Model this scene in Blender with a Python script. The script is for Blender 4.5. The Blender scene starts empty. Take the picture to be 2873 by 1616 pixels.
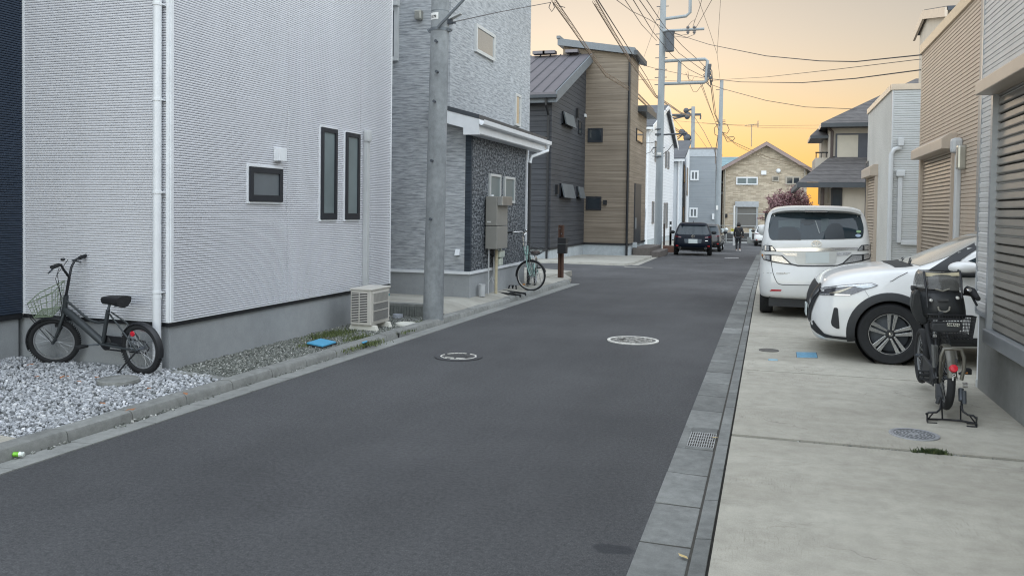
import bpy, bmesh, math, random
from math import sin, cos, pi, radians, atan2, sqrt
from mathutils import Vector, Matrix
from mathutils.bvhtree import BVHTree
random.seed(7)
SC = bpy.context.scene
COL = SC.collection
V = Vector

# ---------------------------------------------------------------- measured camera (survey of the photo)
IMW, IMH = 2873.0, 1616.0
CF, CPITCH, CROLL, CSH, CYAW, CH = 2343.0, .0277, .0132, -153.8, .2984, 1.65
def _axes():
    cp, sp = cos(CPITCH), sin(CPITCH); c, s = cos(CROLL), sin(CROLL)
    fw = V((0, cp, -sp)); up = V((0, sp, cp)); rt = V((1, 0, 0))
    r2 = c*rt + s*up; u2 = -s*rt + c*up
    R = Matrix.Rotation(CYAW, 3, 'Z')
    return R@r2, R@u2, R@fw
RT, UP, FW = _axes()
def ray(x, y):
    return FW*CF + RT*(x-IMW/2) - UP*(y-IMH/2-CSH)
def G(x, y, z=0.0):
    d = ray(x, y); t = (z-CH)/d.z; q = d*t; q.z = z; return q
def zg(y):
    return -0.02*min(max(0.0, y-18), 32.0)
def GS(x, y):
    d = ray(x, y); t = -CH/d.z
    for i in range(60): t = (zg(d.y*t)-CH)/d.z
    q = d*t; q.z += CH; return q
def atY(x, y, Y):
    d = ray(x, y); q = d*(Y/d.y); q.z += CH; return q
def atX(x, y, X):
    d = ray(x, y); q = d*(X/d.x); q.z += CH; return q
class PL:
    """a vertical wall plane: origin p0, direction angle a of u, outward normal n"""
    def __init__(s, p0, a, flip=False):
        s.o = V((p0[0], p0[1], 0)); s.u = V((cos(a), sin(a), 0))
        s.n = V((sin(a), -cos(a), 0))*(-1 if flip else 1)
    def px(s, x, y):
        d = ray(x, y); t = s.n.dot(s.o)/s.n.dot(d)
        q = d*t; q.z += CH
        return (q-s.o).dot(s.u), q.z
    def P(s, u, z, off=0.0):
        q = s.o+s.u*u+s.n*off; q.z = z; return q

# ---------------------------------------------------------------- objects
def tag(o, label=None, cat=None, group=None, kind=None):
    if label: o['label'] = label
    if cat: o['category'] = cat
    if group: o['group'] = group
    if kind: o['kind'] = kind
    return o
def thing(name, label, cat, loc, group=None):
    o = bpy.data.objects.new(name, None); COL.objects.link(o)
    o.location = V(loc); o.empty_display_size = .1
    bpy.context.view_layer.update()
    return tag(o, label, cat, group)
class MB:
    def __init__(s): s.v = []; s.f = []
    def add(s, vs, fs):
        b = len(s.v); s.v += [tuple(q) for q in vs]; s.f += [tuple(i+b for i in q) for q in fs]; return s
    def quad(s, a, b, c, d): return s.add([a, b, c, d], [(0, 1, 2, 3)])
    def poly(s, pts): return s.add(pts, [tuple(range(len(pts)))])
    def hexa(s, b, t):
        """two 4-point rings"""
        return s.add(list(b)+list(t), [(3, 2, 1, 0), (4, 5, 6, 7), (0, 1, 5, 4), (1, 2, 6, 5), (2, 3, 7, 6), (3, 0, 4, 7)])
    def box(s, x0, x1, y0, y1, z0, z1, M=None):
        p = [V((x, y, z)) for z in (z0, z1) for x, y in ((x0, y0), (x1, y0), (x1, y1), (x0, y1))]
        if M is not None: p = [M@q for q in p]
        return s.hexa(p[:4], p[4:])
    def pbox(s, pl, u0, u1, z0, z1, o0, o1):
        b = [pl.P(u0, z0, o0), pl.P(u1, z0, o0), pl.P(u1, z0, o1), pl.P(u0, z0, o1)]
        t = [pl.P(u0, z1, o0), pl.P(u1, z1, o0), pl.P(u1, z1, o1), pl.P(u0, z1, o1)]
        return s.hexa(b, t)
    def prism(s, pts, d):
        """polygon extruded by vector d"""
        n = len(pts); d = V(d)
        vs = [V(q) for q in pts]+[V(q)+d for q in pts]
        return s.add(vs, [tuple(range(n))[::-1], tuple(range(n, 2*n))]+[(i, (i+1) % n, n+(i+1) % n, n+i) for i in range(n)])
    def tube(s, pts, r, n=8, cap=True, closed=False):
        pts = [V(q) for q in pts]; m = len(pts)
        rs = r if isinstance(r, (list, tuple)) else [r]*m
        tang = []
        for i in range(m):
            if closed: t = pts[(i+1) % m]-pts[i-1]
            else: t = pts[min(i+1, m-1)]-pts[max(i-1, 0)]
            tang.append(t.normalized() if t.length > 1e-9 else V((0, 0, 1)))
        a = V((0, 0, 1)) if abs(tang[0].z) < .9 else V((1, 0, 0))
        nx = (a-tang[0]*a.dot(tang[0])).normalized()
        vs = []
        for i in range(m):
            nx = nx-tang[i]*nx.dot(tang[i])
            nx = nx.normalized() if nx.length > 1e-6 else tang[i].orthogonal().normalized()
            ny = tang[i].cross(nx)
            vs += [pts[i]+(nx*cos(2*pi*k/n)+ny*sin(2*pi*k/n))*rs[i] for k in range(n)]
        fs = []
        for i in range(m if closed else m-1):
            j = (i+1) % m
            fs += [(i*n+k, i*n+(k+1) % n, j*n+(k+1) % n, j*n+k) for k in range(n)]
        if cap and not closed: fs += [tuple(range(n))[::-1], tuple(range((m-1)*n, m*n))]
        return s.add(vs, fs)
    def cyl(s, a, b, r0, r1=None, n=16, cap=True):
        return s.tube([a, b], [r0, r0 if r1 is None else r1], n, cap)
    def ring(s, c, ax, R, r, n=32, m=8):
        ax = V(ax).normalized(); e = ax.orthogonal().normalized(); f = ax.cross(e)
        return s.tube([V(c)+(e*cos(2*pi*k/n)+f*sin(2*pi*k/n))*R for k in range(n)], r, m, closed=True)
    def lathe(s, c, ax, prof, n=32, ref=None):
        """prof: list of (r, h) along axis"""
        ax = V(ax).normalized(); e = (V(ref) if ref else ax.orthogonal()).normalized(); f = ax.cross(e); m = len(prof)
        vs = [V(c)+ax*h+(e*cos(2*pi*k/n)+f*sin(2*pi*k/n))*r for r, h in prof for k in range(n)]
        return s.add(vs, [(i*n+k, i*n+(k+1) % n, (i+1)*n+(k+1) % n, (i+1)*n+k) for i in range(m-1) for k in range(n)])
    def disc(s, c, ax, r, n=24):
        ax = V(ax).normalized(); e = ax.orthogonal().normalized(); f = ax.cross(e)
        return s.poly([V(c)+(e*cos(2*pi*k/n)+f*sin(2*pi*k/n))*r for k in range(n)])
    def ball(s, c, r, n=12, m=8, sc=(1, 1, 1)):
        c = V(c); vs = []; fs = []
        for j in range(1, m):
            t = pi*j/m
            vs += [c+V((sin(t)*cos(2*pi*k/n)*sc[0], sin(t)*sin(2*pi*k/n)*sc[1], cos(t)*sc[2]))*r for k in range(n)]
        vs += [c+V((0, 0, r*sc[2])), c-V((0, 0, r*sc[2]))]
        a, b = len(vs)-2, len(vs)-1
        for j in range(m-2):
            fs += [(j*n+k, (j+1)*n+k, (j+1)*n+(k+1) % n, j*n+(k+1) % n) for k in range(n)]
        fs += [(a, k, (k+1) % n) for k in range(n)]+[(b, (m-2)*n+(k+1) % n, (m-2)*n+k) for k in range(n)]
        return s.add(vs, fs)
    def build(s, name, mat, parent=None, smooth=None, bevel=0, M=None, fix=True):
        me = bpy.data.meshes.new(name)
        me.from_pydata([tuple(M@V(q)) for q in s.v] if M is not None else s.v, [], s.f)
        if fix or bevel:
            bm = bmesh.new(); bm.from_mesh(me)
            if fix: bmesh.ops.recalc_face_normals(bm, faces=bm.faces)
            if bevel:
                es = [e for e in bm.edges if len(e.link_faces) == 2 and e.calc_face_angle(0) > .5]
                bmesh.ops.bevel(bm, geom=es, offset=bevel, segments=2, affect='EDGES', profile=.6, clamp_overlap=True)
            bm.to_mesh(me); bm.free()
        me.materials.append(mat)
        o = bpy.data.objects.new(name, me); COL.objects.link(o)
        if smooth is not None: shade(o, smooth)
        if parent is not None: attach(o, parent)
        return o
def attach(o, parent):
    o.parent = parent
    o.matrix_parent_inverse = Matrix.Translation(-parent.location) if parent.parent is None else Matrix.Identity(4)
    return o
def shade(o, ang=35):
    me = o.data
    me.polygons.foreach_set('use_smooth', [True]*len(me.polygons))
    if ang < 180:
        try: me.set_sharp_from_angle(angle=radians(ang))
        except Exception: pass
    me.update()
def meshobj(name, me, mat, parent=None, smooth=None):
    if mat is not None:
        me.materials.clear(); me.materials.append(mat)
    o = bpy.data.objects.new(name, me); COL.objects.link(o)
    if smooth is not None: shade(o, smooth)
    if parent is not None: attach(o, parent)
    return o
def text(name, s, mat, M, size, depth, parent, bold=0.0, ital=0.0):
    cu = bpy.data.curves.new('tmp', 'FONT'); cu.body = s; cu.size = size; cu.extrude = depth
    cu.align_x = 'CENTER'; cu.align_y = 'CENTER'; cu.offset = bold; cu.shear = ital
    t = bpy.data.objects.new('tmp', cu); COL.objects.link(t)
    dg = bpy.context.evaluated_depsgraph_get(); dg.update()
    me = bpy.data.meshes.new_from_object(t.evaluated_get(dg))
    me.transform(M); bpy.data.objects.remove(t); bpy.data.curves.remove(cu)
    me.name = name
    return meshobj(name, me, mat, parent)

# ---------------------------------------------------------------- materials
def nodes(name):
    m = bpy.data.materials.new(name); m.use_nodes = True
    nt = m.node_tree; nt.nodes.clear()
    out = nt.nodes.new('ShaderNodeOutputMaterial'); b = nt.nodes.new('ShaderNodeBsdfPrincipled')
    nt.links.new(b.outputs[0], out.inputs[0])
    return m, nt, b
def N(nt, typ, **kw):
    n = nt.nodes.new(typ)
    for k, v in kw.items():
        if k[0] == '_': setattr(n, k[1:], v)
        else:
            k = k.replace('_', ' ') if k not in n.inputs else k
            n.inputs[int(k) if k.isdigit() else k].default_value = v
    return n
def coord(nt, scale=(1, 1, 1), rot=(0, 0, 0)):
    tc = nt.nodes.new('ShaderNodeTexCoord'); mp = nt.nodes.new('ShaderNodeMapping')
    mp.inputs['Scale'].default_value = scale; mp.inputs['Rotation'].default_value = rot
    nt.links.new(tc.outputs['Object'], mp.inputs[0]); return mp.outputs[0]
def noise(nt, co, scale, detail=4, rough=.55, dist=0):
    n = N(nt, 'ShaderNodeTexNoise', Scale=scale, Detail=detail, Roughness=rough, Distortion=dist)
    nt.links.new(co, n.inputs['Vector']); return n.outputs[0]
def ramp(nt, fac, stops):
    r = nt.nodes.new('ShaderNodeValToRGB'); e = r.color_ramp.elements
    while len(e) > 1: e.remove(e[-1])
    for i, (p, c) in enumerate(stops):
        q = e[0] if i == 0 else e.new(p)
        q.position = p; q.color = (c, c, c, 1) if isinstance(c, (int, float)) else (*c[:3], 1)
    nt.links.new(fac, r.inputs[0]); return r.outputs[0]
def mix(nt, fac, a, b, mode='MIX'):
    m = nt.nodes.new('ShaderNodeMix'); m.data_type = 'RGBA'; m.blend_type = mode
    for v, i in ((fac, 0), (a, 6), (b, 7)):
        if hasattr(v, 'is_linked') or isinstance(v, bpy.types.NodeSocket): nt.links.new(v, m.inputs[i])
        elif i == 0: m.inputs[0].default_value = v
        else: m.inputs[i].default_value = (*v[:3], 1) if isinstance(v, (tuple, list)) else (v, v, v, 1)
    return m.outputs[2]
def mathn(nt, op, a, b=0.0, c=0.0):
    m = nt.nodes.new('ShaderNodeMath'); m.operation = op
    for i, v in enumerate((a, b, c)):
        if isinstance(v, bpy.types.NodeSocket): nt.links.new(v, m.inputs[i])
        else: m.inputs[i].default_value = v
    return m.outputs[0]
def bump(nt, b, hgt, strength=.3, dist=.01):
    n = N(nt, 'ShaderNodeBump', Strength=strength, Distance=dist)
    nt.links.new(hgt, n.inputs['Height']); nt.links.new(n.outputs[0], b.inputs['Normal'])
def setc(b, nt, c):
    if isinstance(c, bpy.types.NodeSocket): nt.links.new(c, b.inputs['Base Color'])
    else: b.inputs['Base Color'].default_value = (*c[:3], 1)
MATS = {}
def plain(name, col, rough=.6, metal=0, var=.12, scale=6, bmp=0, bscale=60, coat=0, spec=None, stretch=(1, 1, 1)):
    if name in MATS: return MATS[name]
    m, nt, b = nodes(name)
    b.inputs['Roughness'].default_value = rough; b.inputs['Metallic'].default_value = metal
    if coat: b.inputs['Coat Weight'].default_value = coat; b.inputs['Coat Roughness'].default_value = .04
    if spec is not None: b.inputs['Specular IOR Level'].default_value = spec
    co = coord(nt, stretch)
    if var:
        f = noise(nt, co, scale, 6, .6)
        k = ramp(nt, f, [(.25, 1-var), (.75, 1+var)])
        setc(b, nt, mix(nt, 1.0, col, k, 'MULTIPLY'))
    else: setc(b, nt, col)
    if bmp: bump(nt, b, noise(nt, co, bscale, 3), bmp, .004)
    MATS[name] = m; return m
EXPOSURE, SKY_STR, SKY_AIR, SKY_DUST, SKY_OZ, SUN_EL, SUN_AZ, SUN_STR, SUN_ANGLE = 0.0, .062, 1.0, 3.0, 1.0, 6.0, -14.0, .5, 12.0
SKY_EXP, SKY_SAT, SKY_SAT2, SKY_BOOST = .2, 1.0, .46, 5.6
# ---------------------------------------------------------------- camera, sky, sun
cam = bpy.data.cameras.new('camera'); co = bpy.data.objects.new('camera', cam); COL.objects.link(co)
cam.sensor_width = 36; cam.sensor_fit = 'HORIZONTAL'; cam.lens = 36*CF/IMW
cam.shift_y = CSH/IMW; cam.clip_end = 3000; cam.clip_start = .05
R = Matrix((RT, UP, -FW)).transposed()
co.matrix_world = Matrix.Translation((0, 0, CH)) @ R.to_4x4()
SC.camera = co
SC.cycles.filter_width = 1.15
SC.view_settings.view_transform = 'Standard'; SC.view_settings.look = 'None'
SC.view_settings.gamma = 1; SC.view_settings.exposure = EXPOSURE
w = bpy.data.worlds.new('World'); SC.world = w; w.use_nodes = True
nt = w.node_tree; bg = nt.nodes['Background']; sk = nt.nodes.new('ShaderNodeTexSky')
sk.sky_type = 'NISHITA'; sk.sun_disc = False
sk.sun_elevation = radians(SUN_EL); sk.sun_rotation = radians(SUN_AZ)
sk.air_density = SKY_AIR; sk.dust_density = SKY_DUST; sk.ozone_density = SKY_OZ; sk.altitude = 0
# the sky's own colour, range evened out; brightness added away from the sun as fill
lum = nt.nodes.new('ShaderNodeRGBToBW'); nt.links.new(sk.outputs[0], lum.inputs[0])
hs = nt.nodes.new('ShaderNodeHueSaturation'); hs.inputs['Saturation'].default_value = SKY_SAT; nt.links.new(sk.outputs[0], hs.inputs['Color'])
kk = mathn(nt, 'POWER', lum.outputs[0], SKY_EXP-1)
tcw = nt.nodes.new('ShaderNodeTexCoord'); spw = nt.nodes.new('ShaderNodeSeparateXYZ'); nt.links.new(tcw.outputs['Generated'], spw.inputs[0])
def mrange(v, a, b, c, d):
    m_ = nt.nodes.new('ShaderNodeMapRange'); m_.interpolation_type = 'SMOOTHSTEP'
    for i_, v_ in ((1, a), (2, b), (3, c), (4, d)): m_.inputs[i_].default_value = v_
    nt.links.new(v, m_.inputs[0]); return m_.outputs[0]
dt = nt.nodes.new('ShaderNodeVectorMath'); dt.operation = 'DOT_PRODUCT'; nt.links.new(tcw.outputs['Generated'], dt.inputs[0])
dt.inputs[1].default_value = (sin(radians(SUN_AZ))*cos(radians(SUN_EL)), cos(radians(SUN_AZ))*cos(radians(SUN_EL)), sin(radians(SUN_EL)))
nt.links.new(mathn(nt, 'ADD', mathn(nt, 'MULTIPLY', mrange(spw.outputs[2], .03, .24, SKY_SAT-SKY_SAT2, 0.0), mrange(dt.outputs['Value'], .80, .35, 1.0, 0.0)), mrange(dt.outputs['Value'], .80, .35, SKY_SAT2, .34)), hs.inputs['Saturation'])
kk = mathn(nt, 'MULTIPLY', mathn(nt, 'MULTIPLY', kk, mathn(nt, 'MULTIPLY', mrange(dt.outputs['Value'], .82, .20, 1.0, SKY_BOOST), mrange(spw.outputs[2], .10, .27, 1.0, .80))), 1/.15)
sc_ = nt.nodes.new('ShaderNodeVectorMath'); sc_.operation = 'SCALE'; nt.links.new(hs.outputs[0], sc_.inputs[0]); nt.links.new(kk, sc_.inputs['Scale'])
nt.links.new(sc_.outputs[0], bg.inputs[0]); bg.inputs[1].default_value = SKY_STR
sl = bpy.data.lights.new('sun', 'SUN'); sl.energy = SUN_STR; sl.angle = radians(SUN_ANGLE); sl.color = (1.0, .80, .58)
so = bpy.data.objects.new('sun', sl); COL.objects.link(so)
sd = V((sin(radians(SUN_AZ))*cos(radians(SUN_EL)), cos(radians(SUN_AZ))*cos(radians(SUN_EL)), sin(radians(SUN_EL))))
so.rotation_euler = sd.to_track_quat('Z', 'Y').to_euler(); so.location = (0, 0, 30)
# ---------------------------------------------------------------- ground materials
def mat_asphalt():
    m, nt, b = nodes('asphalt'); co = coord(nt)
    f1 = noise(nt, co, .35, 5, .6); f2 = noise(nt, co, 130, 3, .8); fg = noise(nt, co, 38, 3, .7); f3 = noise(nt, coord(nt, (1, .22, 1)), 1.3, 5, .65)
    c = mix(nt, ramp(nt, f1, [(.32, 0), (.68, 1)]), (.054, .055, .058), (.086, .087, .090))
    c = mix(nt, 1, c, ramp(nt, f2, [(.25, .35), (.5, 1.0), (.75, 1.9)]), 'MULTIPLY')
    c = mix(nt, 1, c, ramp(nt, fg, [(.3, .72), (.7, 1.3)]), 'MULTIPLY')
    c = mix(nt, 1, c, ramp(nt, f3, [(.3, .86), (.7, 1.12)]), 'MULTIPLY')
    sp = noise(nt, co, 95, 1, .5); c = mix(nt, ramp(nt, sp, [(.765, 0), (.80, .55)]), c, (.30, .30, .29))
    tc = nt.nodes.new('ShaderNodeTexCoord')
    wet = N(nt, 'ShaderNodeVectorMath', _operation='DISTANCE'); nt.links.new(tc.outputs['Object'], wet.inputs[0])
    mp = nt.nodes.new('ShaderNodeMapping'); mp.inputs['Scale'].default_value = (1, 2.2, 1); nt.links.new(tc.outputs['Object'], mp.inputs[0])
    g = G(1725, 1540); wet.inputs[1].default_value = (g.x, g.y*2.2, 0); nt.links.new(mp.outputs[0], wet.inputs[0])
    wv = mathn(nt, 'ADD', wet.outputs['Value'], mathn(nt, 'MULTIPLY', noise(nt, co, 9, 4), .14))
    c = mix(nt, ramp(nt, wv, [(.17, .62), (.215, 0)]), c, (.022, .024, .030))
    setc(b, nt, c); b.inputs['Roughness'].default_value = .82; b.inputs['Specular IOR Level'].default_value = .35
    bump(nt, b, f2, .8, .006); return m
def mat_concrete(name, c1, c2, stain=.35, streak=(1, 1, 1), sc=1.0, rough=.85, blot=.5, brush=0, isl=0, crack=0):
    m, nt, b = nodes(name); co = coord(nt); cs = coord(nt, streak)
    f1 = noise(nt, cs, .8*sc, 7, .62, .3); f2 = noise(nt, co, 5*sc, 6, .65); f3 = noise(nt, co, 160, 2, .6)
    c = mix(nt, ramp(nt, f1, [(.32, 0), (.68, 1)]), c1, c2)
    c = mix(nt, 1, c, ramp(nt, f2, [(.25, 1-blot*.35), (.7, 1+blot*.14)]), 'MULTIPLY')
    c = mix(nt, 1, c, ramp(nt, f3, [(.25, .86), (.75, 1.1)]), 'MULTIPLY')
    f4 = noise(nt, cs, 2.1*sc, 6, .7, .8); c = mix(nt, ramp(nt, f4, [(.58, 0), (.78, stain)]), c, tuple(q*.45 for q in c1))
    if isl:
        gi = nt.nodes.new('ShaderNodeNewGeometry'); c = mix(nt, 1, c, ramp(nt, gi.outputs['Random Per Island'], [(0, 1-isl), (1, 1+isl)]), 'MULTIPLY')
    if crack:
        vo = N(nt, 'ShaderNodeTexVoronoi', Scale=.62, _feature='DISTANCE_TO_EDGE'); wv_ = nt.nodes.new('ShaderNodeVectorMath'); wv_.operation = 'ADD'
        nn_ = N(nt, 'ShaderNodeTexNoise', Scale=2.5, Detail=5.0); nt.links.new(co, nn_.inputs['Vector']); nt.links.new(co, wv_.inputs[0]); nt.links.new(nn_.outputs['Color'], wv_.inputs[1]); nt.links.new(wv_.outputs[0], vo.inputs['Vector'])
        kc_ = mathn(nt, 'MULTIPLY', ramp(nt, vo.outputs[0], [(0, crack), (.0045, 0)]), ramp(nt, noise(nt, co, .7, 2), [(.5, 0), (.6, 1)]))
        c = mix(nt, kc_, c, tuple(q*.3 for q in c1))
    if brush:
        f5 = noise(nt, coord(nt, (38, 3.5, 1), (0, 0, .18)), 3, 4, .75)
        k = mathn(nt, 'MULTIPLY', ramp(nt, f5, [(.55, 0), (.75, 1)]), ramp(nt, noise(nt, co, .9, 3), [(.5, 0), (.62, brush)]))
        c = mix(nt, k, c, tuple(q*.5 for q in c1))
    setc(b, nt, c); b.inputs['Roughness'].default_value = rough; b.inputs['Specular IOR Level'].default_value = .25
    bump(nt, b, f3, .35, .003); return m
def mat_stones(name, stops, rough=.8):
    m, nt, b = nodes(name); g = nt.nodes.new('ShaderNodeNewGeometry')
    c = ramp(nt, g.outputs['Random Per Island'], stops); f = noise(nt, coord(nt), 90, 3)
    setc(b, nt, mix(nt, 1, c, ramp(nt, f, [(.3, .8), (.7, 1.12)]), 'MULTIPLY')); b.inputs['Roughness'].default_value = rough
    return m
M_ASPH = mat_asphalt()
M_SLAB = mat_concrete('slab_concrete', (.355, .335, .285), (.445, .425, .365), .45, (.5, 1.3, 1), 1.6, .8, .55, 1.0, 0, .6)
M_PAD = mat_concrete('pad_concrete', (.29, .28, .245), (.42, .41, .365), .45, (.5, 1.5, 1))
M_GUT = mat_concrete('gutter_concrete', (.165, .170, .165), (.235, .24, .23), .5, (1, 1, 1), 2.5, .85, .8, 0, .2)
M_KERB = mat_concrete('kerb_concrete', (.20, .205, .195), (.29, .295, .28), .6, (1, .4, 1), 3, .85, .8, 0, .12)
M_FOUND = mat_concrete('foundation_mortar', (.30, .315, .325), (.355, .37, .38), .12, (1, 1, .35), 1.3, .9, .3)
M_DARK = plain('dark_joint', (.02, .02, .02), .9, var=0)
M_EARTH = mat_concrete('earth', (.13, .125, .11), (.20, .19, .17), .3)

def struct(name, mb, mat, smooth=None, bevel=0):
    return tag(mb.build(name, mat, None, smooth, bevel), kind='structure')
YS = [-12, 0, 6, 12, 18, 24, 30, 36, 42, 50, 62, 90, 160, 400]
def sheet(mb, x0, x1, dz, ys=YS):
    for a, b in zip(ys[:-1], ys[1:]):
        mb.quad((x0, a, zg(a)+dz), (x1, a, zg(a)+dz), (x1, b, zg(b)+dz), (x0, b, zg(b)+dz))
    return mb
struct('ground', sheet(MB(), -300, 300, -.06), M_EARTH)
struct('road', sheet(MB(), -60, -.50, 0, [-12, 0, 6, 12, 18, 24, 30, 36, 42, 50, 58, 66]), M_ASPH)

# right-hand gutter: flat slabs, a channel, low kerb blocks
mb = MB(); mk = MB(); md = MB()
for a, b in ((-4, 18), (18, 30), (30, 46)):
    md.quad((-.585, a, zg(a)+.001), (-.23, a, zg(a)+.001), (-.23, b, zg(b)+.001), (-.585, b, zg(b)+.001))
random.seed(3)
y = 5.9-.585*12
while y < 46:
    e = y+.585; g = .010
    if not (5.85 < y+.3 < 6.45):
        z0, z1 = zg(y), zg(e); t = random.uniform(-.003, .003)
        mb.hexa([(-.585, y+g, z0-.05), (-.334, y+g, z0-.05), (-.334, e-g, z1-.05), (-.585, e-g, z1-.05)],
                [(-.585, y+g, z0+.008+t), (-.334, y+g, z0+.003), (-.334, e-g, z1+.003), (-.585, e-g, z1+.008+t)])
    y = e
y = 6.0-.59*11
while y < 46:
    e = y+.59; g = .008; z0, z1 = zg(y), zg(e)
    mk.hexa([(-.322, y+g, z0-.05), (-.242, y+g, z0-.05), (-.242, e-g, z1-.05), (-.322, e-g, z1-.05)],
            [(-.318, y+g, z0+.022), (-.242, y+g, z0+.028), (-.242, e-g, z1+.028), (-.318, e-g, z1+.022)])
    y = e
# frame of the drain opening
for r in ((-.585, -.525, 5.9, 6.5), (-.525, -.338, 5.9, 5.965), (-.525, -.338, 6.365, 6.5)):
    mb.box(r[0], r[1], r[2]+.005, r[3]-.005, -.05, .007)
struct('gutter', mb, M_GUT, bevel=.004); struct('kerb', mk, M_GUT, bevel=.004)
struct('gutter_channel', md, plain('channel_dirt', (.055, .052, .045), .9, 0, .3, 20))
def grate(x0, x1, y0, y1, nx, ny, label, z=.0):
    t = thing('drain_grate', label, 'drain', (x0, y0, z))
    m = MB(); m.quad((x0, y0, z-.02), (x1, y0, z-.02), (x1, y1, z-.02), (x0, y1, z-.02)); m.build('sump', M_DARK, t)
    m = MB(); w = .006
    for i in range(nx+1):
        x = x0+(x1-x0)*i/nx; m.box(x-w/2, x+w/2, y0, y1, z-.02, z+.006)
    for i in range(ny+1):
        q = y0+(y1-y0)*i/ny; m.box(x0, x1, q-w/2, q+w/2, z-.02, z+.0045)
    m.build('bars', plain('galvanised', (.40, .41, .41), .6, .25, .2, 20), t)
grate(-.522, -.342, 5.968, 6.362, 11, 5, 'galvanised drain grate in the near kerb gutter beside the wide slab joint')
grate(-.52, -.345, 15.62, 15.98, 9, 2, 'small far drain grate in the gutter beside the white minivan', .006)

# concrete driveway slabs on the right, with joints
mb = MB()
JY = [-3, 6.24, 6.305, 8.94, 8.96, 11.46, 11.48, 13.73, 13.75, 19.0, 19.02, 26, 26.01, 33, 40, 52, 66]
for a, b in zip(JY[:-1], JY[1:]):
    if b-a < .1: continue
    n = max(1, int((b-a)/2.5))
    for i in range(n):
        p, q = a+(b-a)*i/n, a+(b-a)*(i+1)/n
        mb.hexa([(-.228, p, zg(p)-.06), (14, p, zg(p)-.06), (14, q, zg(q)-.06), (-.228, q, zg(q)-.06)],
                [(-.228, p, zg(p)+.03), (14, p, zg(p)+.03), (14, q, zg(q)+.03), (-.228, q, zg(q)+.03)])
struct('driveway', mb, M_SLAB)
mb = MB()
for q in JY[1:13:2]: mb.quad((-.228, q-.02, zg(q)+.004), (14, q-.02, zg(q)+.004), (14, q+.09, zg(q)+.004), (-.228, q+.09, zg(q)+.004))
for a, b in ((-4, 18), (18, 50)): mb.quad((-.246, a, zg(a)+.006), (-.222, a, zg(a)+.006), (-.222, b, zg(b)+.006), (-.246, b, zg(b)+.006))
struct('driveway_joint', mb, plain('joint_dirt', (.035, .034, .03), .9, 0, .3, 20))

# left side: asphalt edge, apron, kerb, yards
def xl(y): return -4.53+.026*y
ap = MB(); kb = MB(); random.seed(5)
y = -2.0
while y < 18.3:
    e = y+.6; g = .004
    ap.hexa([(xl(y), y+g, -.05), (xl(e), e-g, -.05), (xl(e)-.2, e-g, -.05), (xl(y)-.2, y+g, -.05)],
            [(xl(y), y+g, .008), (xl(e), e-g, .008), (xl(e)-.2, e-g, .004), (xl(y)-.2, y+g, .004)])
    dz = random.uniform(-.004, .004)
    f, t0, t1, bk = .205, .225, .245, .36
    hz = .085+dz
    P = []
    for yy in (y+g, e-g):
        X = xl(yy); P.append([(X-f, yy, -.04), (X-f-.006, yy, .05), (X-t0, yy, .075+dz), (X-t1, yy, hz), (X-bk+.012, yy, hz), (X-bk, yy, hz-.012), (X-bk, yy, -.04)])
    n = 7
    kb.add(P[0]+P[1], [tuple(range(n)), tuple(range(n, 2*n))[::-1]]+[(i, i+n, (i+1) % n+n, (i+1) % n) for i in range(n)])
    y = e
struct('apron', ap, mat_concrete('apron_concrete', (.22, .225, .215), (.30, .305, .29), .5, (1, .5, 1), 3))
struct('kerb', kb, M_KERB, 30)
# yards behind the kerb
yd = MB()
yd.quad((-16, -4, .04), (xl(-4)-.34, -4, .04), (xl(11.6)-.34, 11.6, .04), (-16, 11.6, .04))
struct('yard', yd, mat_concrete('yard_soil', (.15, .16, .15), (.24, .25, .245), .3, sc=4))
# pad round the grey house: drops from its retaining step to the kerb
STEPY = G(1150, 885, .06).y
pd = MB()
zA = .21
ptsb = [(-12, STEPY+.13, zA), (-4.78, STEPY+.13, zA), (-4.78, STEPY+.13, .10), (-4.60, STEPY+.13, .095)]
pd.poly([(-12, STEPY+.13, zA), (-4.95, STEPY+.13, zA), (-4.95, 13.2, .15), (-12, 13.2, .21)])
pd.poly([(-4.95, STEPY+.13, zA), (xl(STEPY)-.34, STEPY+.13, .086), (xl(13.2)-.34, 13.2, .082), (-4.95, 13.2, .15)])
pd.poly([(-12, 13.2, .21), (-4.95, 13.2, .15), (-4.95, 21.5, .07), (-12, 24.5, .07)])
pd.poly([(-4.95, 13.2, .15), (xl(13.2)-.34, 13.2, .082), (xl(18.4)-.34, 18.4, .07), (-4.45, 19.3, .06), (-4.95, 20.6, .06), (-4.95, 21.5, .07)])
pd.poly([(-4.45, 19.3, .06), (-4.95, 20.6, .06), (-4.95, 20.6, -.1), (-4.45, 19.3, -.1)])
pd.poly([(-4.95, 20.6, .06), (-4.95, 21.5, .07), (-12, 24.5, .07), (-12, 24.5, -.2), (-4.95, 21.6, -.2)])
pd.poly([(xl(18.4)-.34, 18.4, .07), (-4.45, 19.3, .06), (-4.45, 19.3, -.1), (xl(18.4)-.2, 18.4, -.1)])
struct('pavement', pd, M_PAD)
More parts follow.
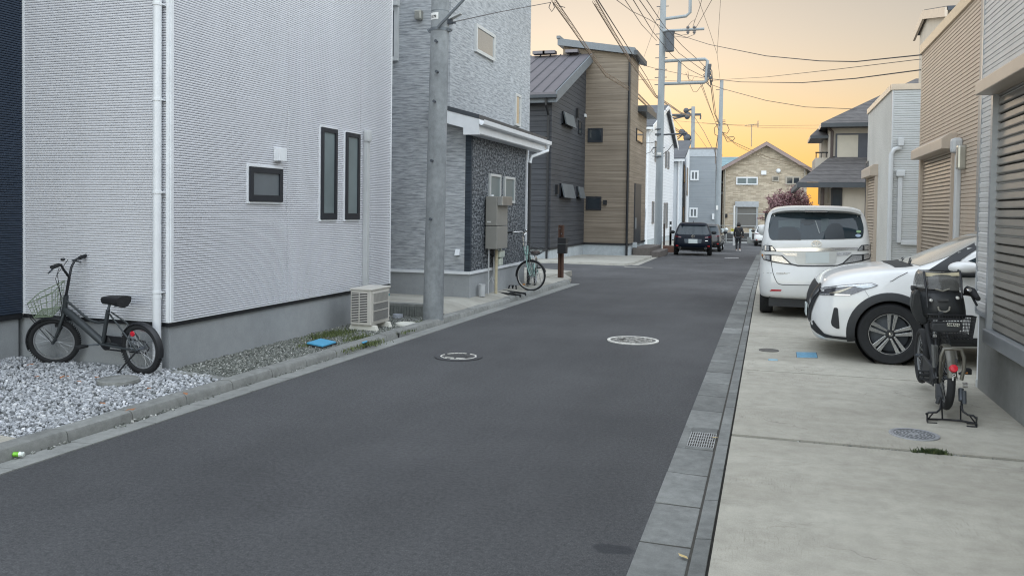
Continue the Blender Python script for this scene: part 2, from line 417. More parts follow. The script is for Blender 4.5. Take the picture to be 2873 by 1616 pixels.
# pad of the brown house over the side street
A = [GS(x, y) for x, y in ((1400, 738), (1542, 738), (1752, 746), (1772, 743), (1852, 713))]
B = [GS(x, y) for x, y in ((1862, 700), (1700, 690), (1400, 700))]
pd = MB(); T = .07
pd.poly([V((q.x, q.y, zg(q.y)+T)) for q in A+B[:1]]+[V((-25, B[0].y, zg(B[0].y)+T))])
for p, q in zip(A[:-1], A[1:]):
    pd.quad((p.x, p.y, zg(p.y)+T), (q.x, q.y, zg(q.y)+T), (q.x+.05, q.y-.05, zg(q.y)-.03), (p.x+.05, p.y-.05, zg(p.y)-.03))
pd.poly([(-25, B[0].y, zg(B[0].y)+T), (B[0].x, B[0].y, zg(B[0].y)+T), (-4.6, 66, zg(66)+T), (-25, 66, zg(66)+T)])
struct('pavement', pd, M_PAD)
# L-shaped gutter stones where the streets meet, and a painted line far down the road
m = MB()
for a, b, w in (((1752, 749), (1830, 751), .25), ((1772, 745), (1845, 717), .22)):
    p, q = GS(*a), GS(*b); d = (q-p).normalized(); nx = V((-d.y, d.x, 0))*w*-1
    m.quad((p.x, p.y, zg(p.y)+.006), (q.x, q.y, zg(q.y)+.006), (q.x+nx.x, q.y+nx.y, zg(q.y+nx.y)+.006), (p.x+nx.x, p.y+nx.y, zg(p.y+nx.y)+.006))
struct('gutter', m, M_PAD)
p, q = GS(2032, 724), GS(2072, 725)
m = MB(); m.quad((p.x, p.y, zg(p.y)+.006), (q.x, q.y, zg(q.y)+.006), (q.x, q.y+.5, zg(q.y+.5)+.006), (p.x, p.y+.5, zg(p.y+.5)+.006))
struct('road_marking', m, plain('road_paint', (.6, .6, .58), .7))

# ---------------------------------------------------------------- loose stone
def stone(mb, x, y, z, r, rnd):
    a = rnd.uniform(0, pi); ca, sa = cos(a), sin(a)
    sx, sy, sz = r*rnd.uniform(.7, 1.3), r*rnd.uniform(.5, .9), r*rnd.uniform(.4, .8); tl = rnd.uniform(-.5, .5)
    vs = []
    for dz in (-1, 1):
        for dx, dy in ((-1, -1), (1, -1), (1, 1), (-1, 1)):
            k = rnd.uniform(.55, 1.0); px, py, pz = dx*sx*k, dy*sy*rnd.uniform(.6, 1), dz*sz*rnd.uniform(.6, 1)+tl*dx*sx*k
            vs.append((x+px*ca-py*sa, y+px*sa+py*ca, z+pz))
    b = len(mb.v); mb.v += vs
    mb.f += [(b+3, b+2, b+1, b), (b+4, b+5, b+6, b+7), (b, b+1, b+5, b+4), (b+1, b+2, b+6, b+5), (b+2, b+3, b+7, b+6), (b+3, b, b+4, b+7)]
rnd = random.Random(11)
C0 = G(476, 1037, .06)          # corner of the white house
def wallx(y): return C0.x+.0117*(y-C0.y)
ga = MB(); n = 0
while n < 24000:
    x, y = rnd.uniform(-9.6, -4.7), rnd.uniform(2.8, 6.75)
    if x > xl(y)-.36 or (x < C0.x and y > C0.y-.02) or y > 6.66-.1*(x+5.4) and x > -5.45: continue
    if y < 4.0 and x < -6.5: continue
    stone(ga, x, y, .05+rnd.uniform(0, .018)+max(0, (-5.6-x)*.006), rnd.uniform(.008, .018), rnd); n += 1
tag(ga.build('gravel', mat_stones('crushed_stone', [(0, (.16, .165, .17)), (.10, (.28, .29, .305)), (.30, (.42, .435, .455)), (.7, (.53, .545, .57)), (.93, (.62, .63, .65)), (1, (.78, .78, .78))]), None, fix=False),
    'pale grey crushed stone filling the yard under the black bicycle', 'gravel', kind='stuff')
gb = MB(); n = 0
while n < 15000:
    y = rnd.uniform(6.55, STEPY); x = rnd.uniform(wallx(y)-.02, xl(y)-.35) if y < 10.6 else rnd.uniform(-7, xl(y)-.35)
    if x < -5.35 and y < 6.7 or y < 6.6-.14*(x+5.4): continue
    stone(gb, x, y, .045+rnd.uniform(0, .012), rnd.uniform(.005, .011), rnd); n += 1
for k in range(260):                                       # pebbles washed against the foot of the kerb
    c = rnd.choice([3.9, 4.3, 4.5, 5.1, 5.3, 5.45, 5.6, 6.0, 6.6, 7.2, 7.35, 7.9, 8.4, 9.1]); y = c+rnd.gauss(0, .09)
    stone(gb, xl(y)-.185+rnd.gauss(0, .012), y, .012, rnd.uniform(.004, .011), rnd)
for k in range(60):                                       # and into the slab joint on the right
    x = rnd.uniform(.2, 2.0); stone(gb, x, 6.265+rnd.uniform(0, .03), .022, rnd.uniform(.003, .008), rnd)
tag(gb.build('gravel', mat_stones('fine_gravel', [(0, (.08, .085, .075)), (.3, (.15, .16, .14)), (.75, (.25, .26, .24)), (.95, (.38, .38, .35)), (1, (.7, .7, .66))]), None, fix=False),
    'fine grey green gravel in the strip below the white house, some washed into the gutter', 'gravel', kind='stuff')
# moss and short grass near the outdoor unit
gr = MB()
def blades(mb, cx, cy, z, n, sx, sy, h):
    for k in range(n):
        x, y = cx+rnd.gauss(0, sx), cy+rnd.gauss(0, sy); a = rnd.uniform(0, 2*pi); L = h*rnd.uniform(.4, 1.2); w = L*.16; t = rnd.uniform(.2, .9)*L
        dx, dy = cos(a), sin(a)
        mb.poly([(x-dy*w, y+dx*w, z), (x+dy*w, y-dx*w, z), (x+dx*t*.5+dy*w*.6, y+dy*t*.5-dx*w*.6, z+L*.6), (x+dx*t, y+dy*t, z+L), (x+dx*t*.5-dy*w*.6, y+dy*t*.5+dx*w*.6, z+L*.6)])
for x, y, n, s in ((895, 945, 500, .10), (930, 935, 700, .11), (960, 935, 700, .12), (1000, 948, 500, .10), (1040, 962, 350, .08), (860, 968, 140, .06), (1120, 930, 260, .09), (1180, 905, 160, .07), (985, 975, 160, .1)):
    p = G(x, y, .06)
    if p.x < wallx(p.y)+.05: p.x = wallx(p.y)+.08
    blades(gr, p.x, p.y, .045, n, s*.7, s*1.6, .035)
tag(gr.build('grass', mat_stones('moss', [(0, (.05, .07, .02)), (.5, (.09, .12, .035)), (1, (.16, .18, .07))]), None, fix=False),
    'short green grass and moss round the outdoor unit', 'grass', kind='stuff')
wd = MB(); p = G(2612, 1272)
for k in range(26):
    c = (p.x+rnd.gauss(0, .048), 6.262+rnd.gauss(0, .012))
    blades(wd, c[0], c[1], .02, 26, .012, .008, .036)
tag(wd.build('weed', mat_stones('weed_leaf', [(0, (.02, .035, .012)), (.6, (.045, .07, .022)), (1, (.10, .12, .045))]), None, fix=False),
    'small dark green weed growing in the wide joint of the driveway', 'weed')
# fallen leaves
M_LEAF = plain('dry_leaf', (.30, .13, .06), .8, var=.4, scale=30)
lf = 0
for x, y, s in ((272, 1064, .04), (222, 1075, .025), (105, 1062, .035), (175, 1063, .04), (418, 1095, .035), (288, 1137, .03), (366, 1156, .04), (520, 1110, .035), (190, 1061, .03), (85, 1028, .04)):
    p = G(x, y, .09); a = rnd.uniform(0, 6)
    m = MB(); L = s
    q = [(-1, 0, 0), (-.4, .45, .25), (.4, .38, .2), (1, 0, .35), (.4, -.38, .1), (-.4, -.45, .3)]
    m.poly([(0, 0, .05*L)]*0+[(L*(x*cos(a)-y*sin(a)), L*(x*sin(a)+y*cos(a)), L*z+.012) for x, y, z in q])
    o = m.build('fallen_leaf', M_LEAF); o.location = p
    tag(o, 'dry reddish brown leaf lying on the pale crushed stone', 'leaf', 'fallen leaves on the crushed stone')
for i, (x, y, z, c, lb) in enumerate(((1917, 1563, .012, (.55, .42, .2), 'yellow dry leaf in the channel of the right gutter, nearest the camera'), (2007, 1229, .012, (.45, .36, .2), 'small tan leaf caught at the corner of the near drain grate'), (52, 1279, .03, (.25, .5, .08), None))):
    p = G(x, y, z)
    if lb:
        m = MB(); m.poly([(-.03, 0, .002), (-.01, .011, .008), (.015, .009, .006), (.03, 0, .012), (.012, -.01, .004), (-.012, -.011, .007)])
        o = m.build('fallen_leaf', plain('leaf_%d' % i, c, .8, var=.3, scale=30)); o.location = p; o.rotation_euler.z = 2.6+i
        tag(o, lb, 'leaf')
p = G(52, 1279, .02)
t = thing('crushed_can', 'crushed green and white can lying against the left kerb', 'can', p)
m = MB(); ax = V((.9, .35, 0)).normalized(); prof = [(.0, -.035), (.012, -.035), (.017, -.028), (.015, -.01), (.018, .006), (.013, .02), (.017, .03), (.012, .036), (0, .036)]
m.lathe(p+V((0, 0, .012)), ax, prof[:5], 14); m.build('can_body', plain('can_green', (.20, .52, .05), .35, .3), t, 40)
m = MB(); m.lathe(p+V((0, 0, .012)), ax, prof[4:], 14); m.build('can_end', plain('can_white', (.7, .75, .7), .35, .2), t, 40)
# border strip between the two gravels, a stepping slab, a concrete cover
m = MB(); a, b = G(487, 1040, .07), G(668, 1066, .07); d = (b-a).normalized(); nrm = V((-d.y, d.x, 0))*.045
m.hexa([a-nrm-V((0, 0, .1)), b-nrm-V((0, 0, .1)), b+nrm-V((0, 0, .1)), a+nrm-V((0, 0, .1))], [a-nrm, b-nrm, b+nrm, a+nrm])
tag(m.build('border_stone', M_KERB, bevel=.006), 'low concrete border strip dividing the pale crushed stone from the fine gravel', 'edging')
m = MB(); q = [G(x, y, .085) for x, y in ((-30, 1214), (55, 1229), (10, 1252), (-60, 1268))]
m.prism(q, (0, 0, -.06)); tag(m.build('paving_slab', M_SLAB, bevel=.005), 'flat beige paving slab at the left kerb, cut by the picture edge', 'slab')
def cover(name, c, r, label, mat, ringmat=None, h=.012, cat='manhole cover', pattern=None, pmat=None, ring=.1, seg=48):
    t = thing(name, label, cat, c)
    m = MB(); m.lathe(c, (0, 0, 1), [(r, -.02), (r, h*.8), (r*.985, h), (r*(1-ring), h), (r*(1-ring), h*.6), (0, h*.6)] if ringmat is None else [(r*(1-ring), -.02), (r*(1-ring), h*.7), (0, h*.7)], seg)
    m.build('lid', mat, t, 30)
    if ringmat is not None:
        m = MB(); m.lathe(c, (0, 0, 1), [(r, -.02), (r, h*.9), (r*.985, h), (r*(1-ring)+.002, h), (r*(1-ring), h*.9), (r*(1-ring), -.02)], seg); m.build('rim', ringmat, t, 30)
    if pattern:
        m = MB(); rr = random.Random(pattern[0]); z = h*.7
        for k in range(pattern[1] if pattern[2] != 'rings' else 0):
            a = rr.uniform(0, 2*pi); q = rr.uniform(.12, 1-ring-.1)*r
            if pattern[2] == 'arc':
                da = rr.uniform(.15, .5)*min(1.2, .5*r/q); w = r*rr.uniform(.018, .04)
                for j in range(4):
                    b0, b1 = a+da*j/4, a+da*(j+1)/4
                    f = lambda ang, rad, zz: (c[0]+cos(ang)*rad, c[1]+sin(ang)*rad, c[2]+zz)
                    m.hexa([f(b0, q-w, z-.004), f(b1, q-w, z-.004), f(b1, q+w, z-.004), f(b0, q+w, z-.004)], [f(b0, q-w, z+.003), f(b1, q-w, z+.003), f(b1, q+w, z+.003), f(b0, q+w, z+.003)])
            else:
                w = .012+.01*rr.random(); L = r*rr.uniform(.05, .12); a = (k % 20)*2*pi/20; q = r*(.3+.5*((k//20) % 3)/3+.06)
                w *= r*1.1
                M = Matrix.Translation((c[0]+cos(a)*q, c[1]+sin(a)*q, c[2]))@Matrix.Rotation(a, 4, 'Z')
                m.box(-L, L, -w, w, z-.004, z+.003, M)
        if pattern[2] == 'rings':
            for q, n_ in ((.26, 7), (.40, 12), (.54, 18), (.68, 24), (.80, 60)):
                for k in range(n_):
                    a0 = 2*pi*k/n_+q; a1 = a0+2*pi/n_*(.55 if n_ < 60 else 1.0); w = r*(.030 if n_ < 60 else .012)
                    f = lambda ang, rad, zz: (c[0]+cos(ang)*rad, c[1]+sin(ang)*rad, c[2]+zz)
                    m.hexa([f(a0, q*r-w, z-.004), f(a1, q*r-w, z-.004), f(a1, q*r+w, z-.004), f(a0, q*r+w, z-.004)], [f(a0, q*r-w, z+.003), f(a1, q*r-w, z+.003), f(a1, q*r+w, z+.003), f(a0, q*r+w, z+.003)])
            for s_ in (-1, 1): m.box(c[0]+s_*r*.62-r*.07, c[0]+s_*r*.62+r*.07, c[1]-r*.05, c[1]+r*.05, c[2]+z-.004, c[2]+z+.004)
        m.build('relief', pmat or ringmat or mat, t)
    return t
M_IRON = plain('cast_iron', (.085, .085, .085), .6, .3, .3, 40, .3)
M_IRONL = plain('worn_iron', (.36, .37, .39), .5, .35, .2, 30, .2)
M_WPAINT = plain('worn_white_paint', (.62, .61, .56), .7, 0, .25, 30)
cover('manhole_cover', V((-1.631, 10.626, .001)), .328, 'large manhole cover with a worn white painted rim in the middle of the road', plain('iron_grey', (.15, .15, .145), .6, .2, .35, 30), M_WPAINT, pattern=(2, 190, 'arc'), pmat=plain('relief_worn', (.42, .41, .38), .6, .1, .3, 30), ring=.12)
c = cover('manhole_cover', V((-3.281, 8.70, .001)), .265, 'dark manhole cover with chipped white ring on the left of the road', M_IRON, plain('iron_patch', (.055, .056, .06), .8, 0, .3, 20), ring=.27, pattern=(4, 36, 'arc'), pmat=M_IRON)
m = MB(); random.seed(2)
for k in range(26):
    if k in (5, 11, 18): continue
    a0, a1 = 2*pi*k/26, 2*pi*(k+.9)/26; r0, r1 = .185+random.uniform(0, .005), .203+random.uniform(-.004, .004); f = lambda a, r, z: (-3.281+cos(a)*r, 8.70+sin(a)*r, z)
    m.hexa([f(a0, r0, .008), f(a1, r0, .008), f(a1, r1, .008), f(a0, r1, .008)], [f(a0, r0, .016), f(a1, r0, .016), f(a1, r1, .016), f(a0, r1, .016)])
for q in (-.11, .02): m.box(-3.281+q, -3.281+q+.10, 8.57, 8.59, .008, .015)
m.build('painted_ring', M_WPAINT, c)
cover('manhole_cover', V((1.057, 6.74, .03)), .172, 'round pale grey cast cover with radial relief in the near driveway slab', M_IRONL, M_IRONL, pattern=(6, 70, 'rings'), pmat=plain('relief_grey', (.16, .165, .17), .6, .2), ring=.13, h=.008)
p = G(2157, 983, .03); cover('manhole_cover', p, .115, 'small dark iron cover in the driveway in front of the white crossover', plain('iron_small', (.12, .115, .105), .7, .2, .3, 40), M_IRON, h=.006)
p = G(2598, 1062, .03); cover('drain_cover', p, .08, 'small white drain cover in the driveway below the electric bicycle pedal', plain('pvc_white', (.55, .56, .54), .5, 0, .1), None, h=.008)
p = G(332, 1066, .085); cover('concrete_cover', p, .175, 'round concrete drain cover sunk in the pale crushed stone behind the kickstand', M_KERB, None, h=.014, cat='drain cover')
p = G(1140, 910, .062); cover('drain_cover', p, .145, 'round white plastic drain cover in the gravel beside the big utility pole', plain('pvc_cream', (.62, .62, .57), .45, 0, .08), None, h=.02)
p = G(1116, 888, .062); cover('drain_cover', p, .075, 'small grey drain cover in the gravel in front of the low concrete step', plain('pvc_grey', (.36, .38, .42), .5, 0, .1), None, h=.035)
def flatbox(name, pts, z, h, mat, label, cat, lift=0):
    t = thing(name, label, cat, pts[0])
    m = MB(); m.prism([V((q.x, q.y, z+h)) for q in pts], (0, 0, -h)); m.build('lid', mat, t, bevel=.005)
    c = sum(pts, V())/len(pts)
    m = MB(); m.prism([V((c.x+(q.x-c.x)*1.04, c.y+(q.y-c.y)*1.04, z+h*.45)) for q in pts], (0, 0, -h*.45-.05)); m.build('rim', M_DARK, t)
M_BLUE = plain('water_blue', (.075, .34, .55), .45, 0, .1, 30)
flatbox('water_meter_cover', [G(x, y, .08) for x, y in ((860, 963), (905, 972), (943, 960), (900, 951))], .06, .03, M_BLUE, 'large blue water meter lid lying in the gravel below the white house', 'meter lid')
flatbox('water_valve_cover', [G(x, y, .08) for x, y in ((1008, 957), (1018, 961), (1031, 957), (1029, 952), (1012, 953))], .06, .02, M_BLUE, 'small blue valve lid in the gravel near the kerb below the outdoor unit', 'valve lid')
flatbox('water_meter_cover', [G(x, y, .03) for x, y in ((2236, 1003), (2294, 1004), (2290, 989), (2234, 988))], .028, .006, plain('water_blue_worn', (.14, .33, .48), .55, 0, .35, 25), 'worn blue water meter lid set in the driveway beside the crossover wheel', 'meter lid')
flatbox('water_valve_cover', [G(x, y, .03) for x, y in ((2156, 1011), (2182, 1012), (2182, 1008), (2156, 1007))], .028, .005, plain('water_blue_pale', (.22, .40, .50), .6, 0, .3, 25), 'tiny pale blue valve lid in the driveway near the round iron cover', 'valve lid')
flatbox('drain_strip', [G(x, y, .07) for x, y in ((1082, 937), (1120, 933), (1121, 929), (1084, 932))], .055, .012, M_IRON, 'narrow dark cover strip in the gravel beside the outdoor unit', 'drain cover')
# retaining step of fluted concrete
a, b = G(1098, 881, .06), G(1200, 886, .06); m = MB()
t = thing('concrete_step', 'low fluted concrete retaining step between the outdoor unit and the utility pole', 'step', a)
m.box(-8, -4.80, STEPY, STEPY+.14, -.05, .235); m.build('block', M_KERB, t, bevel=.008)
m = MB(); x = -7.0; random.seed(9)
while x < -4.83:
    w = random.uniform(.028, .045); m.box(x, x+w, STEPY-.012, STEPY+.01, -.03, .20+random.uniform(-.004, .004)); x += w+.006
m.build('fluting', mat_concrete('mossy_block', (.12, .13, .12), (.20, .21, .20), .6, sc=4), t)
# ---------------------------------------------------------------- wall materials
def wallco(nt, su=1.0, sz=1.0):
    tc = nt.nodes.new('ShaderNodeTexCoord'); s = nt.nodes.new('ShaderNodeSeparateXYZ'); nt.links.new(tc.outputs['Object'], s.inputs[0])
    c = nt.nodes.new('ShaderNodeCombineXYZ')
    nt.links.new(mathn(nt, 'MULTIPLY', mathn(nt, 'ADD', s.outputs[0], s.outputs[1]), su), c.inputs[0])
    nt.links.new(mathn(nt, 'MULTIPLY', s.outputs[2], sz), c.inputs[1])
    return c.outputs[0], s.outputs[2]
def wall_mat(name, c1, c2, su=2.0, sz=30.0, sc=1.0, lo=.35, hi=.65, bmp=.5, bd=.01, rough=.75, board=0, bw=.05, macro=.1, dist=0.0, dark=.55):
    m, nt, b = nodes(name); co, z = wallco(nt, su, sz)
    f = noise(nt, co, sc, 5, .6, dist); c = mix(nt, ramp(nt, f, [(lo, 0), (hi, 1)]), c1, c2)
    c = mix(nt, 1, c, ramp(nt, noise(nt, coord(nt), .7, 4), [(.3, 1-macro), (.7, 1+macro)]), 'MULTIPLY')
    h = f
    if board:
        fr = mathn(nt, 'FRACT', mathn(nt, 'DIVIDE', z, board))
        k = ramp(nt, fr, [(0, 0), (bw*.4, 0), (bw, 1), (1, 1)])
        c = mix(nt, k, tuple(q*dark for q in c1), c); h = mathn(nt, 'ADD', mathn(nt, 'MULTIPLY', f, .35), k)
    setc(b, nt, c); b.inputs['Roughness'].default_value = rough; b.inputs['Specular IOR Level'].default_value = .3
    if bmp: bump(nt, b, h, bmp, bd)
    return m
def grime_mat(name, col, rough=.45, amt=.1, vs=.5):
    m, nt, b = nodes(name); co = coord(nt, (3, 3, vs)); c = mix(nt, 1, col, ramp(nt, noise(nt, co, 1.2, 6, .65), [(.3, 1-amt), (.65, 1+amt*.4)]), 'MULTIPLY')
    setc(b, nt, c); b.inputs['Roughness'].default_value = rough; b.inputs['Specular IOR Level'].default_value = .4; return m
M_WHITE = grime_mat('white_siding', (.715, .725, .76), .5, .045)
M_WTRIM = plain('white_trim', (.72, .74, .76), .4, 0, .06)
M_NAVY = grime_mat('navy_siding', (.035, .052, .082), .45, .15)
M_BLACKTRIM = plain('black_trim', (.012, .013, .016), .5, 0, .1)
M_GREY = wall_mat('grey_siding', (.19, .205, .22), (.46, .48, .50), 4.5, 36, 1.0, .30, .62, .7, .012, dist=.2)
M_STONE = wall_mat('dark_split_stone', (.018, .024, .032), (.30, .32, .34), 14, 26, 1.0, .42, .70, 1.0, .02, .6, dist=.3)
M_DARKEDGE = wall_mat('dark_corner', (.02, .028, .038), (.05, .062, .078), 3, 40, 1, .35, .65, .4)
M_CHAR = wall_mat('charcoal_boards', (.040, .043, .050), (.072, .076, .085), .6, 14, 1.0, .3, .7, .5, .02, .55, .20, .10)
M_TANW = wall_mat('tan_wood_boards', (.155, .125, .095), (.29, .245, .195), .35, 16, 1.0, .3, .7, .4, .015, .6, .227, .05, .08, 0, .7)
M_CFOUND = mat_concrete('pale_foundation', (.40, .44, .46), (.52, .56, .58), .35, (1, 1, .3), 1.5)
M_WSID2 = wall_mat('white_board_siding', (.64, .66, .69), (.72, .74, .77), .4, 10, 1, .3, .7, .5, .02, .55, .225, .07, .04, 0, .72)
M_WPLAIN = grime_mat('white_render', (.66, .70, .74), .7, .08)
M_GBLOCK = wall_mat('grey_board_siding', (.25, .275, .30), (.30, .325, .35), .4, 8, 1, .3, .7, .4, .02, .6, .30, .04, .05, 0, .8)
M_HROOF = wall_mat('brown_slate_roof', (.075, .07, .07), (.135, .128, .125), 3, 12, 1, .3, .7, .5, .02, .7, .16, .14, .1)
M_ROOF = wall_mat('slate_roof', (.075, .08, .09), (.13, .138, .15), 3, 12, 1, .3, .7, .4, .02, .7, .14, .12, .1)
M_MROOF = plain('metal_roof', (.16, .15, .165), .45, .5, .1, 2)
M_DTRIM = plain('dark_metal_trim', (.06, .068, .078), .45, .3, .1)
M_GTRIM = plain('grey_metal_trim', (.16, .18, .20), .5, .2, .1)
def brickmat():
    m, nt, b = nodes('pale_brick'); co, z = wallco(nt)
    t = N(nt, 'ShaderNodeTexBrick', Scale=1.0, Mortar_Size=.006, Brick_Width=.42, Row_Height=.095, Bias=.0, Color1=(.56, .48, .37, 1), Color2=(.35, .29, .215, 1), Mortar=(.30, .26, .21, 1))
    t.inputs['Mortar Size'].default_value = .008; nt.links.new(co, t.inputs['Vector'])
    f = noise(nt, coord(nt, (2, 2, 11)), 1.0, 4)
    setc(b, nt, mix(nt, 1, t.outputs[0], ramp(nt, f, [(.3, .86), (.7, 1.14)]), 'MULTIPLY')); b.inputs['Roughness'].default_value = .85
    bump(nt, b, t.outputs['Fac'], -.3, .01); return m
M_BRICK = brickmat()
M_R1 = grime_mat('pale_grey_siding', (.55, .545, .53), .5, .06)
M_R2 = grime_mat('tan_siding', (.47, .385, .305), .55, .06)
M_R2T = plain('tan_coping', (.56, .44, .30), .5, 0, .06)
M_R3F = grime_mat('grey_fine_siding', (.45, .46, .455), .5, .05)
M_R3S = wall_mat('cream_brick_siding', (.46, .46, .44), (.58, .58, .55), 8, 40, 1, .3, .7, .6, .01)
M_SHUT = plain('taupe_shutter', (.25, .235, .21), .45, .35, .08, 4)
M_SHUT2 = plain('tan_shutter', (.42, .355, .285), .5, .3, .08, 4)
M_ALU = plain('grey_aluminium', (.36, .38, .40), .4, .6, .08)
M_PIPE = plain('grey_duct', (.48, .495, .50), .45, 0, .06)
M_CREAM = grime_mat('cream_render', (.52, .47, .40), .8, .08)
def glass_mat(name, col, rough, refl=.5):
    m, nt, b = nodes(name); setc(b, nt, mix(nt, ramp(nt, noise(nt, coord(nt), 1.6, 3), [(.35, 0), (.7, 1)]), col, tuple(q*1.35 for q in col)))
    b.inputs['Roughness'].default_value = rough; b.inputs['Specular IOR Level'].default_value = refl; b.inputs['IOR'].default_value = 1.5; return m
M_FROST = glass_mat('frosted_glass', (.105, .118, .128), .32, .45)
M_FROST2 = glass_mat('frosted_glass_green', (.13, .16, .165), .3, .45)
M_GLASS = glass_mat('dark_glass', (.022, .028, .034), .04, .6)
M_MIRG = plain('sky_mirror_glass', (.55, .55, .55), .12, .85, .03)

def wr(pl, x0, y0, x1, y1):
    a, b = pl.px(x0, y0), pl.px(x1, y1)
    return min(a[0], b[0]), max(a[0], b[0]), min(a[1], b[1]), max(a[1], b[1])
def window(par, pl, r, fm, pm, fw=.05, proud=.03, trim=None, tw=.02, back=.02, mull=0, name='window', bot=None, label=None):
    u0, u1, z0, z1 = r; bot = bot or fw
    m = MB()
    m.pbox(pl, u0, u0+fw, z0, z1, -back, proud); m.pbox(pl, u1-fw, u1, z0, z1, -back, proud)
    m.pbox(pl, u0+fw, u1-fw, z1-fw, z1, -back, proud-.002); m.pbox(pl, u0+fw, u1-fw, z0, z0+bot, -back, proud-.002)
    for k in range(mull):
        c = u0+(u1-u0)*(k+1)/(mull+1); m.pbox(pl, c-fw*.4, c+fw*.4, z0+bot, z1-fw, -back, proud-.004)
    w = m.build(name, fm, par)
    if label: w['label'] = label
    m = MB(); m.pbox(pl, u0+fw*.8, u1-fw*.8, z0+bot*.8, z1-fw*.8, -back+.002, proud-.018); m.build('pane', pm, w)
    if trim:
        m = MB(); t = tw; p2 = proud*.55
        m.pbox(pl, u0-t, u0, z0-t, z1+t, -back, p2); m.pbox(pl, u1, u1+t, z0-t, z1+t, -back, p2); m.pbox(pl, u0, u1, z1, z1+t, -back, p2); m.pbox(pl, u0, u1, z0-t, z0, -back, p2*1.3)
        m.build('trim', trim, w)
    return w
def ribs(pl, u0, u1, z0, z1, pitch, prof, holes=()):
    """horizontal ribbed cladding as real relief"""
    m = MB(); z = z0
    us = [(u0, u1)]
    while z < z1-1e-4:
        L = []
        for h, o in prof: L.append((min(z+h*pitch, z1), o))
        L.append((min(z+pitch, z1), prof[0][1]))
        for (za, oa), (zb, ob) in zip(L[:-1], L[1:]):
            m.quad(pl.P(u0, za, oa), pl.P(u1, za, oa), pl.P(u1, zb, ob), pl.P(u0, zb, ob))
        z += pitch
    return m
RIB = [(0, -.012), (.27, -.012), (.31, .0070), (.50, .0095), (.80, .0105), (.985, .0085)]

# ================================================================ white ribbed house (left, near)
A1 = pi/2-.0117
PR = PL(C0, A1); PF = PL(C0, -.0117)
wh = thing('white_house', 'white house with ribbed siding and three dark framed windows beside the black bicycle', 'house', (C0.x, C0.y, .06))
uL = PF.px(65, 500)[0]; uE = PR.px(1096, 500)[0]; zs = PR.px(482, 901)[1]; HT = 6.6
PIT = .0243
ribs(PR, .035, uE, zs, HT, PIT, RIB).build('side_wall', M_WHITE, wh, fix=False)
ribs(PF, uL, -.035, zs, HT, PIT, RIB).build('front_wall', M_WHITE, wh, fix=False)
m = MB()   # solid core behind the cladding and its roof
q = [PF.P(uL, zs, -.03), PR.P(-.0+.03, zs, -.03), PR.P(uE, zs, -.03), PR.P(uE, zs, -9)]
m.hexa([PF.P(-9, zs-.035, -.022), PF.P(-.022, zs-.035, -.022), PR.P(uE, zs-.035, -.022), PR.P(uE, zs-.035, -9)], [PF.P(-9, HT, -.022), PF.P(-.022, HT, -.022), PR.P(uE, HT, -.022), PR.P(uE, HT, -9)])
m.build('wall_core', M_WHITE, wh)
m = MB(); m.hexa([PF.P(-9.2, HT, .2), PF.P(.2, HT, .2), PR.P(uE+.2, HT, .2), PR.P(uE+.2, HT, -9)], [PF.P(-9.2, HT+.16, .2), PF.P(.2, HT+.16, .2), PR.P(uE+.2, HT+.16, .2), PR.P(uE+.2, HT+.16, -9)])
m.build('roof', M_DTRIM, wh)
m = MB(); m.pbox(PF, -.036, .0, zs-.004, HT, -.02, .014); m.pbox(PR, .0, .036, zs-.004, HT, -.02, .0142); m.build('corner_trim', M_WTRIM, wh)
m = MB(); m.pbox(PF, uL, uL+.03, zs-.004, HT, -.02, .013); m.build('corner_trim', M_WTRIM, wh)
m = MB(); m.pbox(PR, uE-.03, uE, zs-.004, HT, -.02, .012); m.build('corner_trim', M_WTRIM, wh)
m = MB(); m.pbox(PF, uL, .002, zs-.012, zs-.001, -.02, .013); m.pbox(PR, -.002, uE, zs-.012, zs-.001, -.02, .0132); m.build('starter_trim', M_WTRIM, wh)
m = MB(); m.pbox(PF, uL, -.012, zs-.055, zs-.013, -.05, -.004); m.pbox(PR, .0, uE, zs-.055, zs-.013, -.05, -.004); m.build('drip_edge', M_BLACKTRIM, wh)
m = MB(); m.hexa([PF.P(-9, -.1, -.03), PF.P(-.03, -.1, -.03), PR.P(uE-.02, -.1, -.03), PR.P(uE-.02, -.1, -9)], [PF.P(-9, zs-.05, -.03), PF.P(-.03, zs-.05, -.03), PR.P(uE-.02, zs-.05, -.03), PR.P(uE-.02, zs-.05, -9)])
m.build('foundation', M_FOUND, wh)
M_WF = plain('black_window_frame', (.018, .021, .028), .4, .1, .1)
window(wh, PR, wr(PR, 693.5, 467, 785, 567.5), M_WF, M_FROST, .062, .045, M_WTRIM, .022, bot=.075, label='small square window with frosted pane')
window(wh, PR, wr(PR, 896, 356.6, 938.1, 616), M_WF, M_FROST2, .055, .045, M_WTRIM, .02, bot=.085, label='tall narrow window nearer the square one')
window(wh, PR, wr(PR, 965, 370.8, 1002, 616), M_WF, M_FROST2, .055, .045, M_WTRIM, .02, bot=.085, label='tall narrow window beside the duct')
r = wr(PR, 766.7, 415.5, 787.9, 454)
m = MB(); m.pbox(PR, r[0], r[1], r[2], r[3], .075, .085); m.pbox(PR, r[0], r[0]+.006, r[2], r[3], .005, .075); m.pbox(PR, r[1]-.006, r[1], r[2], r[3], .005, .075); m.pbox(PR, r[0]+.006, r[1]-.006, r[3]-.006, r[3], .005, .075)
m.build('vent_hood', M_WTRIM, wh, bevel=.006)
for jx in (808, 1011):
    uj = PR.px(jx, 400)[0]; m = MB(); m.pbox(PR, uj-.003, uj+.003, zs, HT, -.008, .0095); m.build('panel_joint', plain('joint_sealant', (.50, .51, .53), .7, 0, .1), wh)
m = MB(); uc, zc = PR.px(1022, 380); w2 = .055
zb = .42
